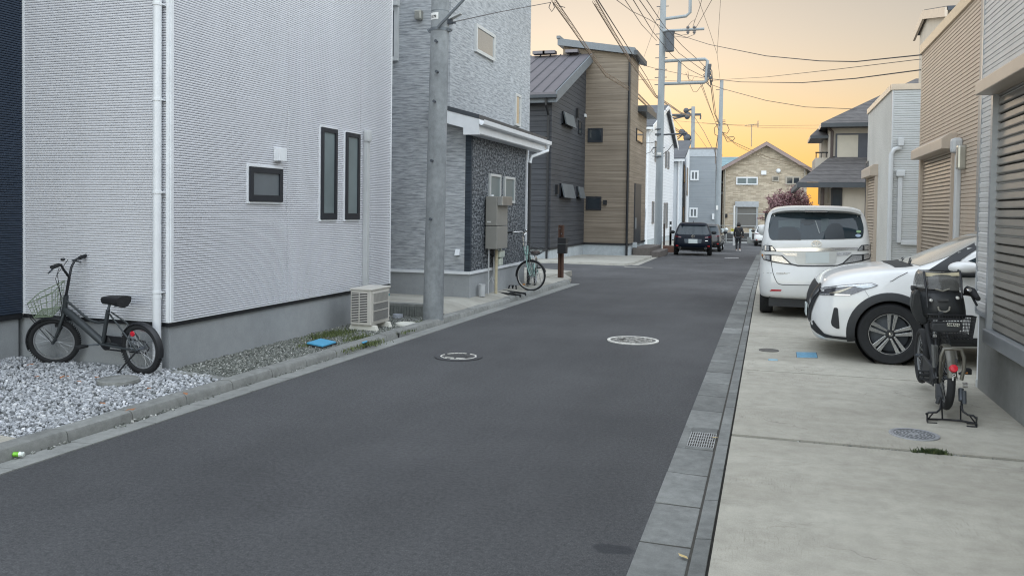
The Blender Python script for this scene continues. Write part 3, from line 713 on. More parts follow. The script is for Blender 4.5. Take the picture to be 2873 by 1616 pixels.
m.pbox(PR, uc-w2*.75, uc+w2*.75, zb, zc, .008, .075); m.build('duct_cover', M_PIPE, wh, bevel=.008)
m = MB(); m.pbox(PR, uc-w2*1.05, uc+w2*1.05, zc-.10, zc+.07, .008, .10); m.build('duct_cap', M_PIPE, wh, bevel=.03)
m = MB(); uc = PF.px(456, 500)[0]; rr = .040
m.cyl(PF.P(uc, .0, .075), PF.P(uc, HT, .075), rr, n=20); pp = m.build('downpipe', M_WTRIM, wh, 40)
m = MB()
for yy in (18, 283, 540, 818):
    z = PF.px(456, yy)[1]; m.cyl(PF.P(uc, z-.012, .075), PF.P(uc, z+.012, .075), rr+.006, n=20); m.pbox(PF, uc-.012, uc+.05, z-.006, z+.006, .012, .07)
for yy in (560,): 
    z = PF.px(456, 820)[1]; m.cyl(PF.P(uc, z-.05, .075), PF.P(uc, z-.02, .075), rr+.003, n=20)
m.build('bracket', M_WTRIM, pp, 40)
m = MB(); m.cyl(PF.P(uc, -.05, .075), PF.P(uc, .135, .075), rr+.008, n=20); m.build('pipe_socket', M_PIPE, pp, 40)

# ================================================================ navy house wing at the far left
Pn = PF.P(uL, 0, 0); PN = PL(Pn, A1)
nh = thing('navy_house', 'dark navy ribbed house at the left edge, meeting the white house in an inner corner', 'house', (Pn.x, Pn.y, .06))
ribs(PN, -5.5, -.012, zs-.01, HT, PIT, RIB).build('wall', M_NAVY, nh, fix=False)
m = MB(); m.pbox(PN, -5.5, -.014, zs-.03, HT, -4, -.016); m.build('wall_core', M_NAVY, nh)
m = MB(); m.pbox(PN, -5.7, -.014, HT, HT+.15, -4, .2); m.build('roof', M_DTRIM, nh)
m = MB(); m.pbox(PN, -5.5, -.014, zs-.065, zs-.012, -.05, -.002); m.build('drip_edge', M_BLACKTRIM, nh)
m = MB(); m.pbox(PN, -5.48, -.035, -.1, zs-.05, -4, -.03); m.build('foundation', M_FOUND, nh)

# ================================================================ grey house with the stone annex
gc = G(1317, 838, .13); yg, xg = gc.y, gc.x
GF = PL((0, yg), 0); GR = PL((xg, 0), pi/2)
ux = GF.px(1262, 280)[0]; GU = PL((ux, 0), pi/2)
gh = thing('grey_house', 'tall grey textured house with a low dark stone annex behind the big utility pole', 'house', (xg, yg, .13))
zs = GF.px(1317, 762)[1]; yE = GR.px(1475, 600)[0]; yU = GU.px(1485, 400)[0]; HG = 8.2
PITCHg = None
zr1 = GF.px(1253, 310)[1]; zr0 = GF.px(1350, 336)[1]      # roof slope of the annex
slope = (zr1-zr0)/(GF.px(1350, 336)[0]-GF.px(1253, 310)[0])
def zroof(x): return zr0-slope*(x-GF.px(1350, 336)[0])
m = MB(); m.box(-13, ux, yg, yU, zs, HG); m.build('upper_wall', M_GREY, gh)
m = MB(); m.prism([(-12.9, yg+.004, zs), (xg-.075, yg+.004, zs), (xg-.075, yg+.004, zroof(xg)-.02), (ux-.05, yg+.004, zroof(ux)-.02), (ux-.05, yg+.004, zs+1), (-12.9, yg+.004, zs+1)], (0, -.006, 0)); m.build('lower_front_wall', M_GREY, gh)
m = MB(); m.prism([(ux-.02, yg+.02, zs), (xg-.004, yg+.02, zs), (xg-.004, yg+.02, zroof(xg)-.01), (ux-.02, yg+.02, zroof(ux)-.01)], (0, yE-yg-.02, 0)); m.build('annex_wall', M_STONE, gh)
m = MB(); m.box(xg-.10, xg, yg-.004, yg+.075, zs, zroof(xg)-.03); m.build('corner_trim', M_DARKEDGE, gh)
m = MB(); m.box(-12.9, xg+.02, yg-.025, yg+.02, zs-.05, zs-.002); m.box(xg-.02, xg+.02, yg+.02, yE, zs-.05, zs-.002); m.build('base_trim', M_WTRIM, gh)
m = MB(); m.box(-12.9, xg-.01, yg+.012, yE-.01, -.1, zs-.045); m.build('foundation', M_FOUND, gh)
# annex roof: slab, white fascia, gutter, downpipe
xo = xg+.24; yo = yg-.30; yO = yE+.75
m = MB(); T = .07
P4 = lambda x, y, d: (x, y, zroof(x)+d)
m.hexa([P4(ux-.25, yo, .0), P4(xo, yo, .0), P4(xo, yO, .0), P4(ux-.25, yO, .0)], [P4(ux-.25, yo, T), P4(xo, yo, T), P4(xo, yO, T), P4(ux-.25, yO, T)])
rf = m.build('annex_roof', M_DTRIM, gh)
m = MB(); q = [(ux-.24, yo+.01, zroof(ux-.24)-.22), (xo-.28, yo+.01, zroof(xo-.28)-.22), (xo-.28, yo+.01, zroof(xo)-.26), (xo+.0, yo+.01, zroof(xo)-.26), (xo, yo+.01, zroof(xo)-.005), (ux-.24, yo+.01, zroof(ux-.24)-.005)]
m.prism(q, (0, .05, 0)); m.box(xo-.03, xo-.005, yo+.06, yO, zroof(xo)-.24, zroof(xo)-.004); m.box(xg+.005, xo-.03, yo+.06, yO, zroof(xo)-.25, zroof(xo)-.235)
m.build('fascia', M_WTRIM, rf)
m = MB(); zq = zroof(xo)-.02
prof = [(xo+.002, zq), (xo+.012, zq-.07), (xo+.05, zq-.095), (xo+.095, zq-.07), (xo+.105, zq), (xo+.098, zq), (xo+.088, zq-.062), (xo+.05, zq-.085), (xo+.02, zq-.064), (xo+.009, zq)]
m.prism([(a, yo-.02, b) for a, b in prof], (0, yO-yo+.04, 0)); m.build('gutter', M_WTRIM, rf)
m = MB(); m.tube([(xo+.05, yO-.12, zq-.09), (xo+.05, yO-.12, zq-.2), (xg+.08, yE+.09, zq-.36), (xg+.06, yE+.05, zq-.5)], .035, 12); m.build('downpipe', M_WTRIM, gh, 40)
m = MB(); m.cyl((xg+.06, yE+.05, zq-.5), (xg+.06, yE+.05, .05), .035, n=12); dpp = m.build('downpipe', plain('brown_black_pipe', (.03, .032, .035), .45), gh, 40)
m = MB(); m.box(xg-.01, xg+.03, yE-.03, yE+.004, zs-.05, zroof(xg)-.03); m.build('end_trim', M_WTRIM, gh)
M_CLAD = plain('pale_frame', (.58, .60, .60), .4, .2, .06)
window(gh, GR, wr(GR, 1371.5, 487, 1401, 568), M_CLAD, M_FROST2, .045, .035, back=.01)
window(gh, GR, wr(GR, 1413, 495, 1440.5, 570.5), M_CLAD, M_FROST2, .045, .035, back=.01)
window(gh, GU, wr(GU, 1331, 66, 1383, 174), M_CLAD, M_MIRG, .06, .05, back=.01, label='large upper window reflecting the pale sky')
window(gh, GU, wr(GU, 1443.5, 262, 1457, 357), M_CLAD, M_MIRG, .05, .04, back=.01, label='slit window reflecting the pale sky')
r = wr(GF, 1095, 22, 1119, 172); window(gh, GF, (r[0]-.8, r[1], r[2], r[3]), M_CLAD, M_FROST, .07, .06, back=.01)
m = MB(); m.pbox(GF, r[0]-.85, r[1]+.015, r[3], r[3]+.32, 0, .14); m.build('shutter_box', M_CLAD, gh, bevel=.01)
r = wr(GF, 1170, 33, 1188, 58)
m = MB(); m.pbox(GF, r[0], r[1], r[2], r[3], 0, .12); m.build('vent_hood', plain('steel_hood', (.42, .42, .38), .35, .8, .1), gh, bevel=.02)
r = wr(GF, 1279, 699, 1291, 716); m = MB(); m.prism([GF.P(r[0], r[3], 0), GF.P(r[0], r[3], .02), GF.P(r[0], r[2], .07), GF.P(r[0], r[2], 0)], (r[1]-r[0], 0, 0)); m.build('vent_hood', M_WTRIM, gh)
m = MB(); m.box(-13.2, ux+.2, yg-.2, yU+.2, HG, HG+.2); m.build('roof', M_DTRIM, gh)
r0 = GF.px(1248, 520)
m = MB(); m.cyl(GF.P(r0[0], GF.px(1248, 445)[1], .03), GF.P(r0[0], GF.px(1248, 398)[1], .03), .022, n=10); m.build('cable_conduit', M_WTRIM, gh)

# things fixed on the annex
def uz(x, y): return GR.px(x, y)
ubox0, ubox1 = GR.px(1364, 640)[0], GR.px(1391, 640)[0]
pr_ = .0
front = GR.P(ubox0, 0, 0)
zt, zb_, zm = GR.px(1362, 551)[1], GR.px(1362, 698)[1], GR.px(1362, 634)[1]
wl = thing('water_heater', 'tall taupe wall water heater cabinet on the dark stone annex', 'water heater', GR.P(ubox0, zb_, 0))
D_ = .235; M_HEAT = plain('taupe_cabinet', (.27, .265, .245), .45, .25, .06)
u0, u1 = ubox0-.1, ubox1-.02
m = MB(); m.pbox(GR, u0, u1, zm+.004, zt, .02, D_); m.build('upper_cabinet', M_HEAT, wl, bevel=.01)
m = MB(); m.pbox(GR, u0, u1, zb_, zm-.004, .02, D_+.004); m.build('lower_cabinet', M_HEAT, wl, bevel=.01)
m = MB(); m.pbox(GR, u0+.03, u1-.01, zt-.16, zt+.0, D_, D_+.09); m.build('exhaust_hood', plain('steel_exhaust', (.40, .40, .39), .35, .8, .1), wl, bevel=.006)
m = MB(); m.box(xg+.05, xg+.12, yg+u0*0+u0-yg-.006, u0, zm+.06, zm+.085); m.build('name_plate', plain('pale_plate', (.6, .6, .58), .5), wl)
m = MB(); m.cyl(GR.P(u0+.1, zt, .1), GR.P(u0+.1, zt+.03, .1), .035, n=10); m.build('vent_cap', M_WTRIM, wl)
m = MB(); b0 = GR.px(1352, 700)
m.cyl(GR.P(u0+.06, zb_, .07), GR.P(u0+.06, .14, .07), .012, n=8); m.tube([GR.P(u0+.06, zb_-.6, .075), GR.P(u0+.09, .45, .12), GR.P(u0+.12, .30, .16)], .007, 6); m.build('water_pipe', M_PIPE, wl)
g = G(1352, 832, .13)
t = thing('drain_stub', 'short grey capped drain pipe standing on the pavement under the water heater', 'pipe', g)
m = MB(); m.cyl(g, g+V((0, 0, .20)), .055, n=18); m.build('pipe', M_PIPE, t, 40, .004)
m = MB(); m.cyl(g+V((0, 0, .20)), g+V((0, 0, .215)), .06, n=18); m.build('cap', M_PIPE, t, 40)
gp = GR.px(1377, 760)[0]
t = thing('gas_meter', 'pale green gas meter with yellowed riser pipe beside the water heater', 'gas meter', GR.P(gp, .13, .1))
M_YEL = plain('yellowed_pipe', (.50, .44, .30), .5, 0, .2, 8); M_METER = plain('pale_meter', (.52, .56, .50), .45, .1, .1)
zz = lambda y: GR.px(1385, y)[1]
m = MB(); m.cyl(GR.P(gp-.02, .05, .11), GR.P(gp-.02, zz(700), .11), .028, n=12); m.build('riser_pipe', M_YEL, t, 40)
m = MB(); m.pbox(GR, gp+.02, gp+.30, zz(722), zz(706)+.02, .06, .18); m.build('meter_body', M_METER, t, bevel=.03)
m = MB(); m.pbox(GR, gp+.05, gp+.25, zz(744), zz(722), .07, .16); m.build('regulator', M_METER, t, bevel=.025)
m = MB(); m.tube([GR.P(gp-.02, zz(700), .11), GR.P(gp+.05, zz(698), .11), GR.P(gp+.08, zz(704), .11)], .024, 8); m.tube([GR.P(gp+.24, zz(706), .11), GR.P(gp+.24, zz(696), .11), GR.P(gp+.24, zz(694), .0)], .02, 8); m.build('pipe_elbow', M_METER, t, 40)
m = MB(); m.cyl(GR.P(gp+.05, zz(760)-.15, .04), GR.P(gp+.05, zz(720), .04), .018, n=8); m.build('conduit', M_PIPE, t, 40)

# ================================================================ charcoal and tan house over the side street
yt = 36.5; xi = atY(1640, 500, yt).x; TF = PL((0, yt), 0); CS = PL((xi, 0), pi/2)
yc = CS.px(1546, 500)[0]; CFp = PL((0, yc), 0)
xt = TF.px(1767, 500)[0]; TS = PL((xt, 0), pi/2)
yte = TS.px(1792, 200)[0]; ytl = TS.px(1812, 500)[0]
bh = thing('two_tone_house', 'charcoal and tan boarded two tone house across the side street', 'house', (xi, yc, zg(yc)))
zbs = lambda pl, x, y: pl.px(x, y)[1]
zsid = zbs(TF, 1700, 682)
ze = zbs(CFp, 1540, 262); zrd = CS.px(1650, 166)[1]
m = MB(); m.prism([(xi, yc, zsid), (xi, yt, zsid), (xi, yt, zrd), (xi, yc, ze)], (-9, 0, 0)); m.build('charcoal_wall', M_CHAR, bh)
zl = zbs(TF, 1578, 133); zr = zbs(TF, 1767, 153)
xL = TF.px(1580, 140)[0]
m = MB(); m.prism([(xL, yt, zsid), (xt, yt, zsid), (xt, yt, zr), (xL, yt, zl)], (0, yte-yt, 0)); m.build('tan_wall', M_TANW, bh)
zlow = TS.px(1800, 318)[1]
m = MB(); m.box(xL, xt-.01, yte-.02, ytl, zsid, zlow); m.build('rear_tan_wall', M_TANW, bh)
zgb = zg(yt)+.04
m = MB(); m.box(-14, xi-.03, yc+.04, yt+.03, zgb-.3, zsid-.05); m.box(-14, xt-.03, yt+.03, ytl-.02, zgb-.3, zsid-.05); m.build('foundation', M_CFOUND, bh)
m = MB(); m.box(-14, xi+.02, yc-.02, yc+.03, zsid-.08, zsid); m.box(xi-.02, xi+.02, yc+.03, yt, zsid-.08, zsid); m.box(xi+.02, xt+.02, yt-.02, yt+.03, zsid-.08, zsid); m.box(xt-.02, xt+.02, yt+.03, ytl, zsid-.08, zsid); m.build('base_trim', M_BLACKTRIM, bh)
# charcoal roof
th = .16; xo2 = xi+.25; ye_ = yc-.45
s_ = (zrd-ze)/(yt-yc)
f = lambda y, d: ze+s_*(y-yc)+d
m = MB(); m.hexa([(-17, ye_, f(ye_, .02)), (xo2, ye_, f(ye_, .02)), (xo2, yt-.02, f(yt, .02)), (-17, yt-.02, f(yt, .02))], [(-17, ye_, f(ye_, th)), (xo2, ye_, f(ye_, th)), (xo2, yt-.02, f(yt, th)), (-17, yt-.02, f(yt, th))])
rf = m.build('metal_roof', M_MROOF, bh)
m = MB(); x = xo2-.05
while x > -17:
    m.hexa([(x, ye_, f(ye_, th)), (x+.03, ye_, f(ye_, th)), (x+.03, yt, f(yt, th)), (x, yt, f(yt, th))], [(x, ye_, f(ye_, th+.04)), (x+.03, ye_, f(ye_, th+.04)), (x+.03, yt, f(yt, th+.04)), (x, yt, f(yt, th+.04))]); x -= .46
m.build('seams', plain('roof_seam', (.10, .10, .11), .5, .4), rf)
m = MB(); m.hexa([(xo2, ye_, f(ye_, -.22)), (xo2+.05, ye_, f(ye_, -.22)), (xo2+.05, yt-.02, f(yt, -.22)), (xo2, yt-.02, f(yt, -.22))], [(xo2, ye_, f(ye_, th+.02)), (xo2+.05, ye_, f(ye_, th+.02)), (xo2+.05, yt-.02, f(yt, th+.02)), (xo2, yt-.02, f(yt, th+.02))])
m.box(-17, xo2, ye_+.06, ye_+.1, f(ye_, -.22), f(ye_, .02)); m.build('fascia', M_GTRIM, rf)
m = MB(); m.box(-17, xo2+.06, ye_-.12, ye_, f(ye_, -.06), f(ye_, .06)); m.build('gutter', M_DTRIM, rf)
for px_ in (1519, 1547, 1610):
    m = MB(); q = atY(px_, 157, yt); m.box(q.x-.28, q.x+.28, yt-.5, yt-.1, f(yt, th), f(yt, th)+.13); m.build('ridge_vent', M_MROOF, rf)
m = MB(); xp = xi-.12
m.tube([(xp, ye_, f(ye_, -.05)), (xp, ye_, f(ye_, -.3)), (xp, yc-.06, f(ye_, -.65)), (xp, yc-.06, zgb)], .045, 8); m.build('downpipe', M_BLACKTRIM, bh)
# tan roof
xl2, xr2 = TF.px(1568, 120)[0], TF.px(1784, 140)[0]; ztl, ztr = zbs(TF, 1568, 111), zbs(TF, 1784, 137)
k = lambda x, d: ztl+(ztr-ztl)*(x-xl2)/(xr2-xl2)+d
yq0, yq1 = yt-.25, yte+.5
m = MB(); m.hexa([(xl2, yq0, k(xl2, -.30)), (xr2, yq0, k(xr2, -.30)), (xr2, yq1, k(xr2, -.30)), (xl2, yq1, k(xl2, -.30))], [(xl2, yq0, k(xl2, 0)), (xr2, yq0, k(xr2, 0)), (xr2, yq1, k(xr2, 0)), (xl2, yq1, k(xl2, 0))])
rf = m.build('shed_roof', M_GTRIM, bh)
m = MB(); m.box(xr2-.02, xr2+.12, yq0-.05, yq1+.1, k(xr2, -.32), k(xr2, -.12)); m.build('gutter', M_DTRIM, rf)
m = MB(); m.box(xl2-.04, xl2+.12, yq0-.04, yq1, k(xl2, -.02), k(xl2, .10)); m.build('ridge_cap', M_GTRIM, rf)
m = MB(); m.box(xt-.3, xt+.42, yte+.02, ytl+.4, zlow-.05, zlow+.22); rf2 = m.build('low_roof', M_DTRIM, bh)
m = MB(); xq = xt-.03; m.cyl((xq-.05, yt-.07, zr), (xq-.05, yt-.07, zgb), .05, n=8); m.build('downpipe', M_BLACKTRIM, bh)
window(bh, TF, wr(TF, 1650, 361, 1691, 400), M_WF, M_GLASS, .07, .05, back=.01)
window(bh, TF, wr(TF, 1645, 551.5, 1687, 590), M_WF, M_GLASS, .07, .05, back=.01)
r = wr(TF, 1693, 562, 1703, 575); m = MB(); m.pbox(TF, *r, 0, .12); m.build('vent_hood', M_BLACKTRIM, bh)
r = wr(TS, 1785, 360, 1802, 405); window(bh, TS, r, M_WF, M_MIRG, .05, .05, back=.01, label='window reflecting the orange sky')
r = wr(TS, 1780, 515, 1794, 680); m = MB(); m.pbox(TS, r[0], r[1], zgb+.5, r[3], -.02, .05); dd = m.build('door', plain('door_black', (.03, .034, .04), .5), bh)
m = MB(); m.pbox(TS, r[0]+.12, r[0]+.16, zgb+1.2, zgb+1.7, .05, .1); m.build('handle', M_ALU, dd)
def awning(rpx, ang=.42):
    u0, u1, z0, z1 = wr(CS, *rpx)
    m = MB()
    m.pbox(CS, u0, u0+.05, z0, z1, 0, .06); m.pbox(CS, u1-.05, u1, z0, z1, 0, .06); m.pbox(CS, u0, u1, z1-.05, z1, 0, .06); m.pbox(CS, u0, u1, z0, z0+.05, 0, .06)
    w_ = m.build('window', M_WF, bh)
    ang = .24; m = MB(); o1 = sin(ang)*(z1-z0); zz0 = z1-cos(ang)*(z1-z0)
    m.hexa([CS.P(u0, zz0, o1+.05), CS.P(u1, zz0, o1+.05), CS.P(u1, zz0, o1+.1), CS.P(u0, zz0, o1+.1)], [CS.P(u0, z1, .05), CS.P(u1, z1, .05), CS.P(u1, z1, .1), CS.P(u0, z1, .1)])
    m.build('sash', M_FROST, w_)
    m = MB(); m.pbox(CS, u0+.04, u1-.04, z0+.04, z1-.04, .002, .012); m.build('pane', M_GLASS, w_)
awning((1576, 313, 1603, 362)); awning((1570, 515, 1601, 558)); awning((1617, 524, 1630, 558))
window(bh, CS, wr(CS, 1622, 338, 1630.5, 379), M_WF, M_GLASS, .06, .04, back=.01)
for x, y in ((1560, 532), (1617, 318)):
    u, z = CS.px(x, y); m = MB(); m.pbox(CS, u-.12, u+.12, z-.18, z+.18, 0, .1); m.build('vent_hood', M_BLACKTRIM, bh)
u, z = TF.px(1643, 327); m = MB(); m.pbox(TF, u-.1, u+.05, z-.05, z+.08, 0, .25); m.build('camera', M_WTRIM, bh)
# entrance steps
sx = xt+.02
t = thing('entrance_steps', 'two brown grey entrance steps in front of the tan house', 'steps', (sx, yte, zgb))
M_STEP = plain('step_tile', (.13, .115, .105), .8, 0, .2, 10)
m = MB(); m.box(sx, sx+.75, yt+1.0, ytl+.2, zgb-.1, zgb+.36); m.build('upper_step', M_STEP, t, bevel=.01)
m = MB(); m.box(sx+.75, sx+1.15, yt+1.3, ytl-.2, zgb-.1, zgb+.18); m.build('lower_step', M_STEP, t, bevel=.01)
m = MB(); m.box(sx, sx+.2, yt+.98, yt+1.0, zgb+.36, zgb+.6); m.build('riser_panel', M_CFOUND, t)
# ================================================================ far white houses on the left
def gable_street(name, label, p_near, p_far, wall, roofm, apex_px, eave_n, eave_f, depth, zb, fm=None):
    """house whose gable faces the street; near corner p_near, far corner p_far (x,y)"""
    a = atan2(p_far[1]-p_near[1], p_far[0]-p_near[0]); S = PL(p_near, a); L = (V(p_far)-V(p_near)).length
    ua, za = S.px(*apex_px); zn = S.px(*eave_n)[1]; zf = S.px(*eave_f)[1]
    t = thing(name, label, 'house', (p_near[0], p_near[1], zb)); bk = -S.n*depth
    zs = zb+.45
    m = MB(); m.prism([S.P(0, zs), S.P(L, zs), S.P(L, zf), S.P(ua, za), S.P(0, zn)], bk); m.build('wall', wall, t)
    m = MB(); m.prism([S.P(.03, zb-.3, -.03), S.P(L-.03, zb-.3, -.03), S.P(L-.03, zs, -.03), S.P(.03, zs, -.03)], bk); m.build('foundation', M_CFOUND, t)
    ov = .35
    def slab(u0, z0, u1, z1):
        d = V((u1-u0, z1-z0)); 
        p = [S.P(u0, z0, .3), S.P(u1, z1, .3)]; m = MB()
        lo = [p[0], p[1], p[1]+bk, p[0]+bk]; return m.hexa(lo, [q+V((0, 0, .14)) for q in lo])
    gn = (za-zn)/max(ua, .01); gf = (za-zf)/max(L-ua, .01)
    ro = slab(-ov, zn-gn*ov, ua, za).build('roof_slope', roofm, t); slab(ua, za, L+ov, zf-gf*ov).build('roof_slope', roofm, t)
    m = MB()
    for u0, z0, u1, z1 in ((-ov, zn-gn*ov, ua, za), (ua, za, L+ov, zf-gf*ov)):
        m.hexa([S.P(u0, z0-.16, .28), S.P(u1, z1-.16, .28), S.P(u1, z1-.16, .33), S.P(u0, z0-.16, .33)], [S.P(u0, z0+.15, .28), S.P(u1, z1+.15, .28), S.P(u1, z1+.15, .33), S.P(u0, z0+.15, .33)])
    m.build('barge_board', M_WTRIM, ro)
    q = S.P(-ov, zn-gn*ov, .3); e = bk.normalized(); w_ = S.u
    m = MB(); g0 = q-w_*.12+V((0, 0, -.1)); m.hexa([g0, g0+w_*.12, g0+w_*.12+bk, g0+bk], [g0+V((0, 0, .13)), g0+w_*.12+V((0, 0, .13)), g0+w_*.12+bk+V((0, 0, .13)), g0+bk+V((0, 0, .13))])
    m.build('gutter', M_WTRIM, ro)
    m = MB(); d0 = S.P(-.06, 0, -.06); m.tube([(q.x-.1*0, q.y, q.z-.1), (d0.x, d0.y, q.z-.5), (d0.x, d0.y, zb)], .06, 8); m.build('downpipe', M_WTRIM, t)
    return t, S, L
pn = GS(1816, 692); pf = atY(1887, 640, 69)
th_, ES, EL = gable_street('gabled_white_house', 'white sided house with slate gable roof directly behind the tan house', (pn.x, pn.y), (pf.x, pf.y), M_WSID2, M_ROOF, (1867, 300), (1831, 362), (1888, 408), 7, zg(60))
for rr_ in ((1837, 395, 1841, 455), (1866, 425, 1869, 472), (1873, 425, 1876, 475), (1829, 565, 1833, 628), (1862, 569, 1865, 640), (1869, 569, 1871, 640)):
    r = wr(ES, *rr_); window(th_, ES, r, plain('taupe_frame', (.22, .20, .185), .5), M_FROST, .08, .06, back=.01)
EF = PL((pn.x, pn.y), 0)
u, z = EF.px(1805, 598); t = thing('intercom_unit', 'slim pale wall intercom with dark panel on the white gabled house corner', 'intercom', EF.P(u, z-.3))
m = MB(); m.pbox(EF, u-.1, u+.1, z-.35, z+.3, 0, .12); m.build('case', M_WTRIM, t)
m = MB(); m.pbox(EF, u-.08, u+.08, z+.0, z+.27, .12, .13); m.build('panel', M_BLACKTRIM, t)
# second white house (roof slope towards the camera) and grey block house
YF = 71; FFp = PL((0, YF), 0)
x0, x1 = FFp.px(1880, 500)[0], FFp.px(1912, 500)[0]; ze = FFp.px(1895, 444)[1]
FS = PL((x1, YF), pi/2+.06)
ua, za = FS.px(1933.5, 399); ue = FS.px(1937.5, 430)[0]
t = thing('narrow_white_house', 'narrow plain white house with grey roof between the gabled house and the grey block', 'house', (x1, YF, zg(YF)))
m = MB(); pts = [FS.P(0, zg(YF)), FS.P(ue, zg(YF)), FS.P(ue, ze+.3), FS.P(ua, za), FS.P(0, ze)]; m.prism(pts, (-6, 0, 0)); m.build('wall', M_WPLAIN, t)
m = MB(); lo = [FS.P(-.4, ze-.15, .25), FS.P(ua, za+.02, .25), FS.P(ua, za+.02, -6), FS.P(-.4, ze-.15, -6)]; m.hexa(lo, [q+V((0, 0, .15)) for q in lo]); rf = m.build('roof', M_ROOF, t)
m = MB(); g0 = FS.P(-.5, ze-.3, .25); m.hexa([g0, g0+V((0, .1, 0)), g0+V((-6, .1, 0)), g0+V((-6, 0, 0))], [g0+V((0, 0, .2)), g0+V((0, .1, .2)), g0+V((-6, .1, .2)), g0+V((-6, 0, .2))]); m.build('gutter', M_WTRIM, rf)
m = MB(); m.cyl((x1-.25, YF-.08, ze-.2), (x1-.25, YF-.08, zg(YF)), .07, n=8); m.build('downpipe', M_WTRIM, t)
for rr_ in ((1918, 462, 1920, 515), (1927, 470, 1928, 550), (1915, 580, 1917, 622)):
    r = wr(FS, *rr_); window(t, FS, r, plain('taupe_frame', (.22, .20, .185), .5), M_FROST, .08, .06, back=.01)
YB = 73; BP = PL((0, YB), 0); x0, x1 = BP.px(1934, 500)[0], BP.px(2007, 500)[0]; zt = BP.px(1970, 415)[1]
t = thing('grey_block_house', 'grey flat roofed box house with two white framed windows beyond the dark car', 'house', (x0, YB, zg(YB)))
m = MB(); m.box(x0, x1, YB, YB+9, zg(YB)-.2, zt-.75); m.build('wall', M_GBLOCK, t)
m = MB(); m.box(x0-.03, x1+.03, YB-.03, YB+9, zt-.75, zt-.12); m.build('parapet', plain('pale_grey_band', (.40, .43, .46), .6), t)
m = MB(); m.box(x0-.06, x1+.06, YB-.06, YB+9.05, zt-.12, zt); m.build('coping', plain('brown_coping', (.19, .165, .165), .5), t)
for rr_ in ((1937.5, 479, 1960, 507), (1934.5, 583, 1957, 611)):
    window(t, BP, wr(BP, *rr_), M_WTRIM, M_FROST, .13, .08, back=.01, mull=1)
m = MB(); m.pbox(BP, *wr(BP, 1998, 600, 2004, 616), 0, .15); m.build('meter_box', M_WTRIM, t)

# ================================================================ beige brick house closing the street
YK = 74; KP = PL((0, YK), 0); zk = zg(YK)
kx0, kx1 = KP.px(2029, 500)[0], KP.px(2264, 500)[0]; za = KP.px(2149, 408)[1]; xa = KP.px(2149, 500)[0]
zl_, zr_ = KP.px(2030, 474)[1], KP.px(2264, 478)[1]; zev = (zl_+zr_)/2
t = thing('brick_house', 'beige brick gabled house with shuttered ground floor window at the end of the street', 'house', (xa, YK, zk))
m = MB(); m.prism([(kx0, YK, zk-.3), (kx1, YK, zk-.3), (kx1, YK, zev), (xa, YK, za), (kx0, YK, zev)], (0, 8, 0)); m.build('wall', M_BRICK, t)
gr = (za-zev)/((kx1-kx0)/2); ov = .55; T = .28
for s_ in (-1, 1):
    xe = (kx0 if s_ < 0 else kx1)+s_*ov; zz0 = zev-gr*ov
    m = MB(); lo = [(xe, YK-.5, zz0), (xa, YK-.5, za), (xa, YK+8.4, za), (xe, YK+8.4, zz0)]; m.hexa(lo, [V(q)+V((0, 0, T)) for q in lo]); ro = m.build('roof_slope', M_ROOF, t)
    m = MB(); lo = [(xe, YK-.56, zz0-.05), (xa, YK-.56, za-.05), (xa, YK-.50, za-.05), (xe, YK-.50, zz0-.05)]; m.hexa(lo, [V(q)+V((0, 0, T+.02)) for q in lo]); m.build('barge_board', plain('mauve_brown_board', (.27, .205, .19), .6, 0, .1), ro)
M_KF = plain('bronze_frame', (.36, .33, .28), .5, .3)
window(t, KP, wr(KP, 2066, 497, 2126, 519), M_WTRIM, M_FROST2, .10, .12, back=.01, mull=1)
window(t, KP, wr(KP, 2167, 494, 2186, 510), M_KF, M_GLASS, .09, .1, back=.01)
window(t, KP, wr(KP, 2204, 495, 2246, 519), M_KF, M_GLASS, .13, .1, back=.01, mull=1)
r = wr(KP, 2066, 579, 2124, 640)
m = MB(); m.pbox(KP, r[0], r[1], r[2], r[3]-.1, .0, .06); sh = m.build('shutter', plain('grey_shutter', (.155, .15, .14), .6, .2, .05), t)
for a_, b_ in ((r[0]-.06, r[0]+.1), (r[1]-.1, r[1]+.06)):
    m = MB(); m.pbox(KP, a_, b_, r[2], r[3], 0, .12); m.build('side_rail', M_ALU, sh)
m = MB(); m.pbox(KP, r[0]-.1, r[1]+.1, r[3]-.05, r[3]+.42, 0, .25); m.build('shutter_box', plain('silver_box', (.40, .42, .44), .5, .3), sh)
m = MB(); m.pbox(KP, *wr(KP, 2136, 480, 2150, 491), 0, .3); m.build('vent_hood', M_WTRIM, t)
u, z = KP.px(2184, 480); m = MB(); m.ball(KP.P(u, z, .05), .2); m.build('vent_cap', M_WTRIM, t)
m = MB(); m.pbox(KP, *wr(KP, 2034, 600, 2041, 611), 0, .12); m.build('intercom', M_BLACKTRIM, t)
for q_ in (KP.px(2262, 480)[0]-.1, KP.px(2030, 480)[0]+.15):
    m = MB(); m.cyl(KP.P(q_, zev, .1), KP.P(q_, zk, .1), .07, n=8); m.build('downpipe', M_KF, t)
q = KP.px(2108, 415)
a0 = atY(2108, 412, YK+2); a1 = atY(2109, 350, YK+2)
t = thing('roof_antenna', 'thin comb shaped television antenna standing on the brick house roof', 'antenna', a0)
m = MB(); m.cyl(a0, a1, .035, n=6); m.build('mast', plain('antenna_metal', (.30, .24, .2), .5, .4), t)
m = MB(); b0, b1 = atY(2090, 353, YK+2), atY(2128, 349, YK+2); m.cyl(b0, b1, .03, n=6)
for k_ in range(9):
    c = b0.lerp(b1, k_/8); m.cyl(c+V((0, -.5, 0)), c+V((0, .5, 0)), .012, n=5)
for c in (b1, b0.lerp(b1, .93)): m.cyl(c-V((0, 0, .3)), c+V((0, 0, .3)), .02, n=5)
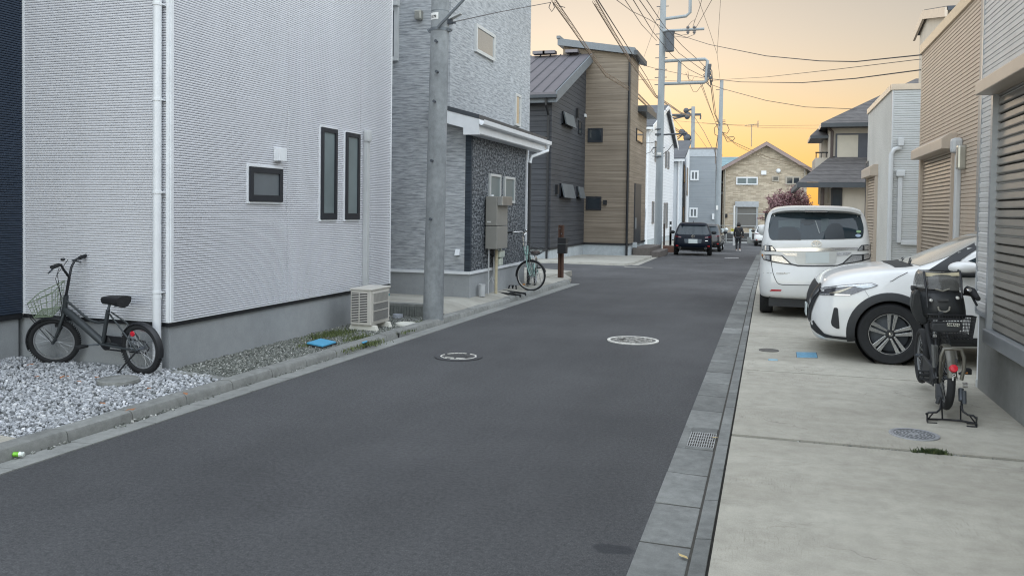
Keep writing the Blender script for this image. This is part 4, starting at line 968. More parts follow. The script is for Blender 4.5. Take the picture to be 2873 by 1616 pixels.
m.build('array', plain('antenna_metal', (.30, .24, .2)), t)
# house with teal roof behind, left
Yq = 95; a, b = atY(2012, 440, Yq), atY(2100, 440, Yq)
t = thing('teal_roof_house', 'distant house with pale teal roof showing behind the brick house', 'house', (a.x, Yq, zk))
m = MB(); m.box(a.x+.3, b.x, Yq, Yq+8, zk, atY(2012, 468, Yq).z); m.build('wall', M_CREAM, t)
m = MB(); z0, z1 = atY(2012, 475, Yq).z, atY(2012, 441, Yq+3).z; m.prism([(a.x, Yq-.5, z0), (a.x, Yq+3, z1), (a.x, Yq+8, z0)], (b.x-a.x+1, 0, 0)); m.build('roof', wall_mat('teal_roof', (.14, .22, .24), (.22, .30, .32), 1, 6, 1, .3, .7, .3, board=.35), t)
# brown balcony volume between pole and brick house
a, b = atY(2010, 600, YK+3), atY(2031, 600, YK+3)
t = thing('brown_side_house', 'brown clad house sliver with balcony rails between the far pole and the brick house', 'house', (a.x, YK+3, zk))
m = MB(); m.box(a.x, b.x+.3, YK+3, YK+9, zk, atY(2010, 478, YK+3).z); m.build('wall', plain('brown_cladding', (.20, .15, .115), .7, 0, .2), t)
m = MB()
for y_ in (515, 545): 
    z = atY(2010, y_, YK+2.9).z; m.box(a.x-.1, b.x+.2, YK+2.8, YK+2.95, z, z+.2)
m.build('balcony_rail', M_WTRIM, t)

# ================================================================ hip roofed house on the right
YH = 37; HP = PL((0, YH), 0); zh = zg(YH)
hx0 = HP.px(2325, 400)[0]; hx1 = hx0+9
t = thing('hip_roof_house', 'cream two storey house with dark hip roofs and a closed upper shutter', 'house', (hx0, YH, zh))
zu1 = HP.px(2340, 352)[1]; zu0 = HP.px(2340, 478)[1]
lx0 = HP.px(2262, 560)[0]
m = MB(); m.box(hx0, hx1, YH, YH+7, zh+2.5, zu1); m.build('upper_wall', M_CREAM, t)
m = MB(); m.box(lx0+.9, hx1, YH-1.6, YH+7.2, zh, zu0-.55); m.build('lower_wall', M_CREAM, t)
def hip(x0, x1, y0, y1, z, h, mat, par, fasc=.16, rx=None):
    w_ = (y1-y0)/2; ym = (y0+y1)/2; rx = min(rx or w_, (x1-x0)*.499)
    A_ = [(x0, y0, z), (x1, y0, z), (x1, y1, z), (x0, y1, z)]; r0, r1 = (x0+rx, ym, z+h), (x1-rx, ym, z+h)
    m = MB(); m.add(A_+[r0, r1], [(0, 1, 5, 4), (1, 2, 5), (2, 3, 4, 5), (3, 0, 4)]); ro = m.build('hip_roof', mat, par)
    m = MB(); m.box(x0, x1, y0, y1, z-fasc, z-.002); m.build('eave', M_DTRIM, ro); return ro
ex = HP.px(2301, 352)[0]; zE = HP.px(2310, 350)[1]; ap = HP.px(2452, 292)[1]
hip(ex, hx1+.6, YH-.6, YH+7.6, zE, 2.3, M_HROOF, t)
ex2 = HP.px(2232, 520)[0]; zE2 = HP.px(2240, 517)[1]
yy0, yy1 = YH-2.2, YH+8
m = MB(); zt2 = HP.px(2330, 466)[1]; xi2 = HP.px(2330, 470)[0]
A_ = [(ex2, yy0, zE2), (hx1+.5, yy0, zE2), (hx1+.5, YH, zt2+.4), (xi2, YH, zt2+.4), (ex2, yy1, zE2), (xi2, yy1-1, zt2+.4)]
m.add(A_, [(0, 1, 2, 3), (0, 3, 5, 4)]); ro = m.build('lower_roof', M_HROOF, t)
m = MB(); m.box(ex2, hx1+.5, yy0-.02, yy0+.15, zE2-.2, zE2-.005); m.box(ex2, ex2+.15, yy0+.15, yy1, zE2-.2, zE2-.005); m.box(ex2+.15, hx1, yy0+.15, YH, zE2-.12, zE2-.1); m.build('eave', M_DTRIM, ro)
# balcony wing
bx0 = HP.px(2288, 470)[0]; zb0, zb1 = HP.px(2300, 478)[1], HP.px(2300, 442)[1]
m = MB(); m.box(bx0, hx0-.01, YH+.3, YH+3, zb0, zb1); m.build('balcony', M_CREAM, t)
m = MB(); m.box(HP.px(2315, 400)[0], hx0-.01, YH+1.0, YH+4, zb1, HP.px(2300, 382)[1]); m.build('wing_wall', M_CREAM, t)
m = MB()
for k_ in range(3): m.cyl((bx0+.03+k_*.2, YH+.33, zb1), (bx0+.03+k_*.2, YH+.33, zb1+.22), .02, n=6)
m.cyl((bx0, YH+.33, zb1+.22), (hx0, YH+.33, zb1+.22), .03, n=6); m.build('balcony_rail', M_BLACKTRIM, t)
wx = HP.px(2274, 378)[0]; zw = HP.px(2280, 380)[1]
hip(wx, hx0+.02, YH+.15, YH+2.8, zw, .42, M_HROOF, t, .12)
r = wr(HP, 2349, 380, 2406, 451)
m = MB(); m.pbox(HP, *r, 0, .08); sh = m.build('shutter', plain('cream_shutter', (.50, .46, .38), .6, 0, .05), t)
m = MB(); m.pbox(HP, r[0]-.06, r[1]+.06, r[2]-.06, r[2], 0, .1); m.pbox(HP, r[0]-.06, r[1]+.06, r[3], r[3]+.06, 0, .1); m.pbox(HP, r[0]-.06, r[0], r[2], r[3], 0, .1); m.pbox(HP, r[1], r[1]+.7, r[2]-.06, r[3]+.06, 0, .12); m.build('shutter_case', plain('dark_case', (.055, .06, .075), .5), sh)
LP = PL((0, YH-1.6), 0)
window(t, LP, wr(LP, 2332, 528, 2361, 640), M_BLACKTRIM, M_GLASS, .06, .05, back=.01)
m = MB(); q = atY(2307, 560, YH-1.62); m.cyl((q.x, YH-1.7, zE2-.2), (q.x, YH-1.7, zh), .07, n=8); m.build('downpipe', plain('brown_pipe', (.075, .055, .05), .5), t)
m = MB(); m.tube([(ex+.3, YH-.2, zE-.15), (hx0+.12, YH-.1, zE-.3), (hx0+.12, YH-.1, zu0)], .06, 8); m.build('downpipe', plain('brown_pipe', (.075, .055, .05), .5), t)
m = MB(); m.box(lx0+.3, lx0+2.2, YH-1.9, YH-1.7, zh, zh+1.5); m.build('garden_screen', plain('brown_screen', (.09, .06, .06), .7), t)

# ================================================================ right hand row: R3 (pale), R2 (tan), R1 (nearest)
X2 = 2.6
S3 = PL((X2, 0), pi/2, True)
y30, y31 = S3.px(2496, 600)[0], S3.px(2430, 600)[0]; z3 = S3.px(2496, 262)[1]
t = thing('pale_grey_house', 'pale grey ribbed house with drain pipe and duct between the tan house and hip roof', 'house', (X2, y30, zg(y30)))
zb3 = zg(y30)+.03; F3 = PL((0, y30), 0)
x3r = 12
m = MB(); m.box(X2+.012, x3r, y30+.012, y31, zb3, z3); m.build('wall_core', M_R3S, t)
ribs(F3, X2+.03, 6.5, zb3+.25, z3, .052, [(0, 0), (.1, .004), (.2, .012), (.75, .012), (.9, .003)]).build('front_wall', M_R3F, t, fix=False)
m = MB(); m.quad(S3.P(y30+.03, zb3+.25, .004), S3.P(y31, zb3+.25, .004), S3.P(y31, z3, .004), S3.P(y30+.03, z3, .004)); m.build('side_wall', M_R3S, t)
m = MB(); m.box(X2-.004, X2+.035, y30-.004, y30+.035, zb3, z3); m.build('corner_trim', M_PIPE, t)
m = MB(); m.box(X2-.03, x3r, y30-.03, y30+.1, z3, z3+.13); m.box(X2-.04, X2+.1, y30+.1, y31+.05, z3, z3+.13); m.build('coping', plain('peach_coping', (.52, .43, .33), .5), t)
uu = lambda x, y: F3.px(x, y)
m = MB(); a = uu(2525, 390); b = uu(2495, 430)
o = .08
m.tube([F3.P(uu(2524, 415)[0], uu(2524, 410)[1], o), F3.P(uu(2524, 418)[0], uu(2524, 416)[1], o), F3.P(uu(2508, 422)[0], uu(2508, 420)[1], o), F3.P(uu(2499, 428)[0], uu(2499, 434)[1], o), F3.P(uu(2498, 500)[0], zb3, o)], .05, 12)
dp = m.build('downpipe', M_PIPE, t, 40)
m = MB(); m.pbox(F3, *wr(F3, 2518, 388, 2533, 411), .0, .16); m.build('rain_head', M_PIPE, dp, bevel=.01)
m = MB(); u0, z0 = uu(2525, 490); u1, z1 = uu(2517, 681)
m.pbox(F3, u0-.045, u0+.045, z1, z0, .01, .08); m.pbox(F3, u0+.045, u0+.8, z1-.045, z1+.045, .01, .08); m.build('duct_cover', M_PIPE, t, bevel=.01)
m = MB(); m.pbox(F3, u0-.09, u0+.09, z0-.05, z0+.1, .01, .12); m.build('duct_cap', M_PIPE, t, bevel=.025)
r = wr(S3, 2438, 490, 2461, 690)
def shutter(par, pl, r, mat, railm, boxm, pitch, boxh, boxd, rail=.05, sill=None, box_extra=.03, zoff=.0):
    u0, u1, z0, z1 = r
    sl_ = ribs(pl, u0+rail, u1-rail, z0+(.06 if sill else 0), z1, pitch, [(0, .010), (.10, .010), (.15, .030), (.26, .034), (.88, .027), (.95, .014)]).build('shutter', mat, par, fix=False)
    m = MB(); m.pbox(pl, u0+rail*.5, u1-rail*.5, z0+.02, z1, .002, .010); m.build('slats_back', M_DARK, sl_)
    m = MB(); m.pbox(pl, u0-.01, u0+rail, z0-.02, z1, -.01, .075); m.build('side_rail', railm, sl_)
    m = MB(); m.pbox(pl, u1-rail, u1+.01, z0-.02, z1, -.01, .075); m.build('side_rail', railm, sl_)
    if sill: m = MB(); m.pbox(pl, u0-.01, u1+.01, z0-.06, z0+.06, -.01, .095); m.build('sill', sill, sl_, bevel=.008)
    m = MB(); b0, b1 = u0-box_extra, u1+box_extra; zt_ = z1+boxh; c = .35*boxd
    P = lambda u: [pl.P(u, z1-.01, 0), pl.P(u, z1-.01, boxd), pl.P(u, zt_-c, boxd), pl.P(u, zt_, boxd-c*1.4), pl.P(u, zt_, 0)]
    m.prism(P(b0), P(b1)[0]-P(b0)[0]); m.build('shutter_box', boxm, sl_, bevel=.008)
    return sl_
M_BOX2 = plain('tan_box', (.44, .37, .30), .45, .1, .05)
zz1 = S3.px(2450, 497)[1]
shutter(t, S3, (S3.px(2461, 600)[0], S3.px(2436, 600)[0], zb3+.1, zz1), M_SHUT2, M_BOX2, M_BOX2, .075, .28, .2)
window(t, S3, (S3.px(2434, 600)[0]-.0, S3.px(2428.5, 600)[0], zb3+.1, S3.px(2432, 455)[1]), M_WF, M_FROST, .05, .03, back=.01, name='door')
# tan house
S2 = S3
y20, y21 = 12.05, S2.px(2577, 600)[0]; z2t = S2.px(2585, 152)[1]
z2n = S2.px(2740, 4)[1]; z2 = (z2t+z2n)/2
t = thing('tan_house', 'tan ribbed house with big roller shutter behind the white crossover', 'house', (X2, y20, .03))
P2 = .057
ribs(S2, y20+.03, y21-.03, .30, z2, P2, [(0, -.003), (.13, -.003), (.17, .011), (.9, .012), (.97, .009)]).build('side_wall', M_R2, t, fix=False)
m = MB(); m.box(X2+.010, 12, y20, y21, .25, z2); m.build('wall_core', M_R2, t)
m = MB(); m.box(X2+.03, 12, y20+.03, y21-.03, -.1, .25); m.build('foundation', M_FOUND, t)
m = MB(); m.box(X2-.045, X2+.2, y20-.03, y21+.03, z2, z2+.17); m.box(X2+.2, 12, y20-.03, y20+.2, z2, z2+.17); m.box(X2+.2, 12, y21-.2, y21+.03, z2, z2+.17); m.build('coping', M_R2T, t, bevel=.01)
m = MB(); m.box(X2-.02, X2+.04, y20-.01, y20+.2, .25, z2); m.build('corner_trim', plain('grey_corner', (.27, .255, .24), .5), t)
m = MB(); m.box(X2-.014, X2+.03, y21-.03, y21, .25, z2); m.build('end_trim', M_R2, t)
sb = S2.px(2584, 449); sb2 = S2.px(2684, 413)
zbx = (S2.px(2590, 449)[1]+S2.px(2680, 418)[1])/2
shutter(t, S2, (S2.px(2684, 500)[0], S2.px(2590, 600)[0], .36, zbx), M_SHUT2, M_BOX2, M_BOX2, .060, .22, .22, .06)
m = MB(); dy = S2.px(2697, 500)[0]; zt_ = S2.px(2697, 405)[1]
m.pbox(S2, dy-.055, dy+.055, .25, zt_, .01, .085); m.build('duct_cover', M_PIPE, t, bevel=.02)
m = MB(); m.pbox(S2, dy-.12, dy+.08, zt_-.13, zt_+.08, .01, .15); m.build('duct_cap', M_PIPE, t, bevel=.045)
m = MB(); a = S2.px(2711, 440); m.pbox(S2, a[0]-.07, a[0]+.07, a[1]-.18, a[1]+.16, .0, .12); m.build('vent_hood', plain('steel_hood', (.42, .42, .38)), t, bevel=.03)
# gabled house looking over the parapet of the tan house
XG = 5.2; SG = PL((XG, 0), pi/2, True)
ga_ = SG.px(2602, 30); gl = SG.px(2578, 106); gn_ = SG.px(2662, 66)
half = abs(gl[0]-ga_[0]); 
yA = ga_[0]; yfar = gl[0]+.2; ynear = yA-(yfar-yA)
zA, zE_ = ga_[1], gl[1]+.25
t = thing('cream_gable_house', 'cream gabled house with dark roof showing above the tan house parapet', 'house', (XG, yA, 0))
m = MB(); m.prism([(XG, ynear-1.6, -.2), (XG, yfar-.4, -.2), (XG, yfar-.4, zE_), (XG, yA, zA-.2), (XG, ynear-1.6, zE_-1.6*(zA-zE_)/(yA-ynear))], (8, 0, 0)); m.build('wall', M_CREAM, t)
for s_, ye, ze_ in ((1, yfar+.1, zE_), (-1, ynear-2.2, zE_-2.2*(zA-zE_)/(yA-ynear))):
    m = MB(); lo = [(XG-.10, ye, ze_-.12), (XG-.10, yA, zA-.1), (XG+8.5, yA, zA-.1), (XG+8.5, ye, ze_-.12)]; m.hexa(lo, [V(q)+V((0, 0, .13)) for q in lo]); ro = m.build('roof_slope', plain('blue_slate', (.055, .066, .085), .7, 0, .15, 3), t)
    m = MB(); lo = [(XG-.16, ye, ze_-.32), (XG-.16, yA, zA-.30), (XG-.08, yA, zA-.30), (XG-.08, ye, ze_-.32)]; m.hexa(lo, [V(q)+V((0, 0, .30)) for q in lo]); m.build('barge_board', plain('peach_board', (.52, .44, .36), .6), ro)
# nearest right house
gR = G(2740.8, 1086.5, .03); X1, yR = gR.x, gR.y
S1 = PL((X1, 0), pi/2, True)
t = thing('near_right_house', 'pale grey boarded house with large roller shutter at the right edge', 'house', (X1, yR, .03))
zs1 = S1.px(2744, 868)[1]; yc1 = S1.px(2765, 0)[0]; P1 = .092; HR1 = 6.4
XO = X1-.02
S1o = PL((XO, 0), pi/2, True)
ribs(S1o, -3, yR, zs1, HR1, P1, [(0, 0), (.06, 0), (.12, .006), (.40, .008), (.45, .004), (.50, .011), (.9, .013), (.97, .003)]).build('side_wall', M_R1, t, fix=False)
m = MB(); m.box(XO+.008, 9, -3, yR-.004, zs1, HR1); m.build('wall_core', M_R1, t)
m = MB(); m.box(XO-.016, XO+.05, yR-.028, yR+.012, zs1-.01, HR1); m.build('corner_trim', M_ALU, t)
m = MB(); m.box(X1, 9, -2.9, yR-.02, -.1, zs1-.03); m.build('foundation', mat_concrete('grey_foundation', (.20, .205, .20), (.29, .295, .285), .35, (1, 1, .3), 1.2), t)
m = MB(); m.box(XO-.012, XO+.05, -3, yR, zs1-.035, zs1-.001); m.build('base_trim', M_ALU, t)
m = MB(); m.box(XO-.2, 9.2, -3.2, yR+.2, HR1, HR1+.2); m.build('roof', M_DTRIM, t)
m = MB(); m.cyl((X1+.035, yR+.03, .09), (X1+.035, yR+.03, zs1), .035, n=14); m.build('downpipe', M_WTRIM, t, 40)
m = MB(); m.cyl((X1+.035, yR+.03, .0), (X1+.035, yR+.03, .10), .042, n=14); m.build('pipe_socket', M_PIPE, t, 40)
a = S1o.px(2805, 930); zs_top = S1o.px(2812, 262)[1]; zsl = S1o.px(2795, 945)[1]
shutter(t, S1o, (S1o.px(2873, 600)[0]-2.2, S1o.px(2800, 600)[0], zsl, zs_top), M_SHUT, M_ALU, M_BOX2, .074, .165, .2, .05, M_ALU)
# ================================================================ poles
M_CONC = mat_concrete('pole_concrete', (.20, .215, .225), (.34, .36, .37), .55, (1, 1, .35), 2.2, .8, .7)
M_STEEL = plain('pole_steel', (.17, .19, .21), .5, .5, .15, 8)
M_STEELD = plain('dark_steel', (.075, .085, .10), .5, .4, .15, 8)
M_WIRE = plain('cable_black', (.06, .055, .055), .7, 0, 0)
p1 = G(1215, 896, .06)
t = thing('utility_pole', 'big mottled concrete utility pole standing by the left kerb with a number plate', 'pole', p1)
lean = .0135
def onp(z): return p1+V((lean*(z-.06), 0, z-.06))
m = MB(); m.tube([onp(-.2), onp(2), onp(5), onp(11)], [.148, .139, .126, .10], 40); m.build('shaft', M_CONC, t, 50)
def pole_z(x, y): return atY(x, y, p1.y-.14).z
m = MB(); zc = pole_z(1230, 79); c = onp(zc)
m.lathe(c, (0, 0, 1), [(.129, -.022), (.136, -.022), (.136, .022), (.129, .022)], 32)
for s_ in (-1, 1): m.box(c.x+s_*.135-.03, c.x+s_*.135+.03, c.y-.035, c.y+.035, c.z-.03, c.z+.02); m.cyl(c+V((s_*.16, -.05, 0)), c+V((s_*.16, .05, 0)), .016, n=8)
m.build('clamp_band', M_STEEL, t, 40)
m = MB(); b0 = atY(1228, 78, p1.y-.16); b1 = atY(1312, -12, p1.y-.16); d = (b1-b0).normalized(); m.cyl(b0, b0+d*.9, .022, n=8); m.build('brace_rod', M_STEEL, t)
m = MB()
for x, y in ((1227, 118), (1229, 203), (1222, 286), (1215, 452), (1212, 615)):
    q = atY(x, y, p1.y-.125); m.cyl(q, q+V((0, -.06, 0)), .014, n=8); m.cyl(q+V((0, -.055, 0)), q+V((0, -.07, 0)), .022, n=8)
m.build('step_bolts', M_STEELD, t)
zp = pole_z(1222, 44); m = MB(); c = onp(zp); R_ = .1335
pts = [(c.x+cos(a)*R_, c.y+sin(a)*R_) for a in [radians(-142+8*k) for k in range(9)]]
for (ax_, ay_), (bx_, by_) in zip(pts[:-1], pts[1:]): m.quad((ax_, ay_, zp-.05), (bx_, by_, zp-.05), (bx_, by_, zp+.045), (ax_, ay_, zp+.045))
pla = m.build('number_plate', plain('plate_white', (.72, .72, .70), .5), t)
an = radians(-112); M = Matrix.Translation((c.x+cos(an)*(R_+.004), c.y+sin(an)*(R_+.004), zp-.015))@Matrix.Rotation(an+pi/2, 4, 'Z')@Matrix.Rotation(pi/2, 4, 'X')
text('plate_number', '1179', plain('ink_black', (.02, .02, .02), .7, 0, 0), M, .055, .001, pla, .001)
m = MB(); m.lathe(onp(zp+.08), (0, 0, 1), [(.1285, -.006), (.131, -.006), (.131, .006), (.1285, .006)], 32); m.build('steel_band', M_STEEL, t)
q = atY(1262, 55, p1.y); t2 = thing('street_lamp', 'small LED street lamp on the right side of the big utility pole', 'lamp', q)
q2 = atY(1294, 39, p1.y-.0); d = (q2-q).normalized(); up = V((0, 0, 1)); side = d.cross(up).normalized(); nn = side.cross(d)
m = MB(); w1 = side*.055; m.hexa([q-w1-nn*.012, q2-w1*.8-nn*.008, q2+w1*.8-nn*.008, q+w1-nn*.012], [q-w1*.8+nn*.02, q2-w1*.6+nn*.006, q2+w1*.6+nn*.006, q+w1*.8+nn*.02]); m.build('lamp_head', plain('lamp_grey', (.50, .51, .50), .4, .2), t2, bevel=.005)
m = MB(); m.box(q.x-.06, q.x+.04, q.y-.03, q.y+.03, q.z-.07, q.z+.0); m.cyl(q+V((0, 0, -.05)), q+V((.09, 0, -.055)), .014, n=8); m.build('bracket', M_STEELD, t2)

def pole(name, label, base, top, r0, r1, mat, n=20, extra=0):
    t = thing(name, label, 'pole', base)
    m = MB(); m.tube([base+V((0, 0, -.3)), base.lerp(top, .5), top], [r0, (r0+r1)/2, r1], n); m.build('shaft', mat, t, 50); return t
M_PGREY = plain('pole_grey', (.27, .30, .32), .7, 0, .12, 3, stretch=(1, 1, .4))
b2 = GS(1845, 710); b2.z = zg(b2.y); yp2 = b2.y
T2 = atY(1862, -40, yp2)
p2 = pole('utility_pole', 'tall grey utility pole with transformer and two bracket frames in front of the white houses', b2, T2, .21, .15, M_PGREY)
def A(x, y, dy=0.0): return atY(x, y, yp2+dy)
m = MB(); m.tube([A(1867, 54), A(1925, 46), A(1936, 36), A(1937, -30)], .085, 10); m.build('upper_frame', M_PGREY, p2, 40)
m = MB(); m.tube([A(1862, 173), A(1905, 170), A(1978, 167), A(1985, 172), A(1981, 228), A(1976, 232), A(1862, 236)], .085, 10); m.cyl(A(1907, 171), A(1905, 233), .10, n=10); m.build('lower_frame', M_PGREY, p2, 40)
m = MB(); m.cyl(A(1860, 88, -.2), A(1976, 82, -.2), .07, n=8); m.build('cross_arm', M_PGREY, p2)
c0, c1 = A(1879, 145, -.3), A(1879, 92, -.3)
m = MB(); m.cyl(c0, c1, .23, .24, n=20); tr = m.build('transformer', M_STEELD, p2, 40)
m = MB(); m.cyl(c1, c1+V((0, 0, .06)), .27, n=20); m.build('cover', M_STEELD, tr, 40)
m = MB()
for x in (1930, 1948):
    a, b = A(x, 74, -.2), A(x, 97, -.2); m.cyl(b, a, .05, n=10)
    for k in range(4): q = b.lerp(a, .2+k*.2); m.cyl(q, q+V((0, 0, .04)), .09, n=10)
m.build('insulator', plain('insulator_grey', (.12, .12, .13), .35), p2, 40)
m = MB()
for y in (19, 56, 96, 126, 163, 196, 218, 238, 415, 439):
    q = A(1860-y*.028, y); m.cyl(q-V((.32, 0, 0)), q+V((.32, 0, 0)), .02, n=6)
m.build('step_bolts', M_STEELD, p2)
m = MB()
for y, h_ in ((381, .10), (443, .07), (365, .05)):
    q = A(1849, y); m.cyl(q, q+V((0, 0, h_)), .215, n=20)
m.build('clamp_band', M_STEELD, p2, 40)
m = MB(); q = A(1850, 432, -.18); m.box(q.x-.1, q.x+.1, q.y-.03, q.y+.03, q.z-.06, q.z+.07); m.build('tag_plate', plain('plate_white', (.72, .72, .7)), p2)
m = MB(); m.cyl(A(1855, 379), A(1926, 375), .045, n=8); m.build('side_arm', M_STEELD, p2)
random.seed(4)
m = MB(); q0 = A(1988, 205)
for k in range(9):
    s0 = A(1984+random.uniform(0, 8), 182+k*5); m.tube([s0, s0+V((random.uniform(-.25, .2), 0, -.15)), s0+V((random.uniform(-.15, .2), .1, -.42))], .025, 5)
for k in range(6): q = A(1990+random.uniform(-3, 3), 184+k*7); m.box(q.x-.09, q.x+.09, q.y-.08, q.y+.08, q.z-.06, q.z+.06)
m.build('cable_joints', M_STEELD, p2)
b3 = GS(2011, 690); b3.z = zg(b3.y); yp3 = b3.y
p3 = pole('utility_pole', 'slim plain utility pole beyond the dark car, beside the grey block house', b3, atY(2025, 226, yp3), .21, .12, M_PGREY)
m = MB()
for y in (338, 342, 350, 252): q = atY(2022, y, yp3); m.cyl(q-V((.32, 0, 0)), q+V((.32, 0, 0)), .02, n=6)
m.build('step_bolts', M_STEELD, p3)
m = MB(); q = atY(2012, 583, yp3-.2); m.box(q.x-.07, q.x+.07, q.y-.02, q.y+.02, q.z-.15, q.z+.15); m.build('tag_plate', plain('plate_white', (.72, .72, .7)), p3)
m = MB()
for pts in ([(2022, 345), (2040, 350), (2046, 365), (2040, 375), (2026, 372)], [(2026, 370), (2040, 398), (2055, 396), (2062, 388), (2058, 384), (2040, 386)], [(2016, 350), (2004, 360), (2006, 378), (2014, 382), (2013, 390)], [(2013, 390), (2008, 420), (2008, 460)]):
    m.tube([atY(x, y, yp3) for x, y in pts], .028, 5)
m.build('cable_loops', plain('cable_brown', (.16, .11, .07), .7, 0, 0), p3, 60)
yp4 = 92; b4 = atY(1941, 600, yp4); b4.z = zg(yp4)
p4 = pole('utility_pole', 'short looking far utility pole with crossarms above the grey block house', b4, atY(1945, 300, yp4), .24, .2, M_PGREY)
B_ = lambda x, y: atY(x, y, yp4)
m = MB(); m.cyl(B_(1865, 324), B_(1967, 322), .13, n=6); m.cyl(B_(1922, 312), B_(1942, 307), .1, n=6); m.cyl(B_(1860, 380), B_(1925, 375), .09, n=6); m.cyl(B_(1875, 333), B_(1940, 321), .06, n=6); m.build('cross_arm', M_STEELD, p4)
m = MB()
for x, y in ((1925, 311), (1930, 322), (1928, 328), (1922, 377), (1915, 371), (1912, 370)): q = B_(x, y); m.ball(q, .3, 8, 6)
q = B_(1928, 387); m.ball(q, .42, 10, 8); m.cyl(B_(1966, 325), B_(1965, 335), .08, n=6); m.build('insulator', M_STEELD, p4, 60)
m = MB(); m.cyl(B_(1896, 396), B_(1918, 376), .06, n=5); m.cyl(B_(1888, 390), B_(1920, 376), .05, n=5); m.tube([B_(1890, 335), B_(1925, 326)], .08, 5); m.build('stay', M_STEELD, p4)

# ================================================================ wires
wn = [0]
M_WIREB = plain('cable_warm', (.17, .12, .08), .7, 0, 0)
def wire(label, pts, r=.011, mat=None, sag=0.0, group='overhead cables', loops=None, n=14):
    P = [V(q) for q in pts]
    if len(P) == 2 and sag:
        P = [P[0].lerp(P[1], k/n)-V((0, 0, 4*sag*(k/n)*(1-k/n))) for k in range(n+1)]
    m = MB(); m.tube(P, r, 5)
    if loops:
        rl, pitch, off = loops; L = sum((b-a).length for a, b in zip(P[:-1], P[1:])); k = 0; acc = 0; hel = []
        for a, b in zip(P[:-1], P[1:]):
            d = b-a; st = max(2, int(d.length/pitch*6)); s1 = d.cross(V((0, 0, 1))).normalized(); s2 = s1.cross(d.normalized())
            for j in range(st):
                th = 2*pi*(acc+j)/6.0; hel.append(a+d*(j/st)-V((0, 0, off))+s1*cos(th)*rl+s2*sin(th)*rl)
            acc += st
        m.tube(hel, .0055, 4); m.tube([q-V((0, 0, off*2)) for q in P], r*1.2, 5)
    o = m.build('cable', mat or M_WIRE, None, 60); tag(o, label, 'cable', group); return o
def Y(x, y, Yv): return atY(x, y, Yv)
GP_ = p1+V((.15, 0, 0))
wire('thin service cable from the big pole lamp across the grey house gable', [onp(pole_z(1262, 55)-.02)+V((.13, 0, 0)), Y(1400, 35, 14), Y(1545, 8, 17)], .007)
# spiral wrapped bundles coming down to the left houses
wire('leftmost spiral wrapped cable bundle slanting over the tan house roof', [Y(1552, -10, 17), Y(1600, 60, 21), Y(1660, 150, 27), Y(1700, 205, 31), Y(1765, 245, 35)], .010, M_WIREB, loops=(.055, .22, .07))
wire('second spiral wrapped cable bundle running behind the tan house eave to the far pole', [Y(1668, -5, 18), Y(1720, 85, 24), Y(1768, 165, 31), Y(1838, 265, 44), Y(1912, 316, 70), Y(1940, 324, 92)], .010, M_WIREB, loops=(.055, .26, .07))
wire('dark cable under the second spiral bundle', [Y(1674, -5, 18), Y(1752, 118, 28), Y(1815, 218, 40), Y(1855, 295, 50), Y(1930, 378, 92)], .014)
wire('faint spiral bundle below the tan house gutter at far pole height', [Y(1788, 262, 44), Y(1830, 305, 60), Y(1870, 345, 75), Y(1915, 372, 92)], .022, M_WIREB, loops=(.12, .5, .10))
wire('cable meeting the tall pole transformer from the upper left', [Y(1722, -5, 26), Y(1772, 32, 33), Y(1820, 55, 40), Y(1862, 80, yp2)], .013)
wire('second cable from the upper left into the tall pole bracket', [Y(1750, -5, 26), Y(1800, 70, 34), Y(1842, 115, yp2)], .012)
wire('long cable crossing the tall pole towards the lower frame', [Y(1773, -5, 26), Y(1830, 88, 36), Y(1884, 155, yp2-.4), Y(1932, 195, yp2), Y(1978, 218, yp2)], .014)
wire('steeper cable crossing just right of the previous one', [Y(1790, -5, 26), Y(1850, 80, 38), Y(1905, 150, yp2-.4), Y(1978, 202, yp2)], .014)
wire('uppermost diagonal cable passing over the transformer', [Y(1810, -5, 28), Y(1862, 72, 38), Y(1915, 130, yp2-.4), Y(1962, 172, yp2), Y(1981, 192, yp2)], .014)
wire('stay wire from the tan roof up to the tall pole', [Y(1807, 160, 40), Y(1832, 90, 42), Y(1852, 20, yp2)], .008)
wire('house drop cable from the tan house over the tall pole to the frame end', [Y(1790, 180, 38), Y(1835, 192, 42), Y(1900, 206, yp2), Y(1985, 222, yp2)], .011)
wire('thin level cable behind the tall pole', [Y(1790, 224, 50), Y(1900, 228, 52), Y(2025, 226, yp3)], .01)
wire('cable from the crossarm rising steeply to the upper right', [Y(1944, 75, yp2), Y(1962, 25, 38), Y(1972, -10, 34)], .012)
wire('cable from the second insulator rising to the upper right', [Y(1952, 80, yp2), Y(1975, 40, 38), Y(2003, -10, 32)], .012)
wire('jumper loop on the transformer crossarm', [A(1930, 74, -.2), A(1940, 62, -.2), A(1949, 56, -.2), A(1947, 66, -.2)], .011)
wire('jumper from the insulators down to the transformer', [A(1930, 97, -.2), A(1912, 100, -.3), A(1888, 92, -.3)], .011)
wire('lower jumper from the insulators down to the transformer', [A(1948, 98, -.2), A(1925, 107, -.3), A(1890, 102, -.3)], .011)
wire('thin pair of converging cables meeting in a knot above the slim pole', [Y(1958, -5, 40), Y(1990, 85, 47), Y(2012, 153, 52), Y(2018, 205, 58), Y(2021, 232, yp3)], .01)
wire('straight thin cable dropping to the knot above the slim pole', [Y(2022, -5, 46), Y(2016, 90, 50), Y(2012, 153, 52)], .01)
wire('long sagging cable from the transformer to the tan house parapet', [A(1892, 95), Y(1990, 126, 38), Y(2150, 158, 27), Y(2300, 172, 22), Y(2400, 174, 19.5), Y(2585, 155, 16.8)], .0125)
wire('middle thin cable rising gently to the tan house wall', [Y(1998, 226, yp2), Y(2150, 217, 30), Y(2350, 195, 21), Y(2583, 167, 16.8)], .007)
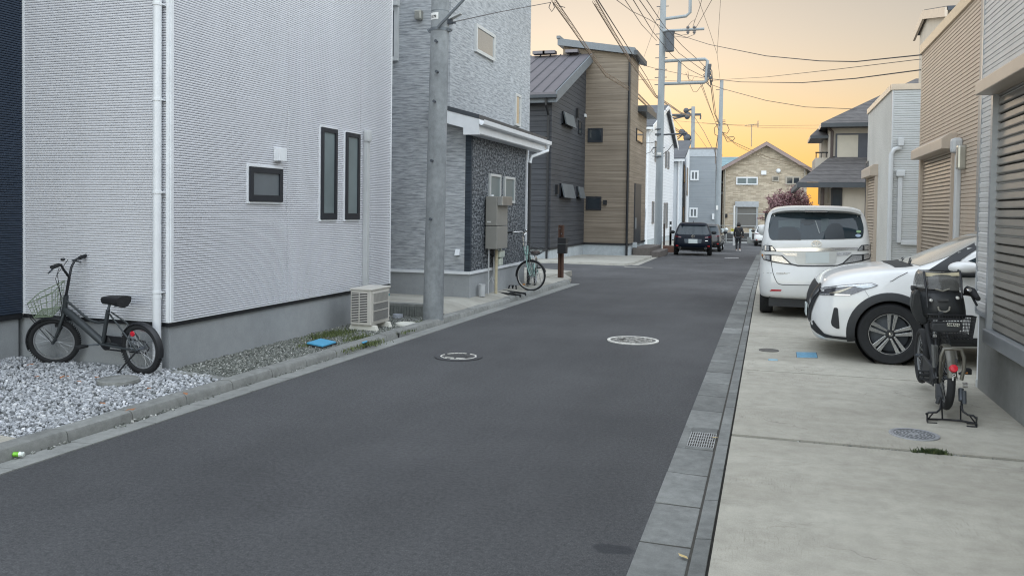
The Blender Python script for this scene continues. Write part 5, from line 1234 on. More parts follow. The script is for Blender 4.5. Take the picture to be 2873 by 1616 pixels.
wire('lower sagging cable from the frame to the tan house wall', [Y(1995, 222, yp2), Y(2080, 231, 36), Y(2250, 233, 26), Y(2400, 221, 20), Y(2583, 197, 16.8)], .0125)
wire('drooping cable from the frame down to the hip roof', [Y(1994, 238, yp2), Y(2028, 250, 43), Y(2150, 283, 40), Y(2260, 301, 38), Y(2405, 307, 37.5)], .0125)
wire('hanging slack loop below the lower frame', [A(1930, 200), A(1934, 235), A(1945, 258), A(1955, 258), A(1970, 238), A(1985, 222)], .012)
wire('short slack loop under the frame middle', [A(1924, 205), A(1932, 222), A(1942, 228), A(1946, 218)], .011)
wire('bundle of cables from the frame end down to the slim pole', [A(1992, 225), Y(1998, 270, 50), Y(2004, 318, 57), Y(2020, 355, yp3)], .022)
wire('second cable of the bundle from the frame end to the slim pole', [A(1996, 225), Y(2003, 280, 50), Y(2009, 325, 57), Y(2021, 350, yp3)], .016)
wire('third cable swinging wide from the frame to the slim pole', [A(1970, 238), Y(1988, 290, 50), Y(2004, 335, 57), Y(2016, 365, yp3)], .014)
wire('fourth faint cable from the frame middle to the slim pole', [A(1965, 236), Y(1985, 288, 52), Y(2006, 340, 58), Y(2018, 368, yp3)], .012)
wire('cable from the slim pole to the brick house gable', [Y(2026, 372, yp3), Y(2060, 400, 66), Y(2110, 422, 71), Y(2160, 444, 73.4), Y(2278, 472, 73.4)], .022, M_WIREB)
wire('second cable from the slim pole across the brick gable', [Y(2026, 378, yp3), Y(2070, 410, 66), Y(2150, 448, 73.4), Y(2284, 478, 73.4)], .016, M_WIREB)
wire('thin upper distant cable crossing the orange sky', [Y(1876, 338, 92), Y(1990, 348, 88), Y(2140, 354, 90), Y(2300, 352, 90)], .016, M_WIREB)
wire('thin lower distant cable crossing the orange sky', [Y(1970, 345, 92), Y(2140, 359, 90), Y(2300, 361, 90)], .014, M_WIREB)
wire('pale diagonal cable from the far pole to the grey block roof', [Y(1948, 328, 92), Y(1975, 370, 85), Y(2000, 420, 74)], .03, M_WIREB)
wire('second diagonal cable from the far pole to the grey block roof', [Y(1946, 365, 92), Y(1966, 390, 85), Y(1990, 425, 76)], .02, M_WIREB)
wire('dark house drop from the tall pole down to the narrow white house eave', [A(1859, 434), Y(1875, 422, 55), Y(1887, 406, 66)], .03)
wire('thin drop cable from the tall pole to the tan house corner', [A(1843, 398), Y(1825, 402, 45), Y(1808, 401, 42)], .014)
wire('coil of spare cable left of the tall pole', [A(1838, 415), A(1828, 420), A(1833, 432), A(1842, 424), A(1835, 414), A(1825, 428), A(1812, 432)], .016)
wire('thin drop along the grey block wall by the slim pole', [Y(2004, 418, 73), Y(2008, 440, 70), Y(2010, 480, 66)], .03)
# the knot and clamp at the upper left
wire('curly loose cable ends at the top left of the sky', [Y(1545, 8, 17), Y(1540, 22, 17), Y(1548, 34, 17), Y(1556, 22, 17), Y(1552, 12, 17), Y(1562, 5, 17), Y(1570, 18, 17), Y(1585, 22, 18)], .009)

# ================================================================ the fence and gates at the end of the street
yF = 66.0; zF = zg(yF); FP = PL((0, yF), 0)
M_RAIL = plain('rail_white', (.36, .37, .365), .5, .2, .08)
t = thing('guard_rail', 'long pale pipe guard rail at the end of the street', 'fence', atY(2070, 690, yF))
m = MB()
for y in (600, 634, 654, 672, 690): 
    z = FP.px(2080, y)[1]
    if y in (600, 634): x0, x1 = (2044, 2200) if y == 600 else (2016, 2180)
    elif y == 690: continue
    else: x0, x1 = 2032, 2200
    m.cyl(FP.P(FP.px(x0, y)[0], z), FP.P(FP.px(x1, y)[0], z), .024, n=6)
m.build('rail', M_RAIL, t)
m = MB()
for x in (2058, 2118, 2180): u = FP.px(x, 660)[0]; m.cyl(FP.P(u, zF), FP.P(u, FP.px(x, 634 if x != 2058 else 600)[1]), .035, n=6)
m.build('post', M_RAIL, t)
t = thing('net_pole', 'slender white pole beside the person, in front of the brick house', 'pole', FP.P(FP.px(2058, 660)[0], zF, .3))
u = FP.px(2059, 660)[0]; m = MB(); m.cyl(FP.P(u, zF, .3), FP.P(u, FP.px(2060, 577)[1], .3), .06, n=10); m.build('shaft', plain('pole_white', (.62, .62, .6), .5), t, 40)
gates = (((2018, 640, 2032, 672), 'white slatted flood board leaning by the slim pole on the left of the street end'), ((2103, 642, 2110, 672), 'white slatted post on the right of the street end, beside the white parked car'))
for r_, lb in gates:
    u0, u1, z0, z1 = wr(FP, *r_)
    t = thing('flood_board_post', lb, 'board post', FP.P(u0, zF, .8))
    m = MB(); m.pbox(FP, u0, u1, z0, z1, .8, .95); m.build('board', plain('board_pale', (.55, .60, .60), .5, 0, .08), t)
    m = MB(); m.pbox(FP, u0-.15, u0+.12, zF-.1, z0+.2, .8, 1.0); m.pbox(FP, u0+.12, u1+.05, zF-.1, z0-.02, .8, 1.0); m.build('plinth', M_KERB, t)
r_ = wr(FP, 2051, 642, 2060, 656); t = thing('notice_sign', 'small yellow notice sign hanging on the rail left of the person', 'sign', FP.P(r_[0], r_[2], .35))
m = MB(); zz_ = (r_[2]+r_[3])/2; m.pbox(FP, r_[0], r_[1], zz_, r_[3], .35, .37); m.build('yellow_panel', plain('sign_yellow', (.60, .52, .08), .5), t)
m = MB(); m.pbox(FP, r_[0], r_[1], r_[2], zz_-.005, .35, .37); m.build('white_panel', plain('sign_white', (.6, .6, .58), .5), t)
m = MB(); m.pbox(FP, r_[0]+.03, r_[1]-.03, zz_+.10, zz_+.13, .37, .374); m.pbox(FP, r_[0]+.08, r_[1]-.08, zz_+.05, zz_+.07, .37, .374); m.build('lettering', M_BLACKTRIM, t)
u = FP.px(2038, 650)[0]; t = thing('mirror_post', 'small round convex mirror on a low white post by the left board', 'mirror', FP.P(u, zF, .4))
m = MB(); m.cyl(FP.P(u, zF, .4), FP.P(u, zF+1.1, .4), .05, n=8); m.build('post', M_RAIL, t)
m = MB(); m.lathe(FP.P(u, FP.px(2038, 645)[1], .42), (0, -1, 0), [(.15, 0), (.16, .03), (.13, .06), (.08, .08), (0, .09)], 20); m.build('mirror', plain('mirror_pale', (.5, .52, .52), .2, .5), t, 40)
m = MB(); u0, u1 = FP.px(2032, 690)[0], FP.px(2104, 690)[0]
t = thing('low_wall', 'low concrete wall strip below the guard rail at the street end', 'wall', FP.P(u0, zF))
m.pbox(FP, u0, u1, zF-.1, FP.px(2060, 678)[1], -.2, .0); m.build('wall_body', plain('wall_white', (.5, .51, .5), .7, 0, .1), t)
m = MB(); m.pbox(FP, FP.px(1990, 690)[0], FP.px(2300, 690)[0], zF-.05, FP.px(2060, 655)[1], -1.6, -1.3); m.build('dark_backing', plain('dark_channel', (.07, .07, .07), .8), t)
# posts and letter boxes far left
t = thing('gate_post', 'dark slim gate post with nameplate in front of the white gabled house', 'post', GS(1862, 697))
def fpost(px, ytop, ybase, wpx, mat, nm, par, Yv):
    a, b = atY(px-wpx/2, ybase, Yv), atY(px+wpx/2, ytop, Yv); m = MB(); m.box(a.x, b.x, Yv, Yv+.15, zg(Yv), b.z); return m.build(nm, mat, par)
fpost(1863, 628, 697, 6, plain('dark_brown', (.04, .028, .025), .6), 'post', t, 50)
t = thing('letter_box_post', 'black letter box post with white label beside the far white house', 'post', GS(1881, 690))
fpost(1881, 650, 690, 6, plain('dark_brown', (.04, .028, .025)), 'post', t, 55); o = fpost(1881, 622, 652, 6, M_BLACKTRIM, 'letter_box', t, 55)
m = MB(); a, b = atY(1879, 636, 54.98), atY(1884, 631, 54.98); m.box(a.x, b.x, 54.97, 54.99, a.z, b.z); m.build('label_plate', M_WTRIM, o)
g = GS(1855, 707); t = thing('brick_planter', 'small red brown brick planter at the foot of the tall pole', 'planter', g)
m = MB(); m.box(g.x+.1, g.x+.75, g.y-.2, g.y+.3, zg(g.y), zg(g.y)+.36); m.build('brick_box', plain('red_brick', (.14, .075, .055), .8, 0, .3, 12), t, bevel=.01)
m = MB(); m.box(g.x+.14, g.x+.71, g.y-.16, g.y+.26, zg(g.y)+.36, zg(g.y)+.37); m.build('soil', M_EARTH, t)

# ================================================================ brown post with the letter box on the corner
g = GS(1575, 790); g.z = .06
t = thing('letter_box_post', 'reddish brown timber post with a black letter box on the street corner', 'post', g)
M_WOOD = wall_mat('brown_post', (.050, .026, .018), (.115, .062, .045), 40, 1.2, 1, .3, .7, .3, .005)
yb = g.y; a, b = atY(1566, 790, yb), atY(1582, 632, yb); zt_ = b.z
m = MB(); m.box(a.x, a.x+(b.x-a.x)*.42, yb-.06, yb+.06, .0, zt_); m.box(a.x+(b.x-a.x)*.58, b.x, yb-.06, yb+.06, 0, zt_); m.box(a.x+.02, b.x-.02, yb-.035, yb+.05, 0, zt_-.02); m.build('post', M_WOOD, t, bevel=.005)
a2, b2_ = atY(1571, 710, yb), atY(1595, 667, yb)
m = MB(); m.box(a2.x, b2_.x, yb-.26, yb-.065, a2.z, b2_.z); bx = m.build('letter_box', M_BLACKTRIM, t, bevel=.008)
m = MB(); m.box(a2.x-.005, b2_.x+.008, yb-.275, yb-.06, (a2.z+b2_.z)/2+.03, (a2.z+b2_.z)/2+.045); m.build('flap', plain('box_grey', (.09, .10, .105), .5), bx)
m = MB(); m.cyl(V((a.x+.04, yb-.062, zt_-.08)), V((a.x+.04, yb-.075, zt_-.08)), .012, n=8); m.cyl(V((b.x-.04, yb-.062, zt_-.2)), V((b.x-.04, yb-.075, zt_-.2)), .012, n=8); m.build('bolts', M_STEEL, t)

# ================================================================ plum tree in blossom
def plum():
    c = atY(2220, 600, 46); base = V((c.x, 46, zg(46)))
    t = thing('plum_tree', 'small round plum tree in dull pink blossom behind the white minivan', 'tree', base)
    rn = random.Random(21); m = MB(); tips = []
    def grow(p, d, L, r, k):
        q = p+d*L; mid = p.lerp(q, .5)+V((rn.uniform(-1, 1), rn.uniform(-1, 1), rn.uniform(-.3, .3)))*L*.06
        m.tube([p, mid, q], [r, r*.85, r*.68], 6)
        if k == 0: tips.append((p, q)); return
        if k <= 3: tips.append((p, q))
        for i in range(3 if k > 2 else 2):
            a = rn.uniform(0, 2*pi); sp = rn.uniform(.25, .62)
            e = d.orthogonal().normalized(); f_ = d.cross(e)
            nd = (d*cos(sp)+(e*cos(a)+f_*sin(a))*sin(sp)+V((0, 0, .14))).normalized()
            grow(q, nd, L*rn.uniform(.66, .86), r*.62, k-1)
    for i in range(3):
        a = i*2*pi/3+.9; grow(base+V((0, 0, .7)), V((cos(a)*.16, sin(a)*.16, 1)).normalized(), .80, .075, 5)
    for i in range(5):
        a = i*2*pi/5+.3; grow(base+V((0, 0, .7)), V((cos(a)*.5, sin(a)*.5, 1)).normalized(), .72, .075, 5)
    m.cyl(base+V((0, 0, -.1)), base+V((0, 0, .8)), .15, .12, n=10); m.build('trunk', plain('plum_bark', (.075, .05, .05), .85, 0, .3), t, 60)
    m = MB()
    for p, q in tips:
        for k in range(7):
            c = p.lerp(q, rn.uniform(.1, 1.05))+V((rn.gauss(0, .035), rn.gauss(0, .035), rn.gauss(0, .035))); s = rn.uniform(.018, .042)
            u_ = V((rn.gauss(0, 1), rn.gauss(0, 1), rn.gauss(0, 1))).normalized(); v_ = u_.orthogonal().normalized()*s; w_ = u_.cross(v_).normalized()*s
            m.poly([c+v_, c+w_, c-v_, c-w_])
    m.build('crown', mat_stones('plum_blossom', [(0, (.20, .09, .10)), (.4, (.34, .17, .19)), (.8, (.48, .29, .30)), (1, (.60, .44, .43))]), t, fix=False)
plum()
# ================================================================ vehicles
def carpaint(name, col, metal=0.0, rough=.28, flake=.06):
    m, nt, b = nodes(name); f = noise(nt, coord(nt), 2.2, 3)
    setc(b, nt, mix(nt, 1, col, ramp(nt, f, [(.3, 1-flake), (.7, 1+flake*.5)]), 'MULTIPLY'))
    b.inputs['Roughness'].default_value = rough; b.inputs['Metallic'].default_value = metal
    b.inputs['Coat Weight'].default_value = .8; b.inputs['Coat Roughness'].default_value = .03; return m
M_PEARL = carpaint('pearl_white_paint', (.66, .67, .665), 0, .35)
M_PEARL2 = carpaint('bright_white_paint', (.72, .73, .73), 0, .32)
M_DKBLUE = carpaint('blue_black_paint', (.006, .010, .020), 0, .42)
M_DKBLUE.node_tree.nodes['Principled BSDF'].inputs['Coat Weight'].default_value = .05
M_DKBLUE.node_tree.nodes['Principled BSDF'].inputs['Specular IOR Level'].default_value = .16
M_TINT = plain('tinted_glass', (.022, .034, .042), .03, 0, .25, 2, spec=.42)
M_WSHIELD = plain('windshield_glass', (.62, .64, .62), .10, .75, .06, 2, spec=.8)
M_CHROME = plain('chrome', (.66, .66, .66), .12, 1, 0)
M_LENS = plain('clear_lens', (.50, .51, .52), .12, .55, .45, 55, coat=.6)
M_LENSD = plain('smoked_lens', (.075, .075, .085), .10, .3, .5, 40, coat=.8)
M_RED = plain('red_reflector', (.42, .008, .02), .2, 0, .1, 30, coat=.6)
M_TYRE = plain('tyre_rubber', (.016, .017, .019), .85, 0, .2, 20)
M_CLADB = plain('black_plastic', (.020, .022, .025), .6, 0, .15, 8)
M_GAP = plain('panel_gap', (.015, .016, .018), .8, 0, 0)
M_PLATE = plain('number_plate', (.55, .60, .60), .45, 0, .03)
M_ALLOY = plain('machined_alloy', (.62, .63, .64), .22, .9, .05)
def bvh_of(o):
    me = o.data; return BVHTree.FromPolygons([v.co.copy() for v in me.vertices], [tuple(p.vertices) for p in me.polygons])
def rnd_poly(pts, r, n=4):
    out = []; m = len(pts)
    for i in range(m):
        a, b, c = V(pts[i-1]), V(pts[i]), V(pts[(i+1) % m])
        d0, d1 = (a-b), (c-b); rr = min(r, d0.length*.45, d1.length*.45); p0, p1 = b+d0.normalized()*rr, b+d1.normalized()*rr
        for k in range(n+1):
            t = k/n; out.append(tuple(p0*(1-t)**2+b*2*t*(1-t)+p1*t*t))
    return out
def drape(bvh, poly, axis, eps=.004, grid=.05, far=None, maxd=None):
    """lay a 2D outline on a body: axis is the direction of projection ('y','-y','x','z')"""
    i = {'x': 0, 'y': 1, 'z': 2}[axis[-1]]; sg = -1 if axis[0] == '-' else 1
    oth = [k for k in range(3) if k != i]
    bm = bmesh.new(); vs = []
    for p in poly:
        c = [0, 0, 0]; c[oth[0]], c[oth[1]] = p[0], p[1]; vs.append(bm.verts.new(c))
    try: bm.faces.new(vs)
    except ValueError: bm.free(); return MB()
    for k in (0, 1):
        lo = min(p[k] for p in poly); hi = max(p[k] for p in poly); n = int((hi-lo)/grid)
        for j in range(1, n+1):
            co = [0, 0, 0]; co[oth[k]] = lo+(hi-lo)*j/(n+1); no = [0, 0, 0]; no[oth[k]] = 1
            bmesh.ops.bisect_plane(bm, geom=bm.verts[:]+bm.edges[:]+bm.faces[:], plane_co=co, plane_no=no)
    d = V((0, 0, 0)); d[i] = sg; bad = set(); bm.verts.ensure_lookup_table()
    st = far if far is not None else -sg*100
    for v in bm.verts:
        o = v.co.copy(); o[i] = st; h = bvh.ray_cast(o, d)
        if h[0] is None or (maxd and abs(h[0][i]-st) > maxd): bad.add(v); continue
        nrm = h[1] if h[1].dot(d) < 0 else -h[1]
        v.co = h[0]+nrm*eps*.4-d*eps*.6
    bmesh.ops.delete(bm, geom=list(bad), context='VERTS'); bm.verts.index_update()
    mb = MB(); mb.v = [tuple(v.co) for v in bm.verts]; mb.f = [tuple(v.index for v in f.verts) for f in bm.faces]; bm.free(); return mb
def band(pts, w):
    """thin closed outline along a 2D polyline"""
    L, R_ = [], []; n = len(pts)
    for i in range(n):
        a, b = V(pts[max(i-1, 0)]), V(pts[min(i+1, n-1)]); d = (b-a).normalized(); nn = V((-d.y, d.x))*w/2
        L.append(tuple(V(pts[i])+nn)); R_.append(tuple(V(pts[i])-nn))
    return L+R_[::-1]
def bands(bvh, pts, w, axis, eps=.003, **k):
    mb = MB()
    for a, b in zip(pts[:-1], pts[1:]):
        mb2 = drape(bvh, band([a, b], w), axis, eps, .08, **k); mb.add(mb2.v, mb2.f)
    return mb
def slice_body(name, rows, par, mat, cx, n=14, sub=0):
    """horizontal sections (z, half width, rear y, front y, corner radius, rear bow)"""
    loops = []
    for z, w, yr, yf, rc, bow in rows:
        L = []; rc = min(rc, w*.95)
        def corner(x0, y0, a0):
            for k in range(n//2+1):
                a = a0+(pi/2)*k/(n//2); L.append(V((x0+cos(a)*rc, y0+sin(a)*rc, z)))
        corner(w-rc, yr+rc, -pi/2); 
        for k in range(1, 8): L.append(V((w, yr+rc+(yf-yr-2*rc)*k/8, z)))
        corner(w-rc, yf-rc, 0)
        for k in range(1, 8): L.append(V((w-rc-(2*w-2*rc)*k/8, yf, z)))
        corner(-w+rc, yf-rc, pi/2)
        for k in range(1, 8): L.append(V((-w, yf-rc-(yf-yr-2*rc)*k/8, z)))
        corner(-w+rc, yr+rc, pi)
        for k in range(1, 12): L.append(V((-w+rc+(2*w-2*rc)*k/12, yr, z)))
        ym = (yr+yf)/2
        for q in L:
            if q.y < ym: q.y += bow*(min(abs(q.x)/max(w, .01), 1.15)**2)
            q.x += cx
        loops.append(L)
    m = len(loops[0]); mb = MB(); mb.v = [tuple(q) for L in loops for q in L]
    for j in range(len(loops)-1):
        mb.f += [(j*m+k, j*m+(k+1) % m, (j+1)*m+(k+1) % m, (j+1)*m+k) for k in range(m)]
    mb.f += [tuple(range(m))[::-1], tuple(range((len(loops)-1)*m, len(loops)*m))]
    return mb.build(name, mat, par, 40)
def smooth_rows(rows, n=4):
    out = []
    for i in range(len(rows)-1):
        p0, p1, p2, p3 = rows[max(i-1, 0)], rows[i], rows[i+1], rows[min(i+2, len(rows)-1)]
        for k in range(n):
            t = k/n; out.append(tuple(.5*((2*b)+(-a+c)*t+(2*a-5*b+4*c-d)*t*t+(-a+3*b-3*c+d)*t**3) for a, b, c, d in zip(p0, p1, p2, p3)))
    return out+[rows[-1]]
def wheel(par, c, ax, R, W, rr, spokes=None, face=1, rimmat=None, hub=None):
    """tyre + rim; ax axle direction pointing outwards"""
    ax = V(ax).normalized(); m = MB(); h = W/2
    m.lathe(c, ax, [(rr*.98, -h*.85), (R*.93, -h), (R*.985, -h*.8), (R, -h*.45), (R, h*.45), (R*.985, h*.8), (R*.94, h), (rr*1.06, h*.94), (rr, h*.8), (rr*.98, -h*.85)], 48)
    w = m.build('wheel', M_TYRE, par, 40); w['label'] = 'wheel with dark tyre' if not w.get('label') else w['label']
    m = MB(); m.lathe(c, ax, [(rr*1.0, h*.84), (rr*.965, h*.86), (rr*.94, h*.6), (rr*.93, -h*.6), (0, -h*.4)], 48); m.build('rim', rimmat or M_ALU, w, 40)
    m = MB(); m.lathe(c, ax, [(rr*.9, h*-.2), (rr*.2, h*.05), (0, h*.05)], 24); m.build('brake_disc', M_STEELD, w, 40)
    if spokes: spokes(w, c, ax, h)
    return w
# ---------------------------------------------------------------- white minivan (rear view)
yV = 13.55; VP_ = PL((0, yV), 0)
def vp(x, y): return VP_.px(x, y)
vl, vr_ = vp(2130, 770)[0], vp(2452, 770)[0]; vcx = (vl+vr_)/2; vw = (vr_-vl)/2
def vz(y): return vp(2291, y)[1]
def vx(x, y=700): return vp(x, y)[0]
van = thing('white_minivan', 'pearl white minivan parked with its tailgate towards the camera', 'minivan', (vcx, yV, .03))
LV = 4.3
zt = vz(577)
wz = lambda xl, y: vcx-vx(xl, y)
rows = [(vz(843), wz(2140, 840), .10, LV-.25, .20, .06), (vz(836), wz(2132.5, 838), .03, LV-.12, .20, .07), (vz(815), wz(2130, 815), .0, LV-.05, .2, .08), (vz(790), wz(2129.6, 790), .0, LV, .2, .08), (vz(760), wz(2130.5, 760), .03, LV, .19, .075),
        (vz(745), wz(2131.5, 745), .05, LV, .18, .07), (vz(720), wz(2133.5, 720), .055, LV-.05, .17, .07), (vz(690), wz(2136, 690), .06, LV-.15, .16, .07), (vz(676), wz(2138.5, 676), .075, LV-.28, .15, .07), (vz(655), wz(2142, 655), .115, LV-.6, .14, .07), (vz(625), wz(2147, 625), .185, LV-1.0, .14, .07),
        (vz(605), wz(2153, 605), .24, LV-1.3, .15, .07), (vz(595), wz(2160, 596), .27, LV-1.5, .17, .07), (vz(588), wz(2167, 590), .30, LV-1.7, .2, .07), (vz(582), wz(2178, 584), .36, LV-1.9, .24, .08), (vz(579), wz(2200, 580), .5, LV-2.1, .25, .08), (vz(577.5), wz(2240, 578), .9, LV-2.3, .2, .05)]
rows = [(z, w, yV+a, yV+b, c, d) for z, w, a, b, c, d in rows]
vb = slice_body('body', smooth_rows(rows, 3), van, M_PEARL, vcx); VB = bvh_of(vb)
def vpoly(pts, cr=0): 
    q = [vp(x, y) for x, y in pts]; return rnd_poly(q, cr) if cr else q
def z4(x, y): return (2120+x/7.36, 560+y/7.36)
def z5(x, y): return (2120+x/6.9, 680+y/6.9)
def mir(pts): return [(2*2292.5-x, y-.028*(x-2292.5)*-2*0) for x, y in pts][::-1]
def vd(name, pts, mat, eps=.004, par=None, cr=0, sm=60):
    o = drape(VB, vpoly(pts, cr), 'y', eps, .06, far=yV-2).build(name, mat, par or van, sm); return o
gl = vd('rear_window', [z4(*q) for q in ((330, 300), (700, 268), (1250, 252), (1800, 242), (2150, 240), (2215, 360), (2262, 560), (2258, 700), (2225, 800), (2100, 812), (1250, 830), (330, 843), (282, 780), (262, 650), (285, 480))], M_TINT, .006, cr=.03)
vd('sticker', [(z4(2150+52*cos(a), 668+26*sin(a))) for a in [k*pi/8 for k in range(16)]], plain('sticker_green', (.22, .36, .19), .5), .010, gl)
vd('sticker', [(z4(2135+60*cos(a), 750+31*sin(a))) for a in [k*pi/8 for k in range(16)]], plain('sticker_blue', (.30, .38, .50), .5), .010, gl)
# things one sees through the rear glass
def vin(name, pts, col, eps=.0085): vd(name, [z4(*q) for q in pts], plain('cabin_'+name, col, .35, 0, .1, 3), eps, gl)
vin('headrest', ((470, 840), (480, 640), (560, 580), (700, 570), (830, 600), (930, 690), (945, 838)), (.013, .020, .026))
vin('headrest', ((1440, 826), (1430, 690), (1500, 560), (1600, 495), (1720, 495), (1800, 540), (1830, 640), (1850, 820)), (.013, .020, .026))
vin('cabin_mirror', ((950, 420), (1230, 415), (1225, 490), (1090, 540), (1010, 530), (1000, 495), (950, 490)), (.016, .024, .029), .009)
vin('far_side_glass', ((475, 435), (800, 415), (930, 420), (930, 600), (800, 570), (560, 570), (475, 595)), (.045, .066, .072), .0075)
vin('far_side_glass', ((1370, 405), (1530, 400), (1520, 560), (1440, 660), (1360, 680)), (.060, .075, .070), .0075)
vin('rear_wiper', ((1238, 440), (1258, 440), (1340, 705), (1318, 712)), (.20, .22, .22), .012)
# spoiler: a curved lip over the glass
m = MB(); nS = 16; top, bot = [], []
for k in range(nS+1):
    t = -1+2*k/nS; e = 1-abs(t)**4
    xx = vcx+t*wz(2166, 592)*1.0; yb_ = yV+.10+.16*(abs(t)**3); zz_ = vz(580)-.012*(abs(t)**2)-.05*abs(t)**6
    top.append([V((xx, yb_+.5, zz_+.016)), V((xx, yb_+.12, zz_+.018)), V((xx, yb_, zz_-.010)), V((xx, yb_+.004, zz_-.055)), V((xx, yb_+.10, zz_-.085)), V((xx, yb_+.20, zz_-.09))])
nP = 6; m.v = [tuple(q) for r_ in top for q in r_]; m.f = [(k*nP+j, k*nP+j+1, (k+1)*nP+j+1, (k+1)*nP+j) for k in range(nS) for j in range(nP-1)]
sp = m.build('spoiler', M_PEARL, van, 50)
m = MB(); q0 = top[8]; m.box(vcx-.17, vcx+.17, q0[3].y+.002, q0[3].y+.04, q0[4].z-.004, q0[3].z-.012); m.build('brake_light', M_LENSD, sp, bevel=.006)
# lamps
for s_ in (0, 1):
    f_ = (lambda p: p) if s_ == 0 else mir
    dy = -2.2 if s_ else 0
    g_ = lambda pts: [(x, y+(dy*.6 if s_ else 0)) for x, y in f_([z5(*q) for q in pts])]
    o = vd('tail_light', g_(((120, 55), (318, 68), (345, 95), (400, 168), (400, 182), (300, 180), (118, 176))), M_CLADB, .006)
    vd('lens', g_(((140, 68), (262, 76), (262, 166), (140, 164))), M_LENS, .011, o); vd('lens', g_(((290, 84), (325, 92), (380, 168), (300, 168))), M_LENS, .011, o)
    o = vd('tail_light', g_(((112, 236), (300, 244), (515, 256), (700, 420), (705, 445), (560, 425), (300, 385), (150, 345), (118, 290))), M_CLADB, .006)
    vd('lens', g_(((150, 250), (272, 258), (272, 350), (165, 330), (135, 285))), M_LENS, .011, o); vd('lens', g_(((312, 262), (500, 272), (660, 418), (480, 395), (312, 362))), M_LENS, .011, o)
    if s_ == 0: vd('turn_lens', g_(((116, 238), (148, 240), (148, 275), (122, 275))), plain('amber', (.6, .25, .05), .2), .012, o)
    else: pass
    vd('reverse_light', g_(((500, 205), (805, 212), (808, 272), (590, 262))), M_LENS, .008)
# belt: dark line under the lamps, chrome strip, plate
vd('lower_trim', [z5(*q) for q in ((690, 412), (830, 445), (1150, 452), (1590, 442), (1690, 405), (1690, 432), (1600, 464), (1150, 472), (820, 467), (690, 437))], M_CLADB, .009)
vd('chrome_strip', [z5(*q) for q in ((385, 122), (1150, 112), (2000, 104), (1975, 152), (1150, 176), (410, 172))], M_CHROME, .012)
vd('plate_recess', [z5(*q) for q in ((720, 188), (1600, 180), (1560, 400), (1500, 425), (830, 432), (780, 400))], plain('recess_silver', (.52, .53, .52), .35, .3, .06), .006)
o = vd('number_plate', [z5(*q) for q in ((972, 197), (1430, 193), (1430, 405), (972, 408))], M_PLATE, .014)
# emblem: three chrome ovals
ex_, ez_ = vp(2291, 684.5); ey = VB.ray_cast(V((ex_, yV-2, ez_)), V((0, 1, 0)))[0].y-.010
def oval(mb, cx_, cz_, rx, rz, r, n=28): mb.tube([V((cx_+cos(2*pi*k/n)*rx, ey, cz_+sin(2*pi*k/n)*rz)) for k in range(n)], r, 6, closed=True)
m = MB(); oval(m, ex_, ez_, .070, .045, .0062); oval(m, ex_, ez_+.018, .044, .016, .005); oval(m, ex_, ez_+.002, .017, .037, .005); m.build('emblem', M_CHROME, van, 60)
q = vp(*z5(555, 604)); yy = VB.ray_cast(V((q[0], yV-2, q[1])), V((0, 1, 0)))[0].y
m = MB(); random.seed(8); x = q[0]-.118
while x < q[0]+.118:
    w_ = random.uniform(.006, .012); m.box(x, x+w_, yy-.006, yy-.001, q[1]-.008-random.uniform(0, .003), q[1]+.008+random.choice((0, 0, .007))); x += w_+.004
m.build('script_badge', M_CHROME, van)
bands(VB, [vp(*z5(*q)) for q in ((302, 390), (315, 480), (335, 590), (370, 690), (405, 765), (450, 808), (520, 824), (1195, 832), (1900, 822), (1990, 790), (2040, 700), (2075, 560), (2092, 480), (2096, 395))], .009, 'y', .004, far=yV-2).build('tailgate_gap', M_GAP, van)
bands(VB, [vp(*z5(*q)) for q in ((60, 598), (315, 600))], .005, 'y', .003, far=yV-2).build('bumper_gap', plain('gap_soft', (.2, .2, .2), .8, 0, 0), van)
vd('reflector', [z5(*q) for q in ((275, 940), (310, 915), (505, 918), (490, 948), (280, 948))], M_RED, .008)
vd('reflector', mir([z5(*q) for q in ((275, 940), (310, 915), (505, 918), (490, 948), (280, 948))]), M_RED, .008)
for s_ in (-1, 1):
    sd_ = -1 if s_ < 0 else 1; ax_ = 'x' if s_ < 0 else '-x'
    far = vcx+s_*3
    drape(VB, rnd_poly([(yV+.55, vz(672)), (yV+3.0, vz(672)), (yV+2.6, vz(612)), (yV+.75, vz(608))], .08), ax_, .005, .15, far=far).build('side_window', M_TINT, van, 60)
    yw = yV+.75
    for yq_, nm in ((yw, 1), (yw+2.75, 2)):
        wheel(van, V((vcx+s_*(vw-.115), yq_, .03+.315)), (s_, 0, 0), .315, .205, .21, rimmat=M_ALLOY)
    m = MB(); mx = vcx+s_*(vw-.01); m.ball((mx, yV+3.15, vz(660)), .10, 12, 8, (.8, .5, 1.0)); m.build('side_mirror', M_PEARL, van, 60)
drape(VB, rnd_poly([(vcx-.62, vz(672)), (vcx+.62, vz(672)), (vcx+.52, vz(600)), (vcx-.52, vz(600))], .06), '-y', .006, .12, far=yV+8).build('windshield', M_TINT, van, 60)
m = MB(); m.box(vcx-vw+.15, vcx+vw-.15, yV+.12, yV+LV-.4, .20, vz(838)); m.build('underbody', M_CLADB, van)
m = MB(); m.cyl((vcx+.35, yV+.02, vz(846)-.02), (vcx+.35, yV+.4, vz(846)-.02), .03, n=12); m.build('exhaust', M_STEELD, van)
q = atY(2149, 616, yV+.8); m = MB(); m.box(q.x-.02, q.x+.03, yV+.7, yV+1.2, q.z-.14, q.z+.10); m.build('window_visor', M_CLADB, van)

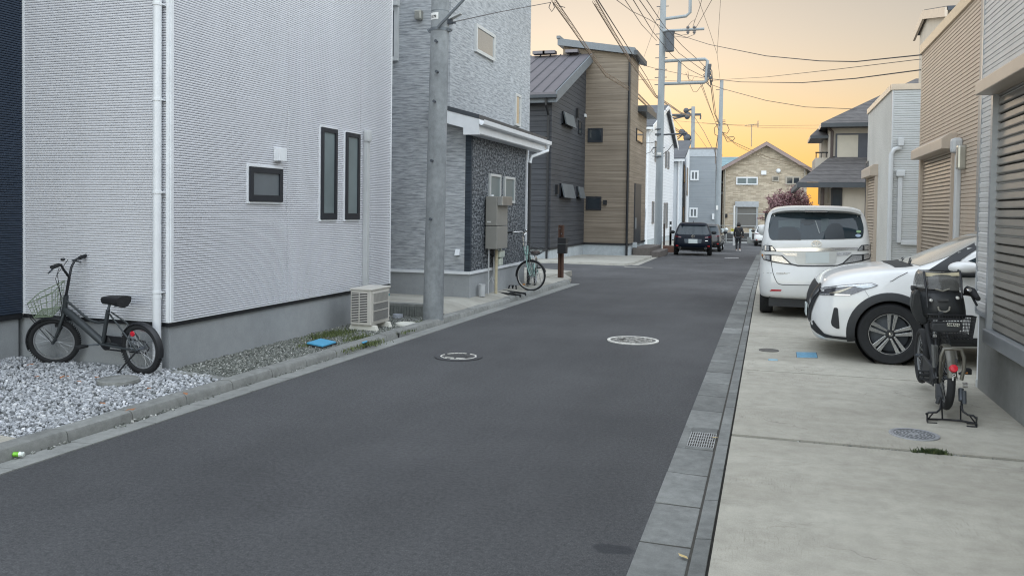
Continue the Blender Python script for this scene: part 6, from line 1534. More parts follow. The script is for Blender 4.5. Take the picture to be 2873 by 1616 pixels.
# ---------------------------------------------------------------- white crossover (left side, nose to the road)
gk = G(2498, 1022, .03); yK_ = gk.y-.02; KPn = PL((0, yK_), 0)
xw = KPn.px(2498, 940)[0]; xn = KPn.px(2276, 900)[0]; hwK = .88; ycK = yK_+hwK-.03
sW = xw-xn
kc = thing('white_crossover', 'white crossover with black lower cladding parked nose towards the road behind the electric bicycle', 'crossover', (xw, ycK, .03))
def interp(tab, s):
    for (a, va), (b, vb_) in zip(tab[:-1], tab[1:]):
        if s <= b:
            t = max(0, (s-a)/(b-a)); t = t*t*(3-2*t)*.35+t*.65; return va+(vb_-va)*t
    return tab[-1][1]
hoodpx = ((2279, 831), (2286, 807), (2297, 797), (2306, 782), (2324, 771.5), (2351, 762.5), (2378, 756.5), (2422, 750.5), (2494, 744.5), (2539, 744.5))
def farz(px_, py_, dy):      # height of a point seen on the car's centre line
    q = atY(px_, py_, ycK-dy); return q.x-xn, q.z
HOOD = [farz(x, y, .35) for x, y in hoodpx]
HOOD[0] = (0.0, HOOD[0][1]-.05)
sc_end, zc_end = HOOD[-1]
HW = [(0, .50), (.04, .62), (.10, .71), (.2, .785), (.35, .835), (.6, .868), (1.0, .88), (3.4, .88), (3.9, .84), (4.2, .74), (4.29, .62)]
ZTOP = HOOD+[(sc_end+.92, 1.50), (2.6, 1.575), (3.3, 1.53), (3.75, 1.45), (4.05, 1.16), (4.22, .95), (4.29, .70)]
ZBOT = [(0, .36), (.05, .24), (.12, .20), (.4, .19), (3.8, .22), (4.2, .32), (4.29, .42)]
stations = [0, .02, .05, .09, .14, .2, .28, .38, .5, .65, .84, 1.0, 1.12, 1.25, 1.45, 1.7, 2.0, 2.4, 2.9, 3.3, 3.6, 3.8, 3.95, 4.08, 4.18, 4.25, 4.29]
rowsK = []
for s in stations:
    w_, zt_, zb_ = interp(HW, s), interp(ZTOP, s), interp(ZBOT, s)
    cab = max(0, min(1, (s-sc_end)/.75)) if s < 3 else max(0, min(1, (4.2-s)/.6))
    belt = .985+.02*(s-1); zsh = min(zt_, .93) if s < 1.3 else min(zt_-.02, .99)
    hoodedge = zt_-.055 if cab < .02 else belt
    g = cab
    P9 = [(0, zb_), (w_*.72, zb_), (w_*.93, zb_+.06), (w_*.985, zb_+.16), (w_, (zb_+zsh)*.5), (w_*.985, zsh-.17 if s > .3 else zb_+(zt_-zb_)*.62), (w_*.955, min(zsh-.055, zt_-.10)),
          (w_*(.90*(1-g)+.93*g), (zt_-.05)*(1-g)+belt*g), (w_*(.84*(1-g)+.80*g), (zt_-.020)*(1-g)+(belt+(zt_-belt)*.62)*g), (w_*(.66*(1-g)+.68*g), zt_*(1-g)+(zt_-.05)*g), (w_*(.40), zt_+.012), (0, zt_+.02)]
    rowsK.append(P9)
mb = MB(); nK = len(rowsK[0])
for P9, s in zip(rowsK, stations):
    for sgn in (1, -1):
        mb.v += [(xn+s, ycK-sgn*t, z) for t, z in P9]
for j in range(len(stations)-1):
    for sgn in (0, 1):
        o0, o1 = j*2*nK+sgn*nK, (j+1)*2*nK+sgn*nK
        mb.f += [(o0+k, o0+k+1, o1+k+1, o1+k) for k in range(nK-1)]
for o0 in (0, (len(stations)-1)*2*nK): mb.f.append(tuple(o0+k for k in range(nK))+tuple(o0+nK+k for k in range(nK-2, 0, -1)))
kb_ = mb.build('body', M_PEARL2, None, 180)
bm = bmesh.new(); bm.from_mesh(kb_.data); bmesh.ops.remove_doubles(bm, verts=bm.verts, dist=.0005); bmesh.ops.recalc_face_normals(bm, faces=bm.faces); bm.to_mesh(kb_.data); bm.free()
md_ = kb_.modifiers.new('s', 'SUBSURF'); md_.levels = 2; md_.render_levels = 2
ROp = .365
cu_objs = []
for wx_ in (xw, xw+2.62):
    cu_ = MB(); cu_.cyl((wx_, ycK-1.2, .03+.335), (wx_, ycK+1.2, .03+.335), ROp, n=56); cobj = cu_.build('cut', M_GAP); cobj.hide_render = True
    b_ = kb_.modifiers.new('b', 'BOOLEAN'); b_.object = cobj; b_.operation = 'DIFFERENCE'; b_.solver = 'EXACT'; cu_objs.append(cobj)
dg = bpy.context.evaluated_depsgraph_get(); dg.update()
# smooth body without openings for draping
for q in kb_.modifiers[1:]: q.show_viewport = False
dg.update(); me0 = bpy.data.meshes.new_from_object(kb_.evaluated_get(dg)); KB = BVHTree.FromPolygons([v.co.copy() for v in me0.vertices], [tuple(p.vertices) for p in me0.polygons])
for q in kb_.modifiers[1:]: q.show_viewport = True
dg.update(); me1 = bpy.data.meshes.new_from_object(kb_.evaluated_get(dg))
bpy.data.objects.remove(kb_)
for c in cu_objs: bpy.data.objects.remove(c)
kb_ = meshobj('body', me1, M_PEARL2, kc, 50)
m = MB()
for wx_ in (xw, xw+2.62):
    for s_ in (1, -1): m = MB(); m.lathe((wx_, ycK-s_*.84, .365), (0, s_, 0), [(ROp-.003, -.0), (ROp-.003, .32), (.05, .32)], 40); m.build('wheel_well', M_GAP, kc)
def kp(x, y, Yq=None): return (KPn if Yq is None else PL((0, Yq), 0)).px(x, y)
def kz(x, y): return (2270+x/5.572, 700+y/5.572)
def kd(name, pts, mat, eps=.005, par=None, cr=0, g=.05):
    q = [kp(*kz(*p)) for p in pts]; q = rnd_poly(q, cr) if cr else q
    return drape(KB, q, 'y', eps, g, far=yK_-2).build(name, mat, par or kc, 60)
# wheel arch cladding: rings laid on the body
def archring(wx_, s_):
    a0, a1 = -.30, pi+.30; n = 40; ro, ri = .445, ROp-.004
    mb = MB(); pts = []
    for k in range(n+1):
        a = a0+(a1-a0)*k/n
        for r in (ri, ri+.03, ro-.008, ro):
            x, z = wx_+cos(a)*r, .365+sin(a)*r
            h = KB.ray_cast(V((x, ycK-s_*3, z)), V((0, s_, 0)))
            yy = h[0].y if h[0] is not None and abs(h[0].y-ycK) > .5 else ycK-s_*.86
            off = .004 if r > ro-.004 else (.030 if r < ro-.02 else .020)
            pts.append(V((x, yy-s_*off, z)))
    for k in range(n):
        for j in range(3): mb.f.append((k*4+j, k*4+j+1, (k+1)*4+j+1, (k+1)*4+j))
    mb.v = [tuple(q) for q in pts]
    mb2 = MB(); mb2.v = [tuple(q) for k in range(n+1) for q in (pts[k*4], pts[k*4]+V((0, s_*.09, 0)))]; mb2.f = [(2*k, 2*k+1, 2*k+3, 2*k+2) for k in range(n)]
    mb.add(mb2.v, mb2.f); mb.build('wheel_arch', M_CLADB, kc, 40)
for wx_ in (xw, xw+2.62):
    for s_ in (1, -1): archring(wx_, s_)
def spoke5(w, c, ax, h):
    e = V((0, 0, 1)); f_ = ax.cross(e); rr = .222
    m = MB(); md2 = MB()
    for k in range(5):
        a = radians(95+72*k); d = e*sin(a)+f_*cos(a); t = ax.cross(d)
        for s_ in (-1, 1):
            def P(r, l, o): return V(c)+d*r+t*(s_*l)+ax*o
            b = [P(.045, .010, h*.35), P(.045, .030, h*.35), P(rr*.97, .056, h*.45), P(rr*.97, .012, h*.45)]; tt = [P(.045, .010, h*.72), P(.045, .030, h*.72), P(rr*.97, .056, h*.80), P(rr*.97, .012, h*.80)]
            m.hexa(b, tt)
    m.build('spokes', M_ALLOY, w, bevel=.002)
    m = MB(); m.lathe(c, ax, [(.05, h*.3), (.05, h*.7), (.042, h*.78), (.0, h*.80)], 24); m.build('hub', M_CLADB, w, 40)
    m = MB(); m.ring(V(c)+ax*h*.80, ax, .022, .004, 20, 6); m.lathe(c, ax, [(.016, h*.80), (0, h*.82)], 16); m.build('hub_badge', M_CHROME, w, 60)
    m = MB(); m.ring(V(c)+ax*h*.83, ax, rr*.985, .005, 48, 6); m.build('rim_edge', M_ALLOY, w, 60)
for wx_ in (xw, xw+2.62):
    for s_ in (1, -1):
        wheel(kc, V((wx_, ycK-s_*.775, .03+.330)), (0, -s_, 0), .330, .205, .222, spoke5 if s_ > 0 else None, rimmat=M_CLADB)
hl = kd('headlight', ((118, 705), (180, 640), (260, 605), (480, 570), (760, 540), (990, 527), (1088, 560), (1060, 580), (860, 640), (655, 716), (400, 726), (180, 735)), M_LENSD, .006)
kd('light_strip', ((190, 648), (270, 614), (500, 578), (800, 548), (985, 540), (1040, 556), (860, 572), (560, 590), (320, 620), (215, 656)), M_LENS, .012, hl)
kd('light_strip', ((730, 598), (790, 575), (1060, 560), (960, 600), (860, 608)), plain('drl_white', (.70, .76, .80), .2, 0, .05), .013, hl)
kd('light_strip', ((320, 690), (470, 650), (640, 595), (700, 590), (560, 650), (440, 700), (330, 704)), plain('reflector_warm', (.36, .33, .28), .15, .6, .3, 40), .010, hl)
kd('light_strip', ((118, 706), (650, 706), (645, 718), (190, 728)), M_CHROME, .012, hl)
kd('fog_inlet', ((395, 915), (455, 918), (483, 1250), (430, 1245), (365, 1205), (348, 1150), (360, 1080)), M_CLADB, .006, cr=.015)
kd('front_lip', ((36, 1150), (60, 1290), (130, 1340), (260, 1400), (640, 1432), (740, 1432), (740, 1378), (640, 1382), (380, 1366), (250, 1335), (150, 1230), (90, 1150)), M_CLADB, .010)
kd('sill_cladding', ((1790, 1380), (3600, 1380), (3600, 1520), (1790, 1520)), M_CLADB, .012)
bands(KB, [kp(*kz(*p)) for p in ((1270, 505), (1305, 498), (1400, 440), (1560, 365))], .006, 'y', .003, far=yK_-2).build('hood_gap', M_GAP, kc)
bands(KB, [kp(*kz(*p)) for p in ((880, 650), (905, 690), (955, 770))], .004, 'y', .003, far=yK_-2).build('bumper_gap', plain('gap_soft', (.2, .2, .2)), kc)
def vz_(z): return z
# front grille seen round the nose
def fd(name, pts, mat, eps=.006, par=None): return drape(KB, [(ycK+a, b) for a, b in pts], 'x', eps, .06, far=xn-2).build(name, mat, par or kc, 60)
zg_ = lambda y: kp(2285, y)[1]
gr_ = fd('grille', ((-.66, zg_(829)), (-.60, zg_(806)), (-.3, zg_(803)), (.3, zg_(803)), (.60, zg_(806)), (.66, zg_(829)), (.52, zg_(900)), (.45, zg_(915)), (-.45, zg_(915)), (-.52, zg_(900))), M_CLADB, .010)
fd('grille_chrome', ((-.64, zg_(822)), (-.60, zg_(800)), (-.50, zg_(800)), (-.36, zg_(868)), (.36, zg_(868)), (.5, zg_(800)), (.60, zg_(800)), (.42, zg_(878)), (-.42, zg_(878))), M_CHROME, .016, gr_)
m = MB(); m.box(xn-.03, xn-.018, ycK-.165, ycK+.165, zg_(905), zg_(872)); m.build('number_plate', M_PLATE, kc)
# glass
def zpoly(pts): return [(xn+a, ycK+b) for a, b in pts]
ws = drape(KB, zpoly([(sc_end+.10, -.69), (sc_end+.02, -.35), (sc_end, 0), (sc_end+.02, .35), (sc_end+.10, .69), (sc_end+.90, .585), (sc_end+.90, -.585)]), '-z', .005, .07, far=4).build('windshield', M_WSHIELD, kc, 60)
drape(KB, zpoly([(sc_end-.14, -.62), (sc_end-.18, 0), (sc_end-.14, .62), (sc_end+.05, .62), (sc_end-.01, 0), (sc_end+.05, -.62)]), '-z', .004, .06, far=4).build('cowl', M_CLADB, kc, 60)
m = MB()
for k in range(2): a = drape(KB, band([(xn+sc_end+.02, ycK-.5+k*.55), (xn+sc_end+.10, ycK-.05+k*.55)], .02), '-z', .02, .1, far=4); m.add(a.v, a.f)
m.build('wiper', M_GAP, kc)
def sidewin(s_):
    # A pillar, door glass and belt moulding of one side
    ax_ = 'y' if s_ > 0 else '-y'; far = ycK-s_*3
    drape(KB, [(xn+sc_end+.22, 1.0), (xn+sc_end+1.02, 1.40), (xn+2.7, 1.47), (xn+3.6, 1.36), (xn+3.9, 1.12), (xn+3.4, 1.05), (xn+sc_end+.5, 1.0)], ax_, .006, .08, far=far).build('door_glass', M_TINT, kc, 60)
sidewin(1); sidewin(-1)
a_ = [(2600, 759), (2640, 737), (2690, 711), (2748, 684), (2748, 700), (2700, 728), (2668, 758), (2640, 762)]
drape(KB, [kp(x, y, ycK-.75) for x, y in a_], 'y', .011, .05, far=yK_-2).build('pillar_trim', M_CLADB, kc, 60)
m = MB(); q = lambda x, y: atY(x, y, yK_-.13)
cA = q(2700, 750); rx, rz = (q(2742, 750).x-q(2660, 750).x)/2, (q(2700, 735).z-q(2700, 765).z)/2
m.ball((cA.x+.02, yK_-.13, cA.z-.006), 1.0, 20, 12, (rx*1.15, .10, rz*1.25)); mi = m.build('side_mirror', M_PEARL2, kc, 60)
m = MB(); m.box(cA.x-rx*.75, cA.x+rx*1.1, yK_-.215, yK_-.06, cA.z-rz*1.5, cA.z-rz*.98); m.build('mirror_base', M_CLADB, mi, bevel=.015)
m = MB(); m.box(cA.x+.0, cA.x+.16, yK_-.06, yK_+.07, cA.z-rz*1.5, cA.z-rz*.9); m.build('mirror_arm', M_CLADB, mi)
bands(KB, [kp(*kz(*p)) for p in ((1790, 420), (1770, 900), (1800, 1380))], .006, 'y', .003, far=yK_-2).build('door_gap', M_GAP, kc)

# ---------------------------------------------------------------- dark SUV and other far cars
def simple_car(name, label, cat, cx, yr, zg0, W, H, L, paint, plate=True, flip=False, group=None, yaw=0.0):
    t = thing(name, label, cat, (cx, yr, zg0), group); w = W/2
    rws = [(.30, .86, .14, .2, .2), (.38, .95, .04, .06, .2), (.50, 1.0, .0, .0, .22), (.62, 1.0, .0, .02, .2), (.75, .99, .02, .06, .2), (.92, .97, .05, .12, .2), (1.02, .95, .08, .7, .2), (1.10, .925, .16, 1.0, .2), (1.25, .87, .32, 1.25, .22), (1.42, .80, .48, 1.55, .24), (1.54, .74, .52, 1.75, .26), (1.60, .66, .58, 1.95, .26), (1.625, .5, .72, 2.2, .2)]
    k = H/1.69
    rws = [(zg0+z*k+.05, w*a, yr+b, yr+L-c, d, .06) for z, a, b, c, d in rws]
    b = slice_body('body', smooth_rows(rws, 3), t, paint, cx); B = bvh_of(b); Zk = lambda z: zg0+z*k+.05
    fy = yr-2
    def dd(nm, pts, mat, eps=.006, par=None): return drape(B, [(cx+w*a, Zk(z)) for a, z in pts], 'y', eps, .08, far=fy).build(nm, mat, par or t, 60)
    dd('rear_window', ((-.70, 1.47), (.70, 1.47), (.84, 1.08), (.72, 1.02), (-.72, 1.02), (-.84, 1.08)), M_TINT)
    dd('spoiler', ((-.74, 1.55), (.74, 1.55), (.72, 1.49), (-.72, 1.49)), paint, .05)
    for s_ in (-1, 1):
        dd('tail_light', ((s_*.985, .98), (s_*.985, .90), (s_*.62, .86), (s_*.60, .91)), plain('tail_red', (.11, .012, .02), .15, 0, .1, coat=.8), .008)
        dd('reflector', ((s_*.86, .42), (s_*.86, .49), (s_*.74, .48), (s_*.74, .43)), plain('reflector_lit', (.55, .03, .03), .2, coat=.5), .02)
        m = MB(); m.ring((cx+s_*w*.66, yr+.03, Zk(.34)), (0, 1, 0), .045, .01, 20, 6); m.build('exhaust', M_CHROME, t, 60)
        m = MB(); m.ball((cx+s_*(w+.12), yr+L*.60, Zk(1.08)), .11, 12, 8, (1.2, .6, .85)); m.build('side_mirror', M_CLADB, t, 60)
        for yq_ in (yr+.88, yr+L-.9): wheel(t, V((cx+s_*(w-.12), yq_, zg0+.345)), (s_, 0, 0), .345, .22, .22, rimmat=M_ALLOY)
        drape(B, [(yr+.75, Zk(1.08)), (yr+L-1.5, Zk(1.06)), (yr+L-2.0, Zk(1.42)), (yr+1.0, Zk(1.44))], 'x' if s_ < 0 else '-x', .006, .2, far=cx+s_*3).build('side_window', M_TINT, t, 60)
    dd('lower_trim', ((-.90, .40), (.90, .40), (.88, .30), (-.88, .30)), M_CLADB, .02)
    if plate:
        dd('plate_recess', ((-.45, .80), (.45, .80), (.42, .60), (-.42, .60)), plain('recess_blue', (.06, .08, .10), .4), .006)
        dd('number_plate', ((-.23, .80), (.23, .80), (.23, .585), (-.23, .585)), M_PLATE, .012)
        q = B.ray_cast(V((cx, fy, Zk(.94))), V((0, 1, 0)))[0]
        m = MB(); n = 24; m.tube([V((cx+cos(2*pi*j/n)*.075, q.y-.012, Zk(.94)+sin(2*pi*j/n)*.058)) for j in range(n)], .009, 6, closed=True)
        m.tube([V((cx-.066, q.y-.012, Zk(.955))), V((cx-.03, q.y-.012, Zk(.955))), V((cx, q.y-.012, Zk(.925))), V((cx+.03, q.y-.012, Zk(.955))), V((cx+.066, q.y-.012, Zk(.955)))], .008, 6); m.build('emblem', M_CHROME, t, 60)
        dd('script_badge', ((.62, .73), (.76, .73), (.76, .71), (.62, .71)), M_CHROME, .012)
        m = MB(); m.prism([(cx, yr+.75, Zk(1.62)), (cx, yr+.98, Zk(1.62)), (cx, yr+.80, Zk(1.72))], (.03, 0, 0)); m.build('antenna_fin', M_CLADB, t)
    m = MB(); m.box(cx-w*.7, cx+w*.7, yr+.3, yr+L-.4, zg0+.25, Zk(.36)); m.build('underbody', M_CLADB, t)
    t.rotation_euler.z = yaw; return t
gS = GS(1944, 717); yS_ = gS.y-.6
a, b = atY(1889.5, 690, yS_), atY(1999, 690, yS_)
zt_ = atY(1944, 624.5, yS_+.6).z
simple_car('dark_suv', 'dark blue black sport utility vehicle parked on the left, seen from behind', 'car', (a.x+b.x)/2, yS_, zg(yS_), b.x-a.x, (zt_-zg(yS_)), 4.5, M_DKBLUE, yaw=.085)
yq_ = yS_+8; c1 = atY(1979, 660, yq_)
simple_car('dark_car', 'dark car half hidden beyond the dark sport utility vehicle', 'car', c1.x, yq_, zg(yq_), 1.75, 1.62, 4.3, carpaint('black_paint', (.012, .012, .015), 0, .42), False)
c1 = atY(2153, 660, 62)
simple_car('white_car', 'white car mostly hidden behind the left edge of the minivan', 'car', c1.x, 60, zg(60), 1.75, 1.5, 4.2, M_PEARL2, False)
# ================================================================ bicycles
M_SPOKE = plain('spoke_steel', (.42, .43, .44), .35, .8, 0)
M_RIMS = plain('rim_silver', (.50, .51, .52), .3, .8, .08, 20)
M_RIMB = plain('rim_grey', (.20, .21, .22), .35, .7, .08, 20)
M_RUBG = plain('grip_rubber', (.014, .015, .017), .8, 0, .1)
def bike_frame(R, th, lean=0.0):
    """local frame: x forwards, y to the left, z up, origin at the rear contact point"""
    return Matrix.Translation(R)@Matrix.Rotation(th, 4, 'Z')@Matrix.Rotation(-lean, 4, 'X')
def bwheel(par, M, c, r, tw, steer=None, rimmat=None, name='wheel', tread=0, ns=28):
    L = Matrix.Translation(c)
    if steer is not None: L = steer@Matrix.Translation(c)
    T = M@L
    def tr(mb): mb.v = [tuple(T@V(q)) for q in mb.v]; return mb
    m = MB(); m.ring((0, 0, 0), (0, 1, 0), r-tw/2, tw/2, 56, 10)
    if tread:
        for k in range(64):
            a = 2*pi*k/64
            for s_ in (-1, 1):
                MM = Matrix.Rotation(-a, 4, 'Y')@Matrix.Translation((r-.004, s_*tw*.28, 0)); m.box(-.007, .006, -tw*.16, tw*.16, -.006, .006, MM)
    w = tr(m).build(name, M_TYRE, par, 60)
    m = MB(); rr = r-tw*.98; m.lathe((0, -.011, 0), (0, 1, 0), [(rr+.006, 0), (rr-.010, .002), (rr-.012, .011), (rr-.010, .020), (rr+.006, .022)], 56); tr(m).build('rim', rimmat or M_RIMS, w, 50)
    m = MB(); rn = random.Random(3)
    for k in range(ns):
        a = 2*pi*k/ns; b = a+(.35 if k % 4 < 2 else -.35); s_ = 1 if k % 2 else -1
        m.tube([(cos(b)*.018, s_*.03, sin(b)*.018), (cos(a)*(rr-.01), 0, sin(a)*(rr-.01))], .0013, 4)
    tr(m).build('spokes', M_SPOKE, w)
    m = MB(); m.cyl((0, -.05, 0), (0, .05, 0), .016, n=12); m.cyl((0, -.06, 0), (0, .06, 0), .007, n=8); tr(m).build('hub', M_STEELD, w, 40)
    return w
def arcpts(c, r, a0, a1, n=18): return [V((c[0]+cos(a0+(a1-a0)*k/n)*r, c[1], c[2]+sin(a0+(a1-a0)*k/n)*r)) for k in range(n+1)]
def mudguard(mb, c, r, a0, a1, w, n=20):
    P = arcpts(c, r, a0, a1, n)
    for k in range(n+1):
        a = a0+(a1-a0)*k/n; d = V((cos(a), 0, sin(a)))
        mb.v += [tuple(P[k]+V((0, -w, 0))-d*.014), tuple(P[k]+V((0, -w*.6, 0))), tuple(P[k]+V((0, w*.6, 0))), tuple(P[k]+V((0, w, 0))-d*.014)]
    b = len(mb.v)-4*(n+1)
    mb.f += [(b+k*4+j, b+k*4+j+1, b+(k+1)*4+j+1, b+(k+1)*4+j) for k in range(n) for j in range(3)]
    return mb
def saddle(par, M, c, mat, L=.26, W=.10, tilt=0):
    m = MB(); n = 12; rows = []
    for k in range(9):
        t = k/8; x = -L*.45+L*t; w = W*(1-t)**.7*.95+.022*(.4+t); z = .012*sin(pi*t)+.018*(1-t)**2
        rows.append([V((c[0]+x, c[1]+cos(a)*w, c[2]+z+(sin(a)*.028 if sin(a) > 0 else sin(a)*(.045+.04*(1-t))))) for a in [2*pi*j/n for j in range(n)]])
    m.v = [tuple(M@q) for r_ in rows for q in r_]; m.f = [(i*n+j, i*n+(j+1) % n, (i+1)*n+(j+1) % n, (i+1)*n+j) for i in range(8) for j in range(n)]+[tuple(range(n)), tuple(range(8*n, 9*n))[::-1]]
    return m.build('saddle', mat, par, 60)
def wire_basket(par, M, top, bot, mat, nu=10, nv=3, r=.0028, name='basket'):
    """top, bot: 4 corner loops of a basket"""
    m = MB()
    def loop(t):
        pts = []
        for i in range(4):
            a, b = V(bot[i]).lerp(V(top[i]), t), V(bot[(i+1) % 4]).lerp(V(top[(i+1) % 4]), t)
            pts += [a.lerp(b, k/8) for k in range(8)]
        return pts
    for k in range(nv+1):
        t = k/nv; m.tube([M@q for q in loop(t)], r*(1.7 if k in (0, nv) else 1), 5, closed=True)
    lt, lb = loop(1), loop(0)
    for k in range(0, 32, max(1, 32//(nu*2))): m.tube([M@lb[k], M@lt[k]], r, 4)
    for k in range(1, 8): m.tube([M@lb[k], M@lb[24-k]], r, 4); 
    for k in range(1, 8): m.tube([M@lb[8+k], M@lb[32-k if 32-k < 32 else 0]], r, 4)
    return m.build(name, mat, par, 60)
# ---------------------------------------------------------------- small black bicycle by the white house
Rb, Fb = G(402, 1047, .06), G(164, 1019, .06); Rb.z = Fb.z = .055
hd = (Fb-Rb); wb = hd.length; th = atan2(hd.y, hd.x); Mb = bike_frame(Rb, th, .085)
BPL = PL((Rb.x, Rb.y), th)
def bz(x, y):
    u, z = BPL.px(x/3.082, 650+y/3.082); return u, z-.055
bk = thing('black_bicycle', 'small matt black bicycle with green wire basket parked in front of the white house', 'bicycle', Rb)
M_BK = plain('matt_charcoal', (.045, .052, .056), .5, .2, .12, 10)
r_ = .24
def L(x, y, oy=0.0): u, z = bz(x, y); return V((u, oy, z))
ra, fa = V((0, 0, r_)), V((wb, 0, r_))
headt, headb = L(618, 545), L(590, 690); sax = (headt-headb).normalized()
STR = .62
S_ = Matrix.Translation(fa)@Matrix.Rotation(0, 4, 'Z')
def steer_at(p, ang): return Matrix.Translation(p)@Matrix.Rotation(ang, 4, sax)@Matrix.Translation(-p)
SM = steer_at(headb, STR)
bwheel(bk, Mb, ra, r_, .055, None, M_RIMS, tread=1)
w1 = bwheel(bk, Mb, fa, r_, .055, SM, M_RIMS, tread=1)
T_ = lambda mb, S=None: setattr(mb, 'v', [tuple(Mb@((S@V(q)) if S is not None else V(q))) for q in mb.v]) or mb
bb = L(905, 962); st_top = L(972, 672)
m = MB(); m.tube([headt, headb], .024, 14); m.tube([L(598, 668), L(640, 700), L(895, 945), bb], [.030, .036, .034, .028], 14); m.tube([bb, st_top], .020, 12); m.tube([L(622, 595), L(690, 655), L(760, 722), L(820, 765), L(880, 782), L(938, 775)], .012, 10)
for s_ in (-1, 1):
    m.tube([bb+V((0, s_*.03, 0)), ra+V((.15, s_*.05, 0)), ra+V((0, s_*.055, 0))], .011, 8); m.tube([L(985, 690)+V((0, s_*.015, 0)), L(1085, 790)+V((0, s_*.05, 0)), ra+V((0, s_*.055, 0))], .008, 8)
T_(m).build('frame', M_BK, bk, 50)
m = MB()
for s_ in (-1, 1): m.tube([headb+V((0, s_*.022, -.01)), headb+V((.015, s_*.045, -.05)), headb.lerp(fa, .65)+V((-.012, s_*.052, 0)), fa+V((0, s_*.055, 0))], [.014, .015, .013, .010], 10)
m.cyl(headb+V((0, -.03, 0)), headb+V((0, .03, 0)), .018, n=10)
T_(m, SM).build('fork', M_BK, bk, 50)
stem = L(655, 388); m = MB(); m.tube([headt, stem], .014, 10); hw_ = .27
barc = L(640, 265)
SH = steer_at(headb, .30)
m.tube([stem, stem+V((.005, -.06, .09)), stem+V((-.01, -.11, .15)), stem+V((-.04, -.27, .165))], .012, 10); m.tube([stem, stem+V((.005, .06, .09)), stem+V((-.01, .11, .15)), stem+V((-.04, .27, .165))], .012, 10)
hb = T_(m, SH).build('handlebar', M_BLACKTRIM, bk, 50)
for s_ in (-1, 1):
    m = MB(); m.tube([stem+V((-.024, s_*.16, .158)), stem+V((-.042, s_*.29, .166))], .019, 12); T_(m, SH).build('grip', M_RUBG, hb, 50)
    m = MB(); m.tube([stem+V((-.02, s_*.13, .155)), stem+V((.035, s_*.13, .14)), stem+V((.03, s_*.25, .10))], .008, 6); T_(m, SH).build('brake_lever', M_STEELD, hb, 50)
m = MB(); m.ball(stem+V((-.03, .10, .20)), .022, 12, 8, (1, 1, .7)); T_(m, SH).build('bell', M_BLACKTRIM, hb, 60)
m = MB(); m.tube([stem+V((.03, -.14, .14)), stem+V((.13, -.08, .02)), stem+V((.12, -.03, -.2)), headb+V((.04, -.02, -.05))], .003, 5); m.tube([stem+V((.03, .14, .14)), stem+V((.10, .08, .02)), stem+V((.09, .03, -.2)), headb+V((.04, .02, -.02))], .003, 5); T_(m, SM).build('brake_cable', M_GAP, hb)
m = MB(); mudguard(m, fa, r_+.016, radians(-15), radians(125), .032); T_(m, SM).build('mudguard', M_BLACKTRIM, bk, 50)
m = MB(); mudguard(m, ra, r_+.016, radians(30), radians(195), .032); T_(m).build('mudguard', M_BLACKTRIM, bk, 50)
m = MB(); m.tube([st_top, L(990, 620)], .013, 10); m.tube([L(1030, 640), L(1075, 632), L(1105, 645)], .006, 6); T_(m).build('seat_post', M_STEEL, bk, 50)
c = L(1035, 585); saddle(bk, Mb, c, plain('saddle_black', (.016, .016, .018), .6, 0, .1), .27, .085)
# basket: green plastic coated wire
t0 = headt+V((.05, 0, .10)); t1 = t0+V((.25, 0, -.10)); b0 = headt+V((.11, 0, -.155)); b1 = b0+V((.17, 0, 0))
wire_basket(bk, Mb@SM, [t0+V((0, -.19, 0)), t1+V((0, -.16, 0)), t1+V((0, .16, 0)), t0+V((0, .19, 0))], [b0+V((0, -.14, 0)), b1+V((0, -.12, 0)), b1+V((0, .12, 0)), b0+V((0, .14, 0))], plain('green_wire', (.20, .25, .17), .5, .2, .25, 12), 8, 3, .003)
m = MB(); m.tube([b1+V((.1, 0, 0)), fa+V((.0, .055, 0))], .004, 6); m.tube([b1+V((.1, -.02, 0)), fa+V((.0, -.055, 0))], .004, 6); m.box(fa.x-.10, fa.x-.04, -.03, .03, fa.z+r_-.085, fa.z+r_-.06); T_(m, SM).build('basket_stay', M_GAP, bk)
m = MB(); m.lathe(bb+V((0, -.035, 0)), (0, 1, 0), [(.0, 0), (.07, .002), (.075, .006), (.07, .010), (0, .012)], 24); m.tube([bb+V((.0, -.03, .07)), ra+V((.0, -.045, .06)), ra+V((-.05, -.045, .0)), ra+V((0, -.045, -.055)), bb+V((0, -.03, -.065))], .008, 6, closed=True)
m.box(bb.x-.30, bb.x-.02, -.040, -.030, bb.z-.03, bb.z+.07); T_(m).build('chain_case', M_BLACKTRIM, bk, 40)
m = MB(); pe = L(865, 970); pf_ = L(740, 992); m.tube([bb+V((0, .05, 0)), bb+V((.165, .055, -.02))], .009, 8); m.tube([bb+V((0, -.05, 0)), bb+V((-.165, -.055, .02))], .009, 8); cr = T_(m).build('crank', M_STEEL, bk, 50)
m = MB(); m.box(bb.x+.12, bb.x+.21, .06, .15, bb.z-.032, bb.z-.010); T_(m).build('pedal', M_RUBG, cr, bevel=.004)
m = MB(); m.box(bb.x-.21, bb.x-.12, -.15, -.06, bb.z+.010, bb.z+.032); T_(m).build('pedal', M_RUBG, cr, bevel=.004)
m = MB(); k1 = L(1205, 1040); k2 = V((ra.x+.18, .16, .008)); m.tube([ra+V((0, .06, -.01)), ra.lerp(k2, .5)+V((0, .03, 0)), k2, k2+V((.03, .02, 0))], .008, 8); T_(m).build('kickstand', M_BLACKTRIM, bk, 50)
m = MB(); rc = L(1218, 865); m.lathe(rc+V((0, .062, 0)), (0, 1, 0), [(0, .012), (.024, .010), (.026, 0), (0, 0)], 20); T_(m).build('reflector', plain('reflector_bright', (.55, .012, .03), .25, 0, 0), bk, 50)
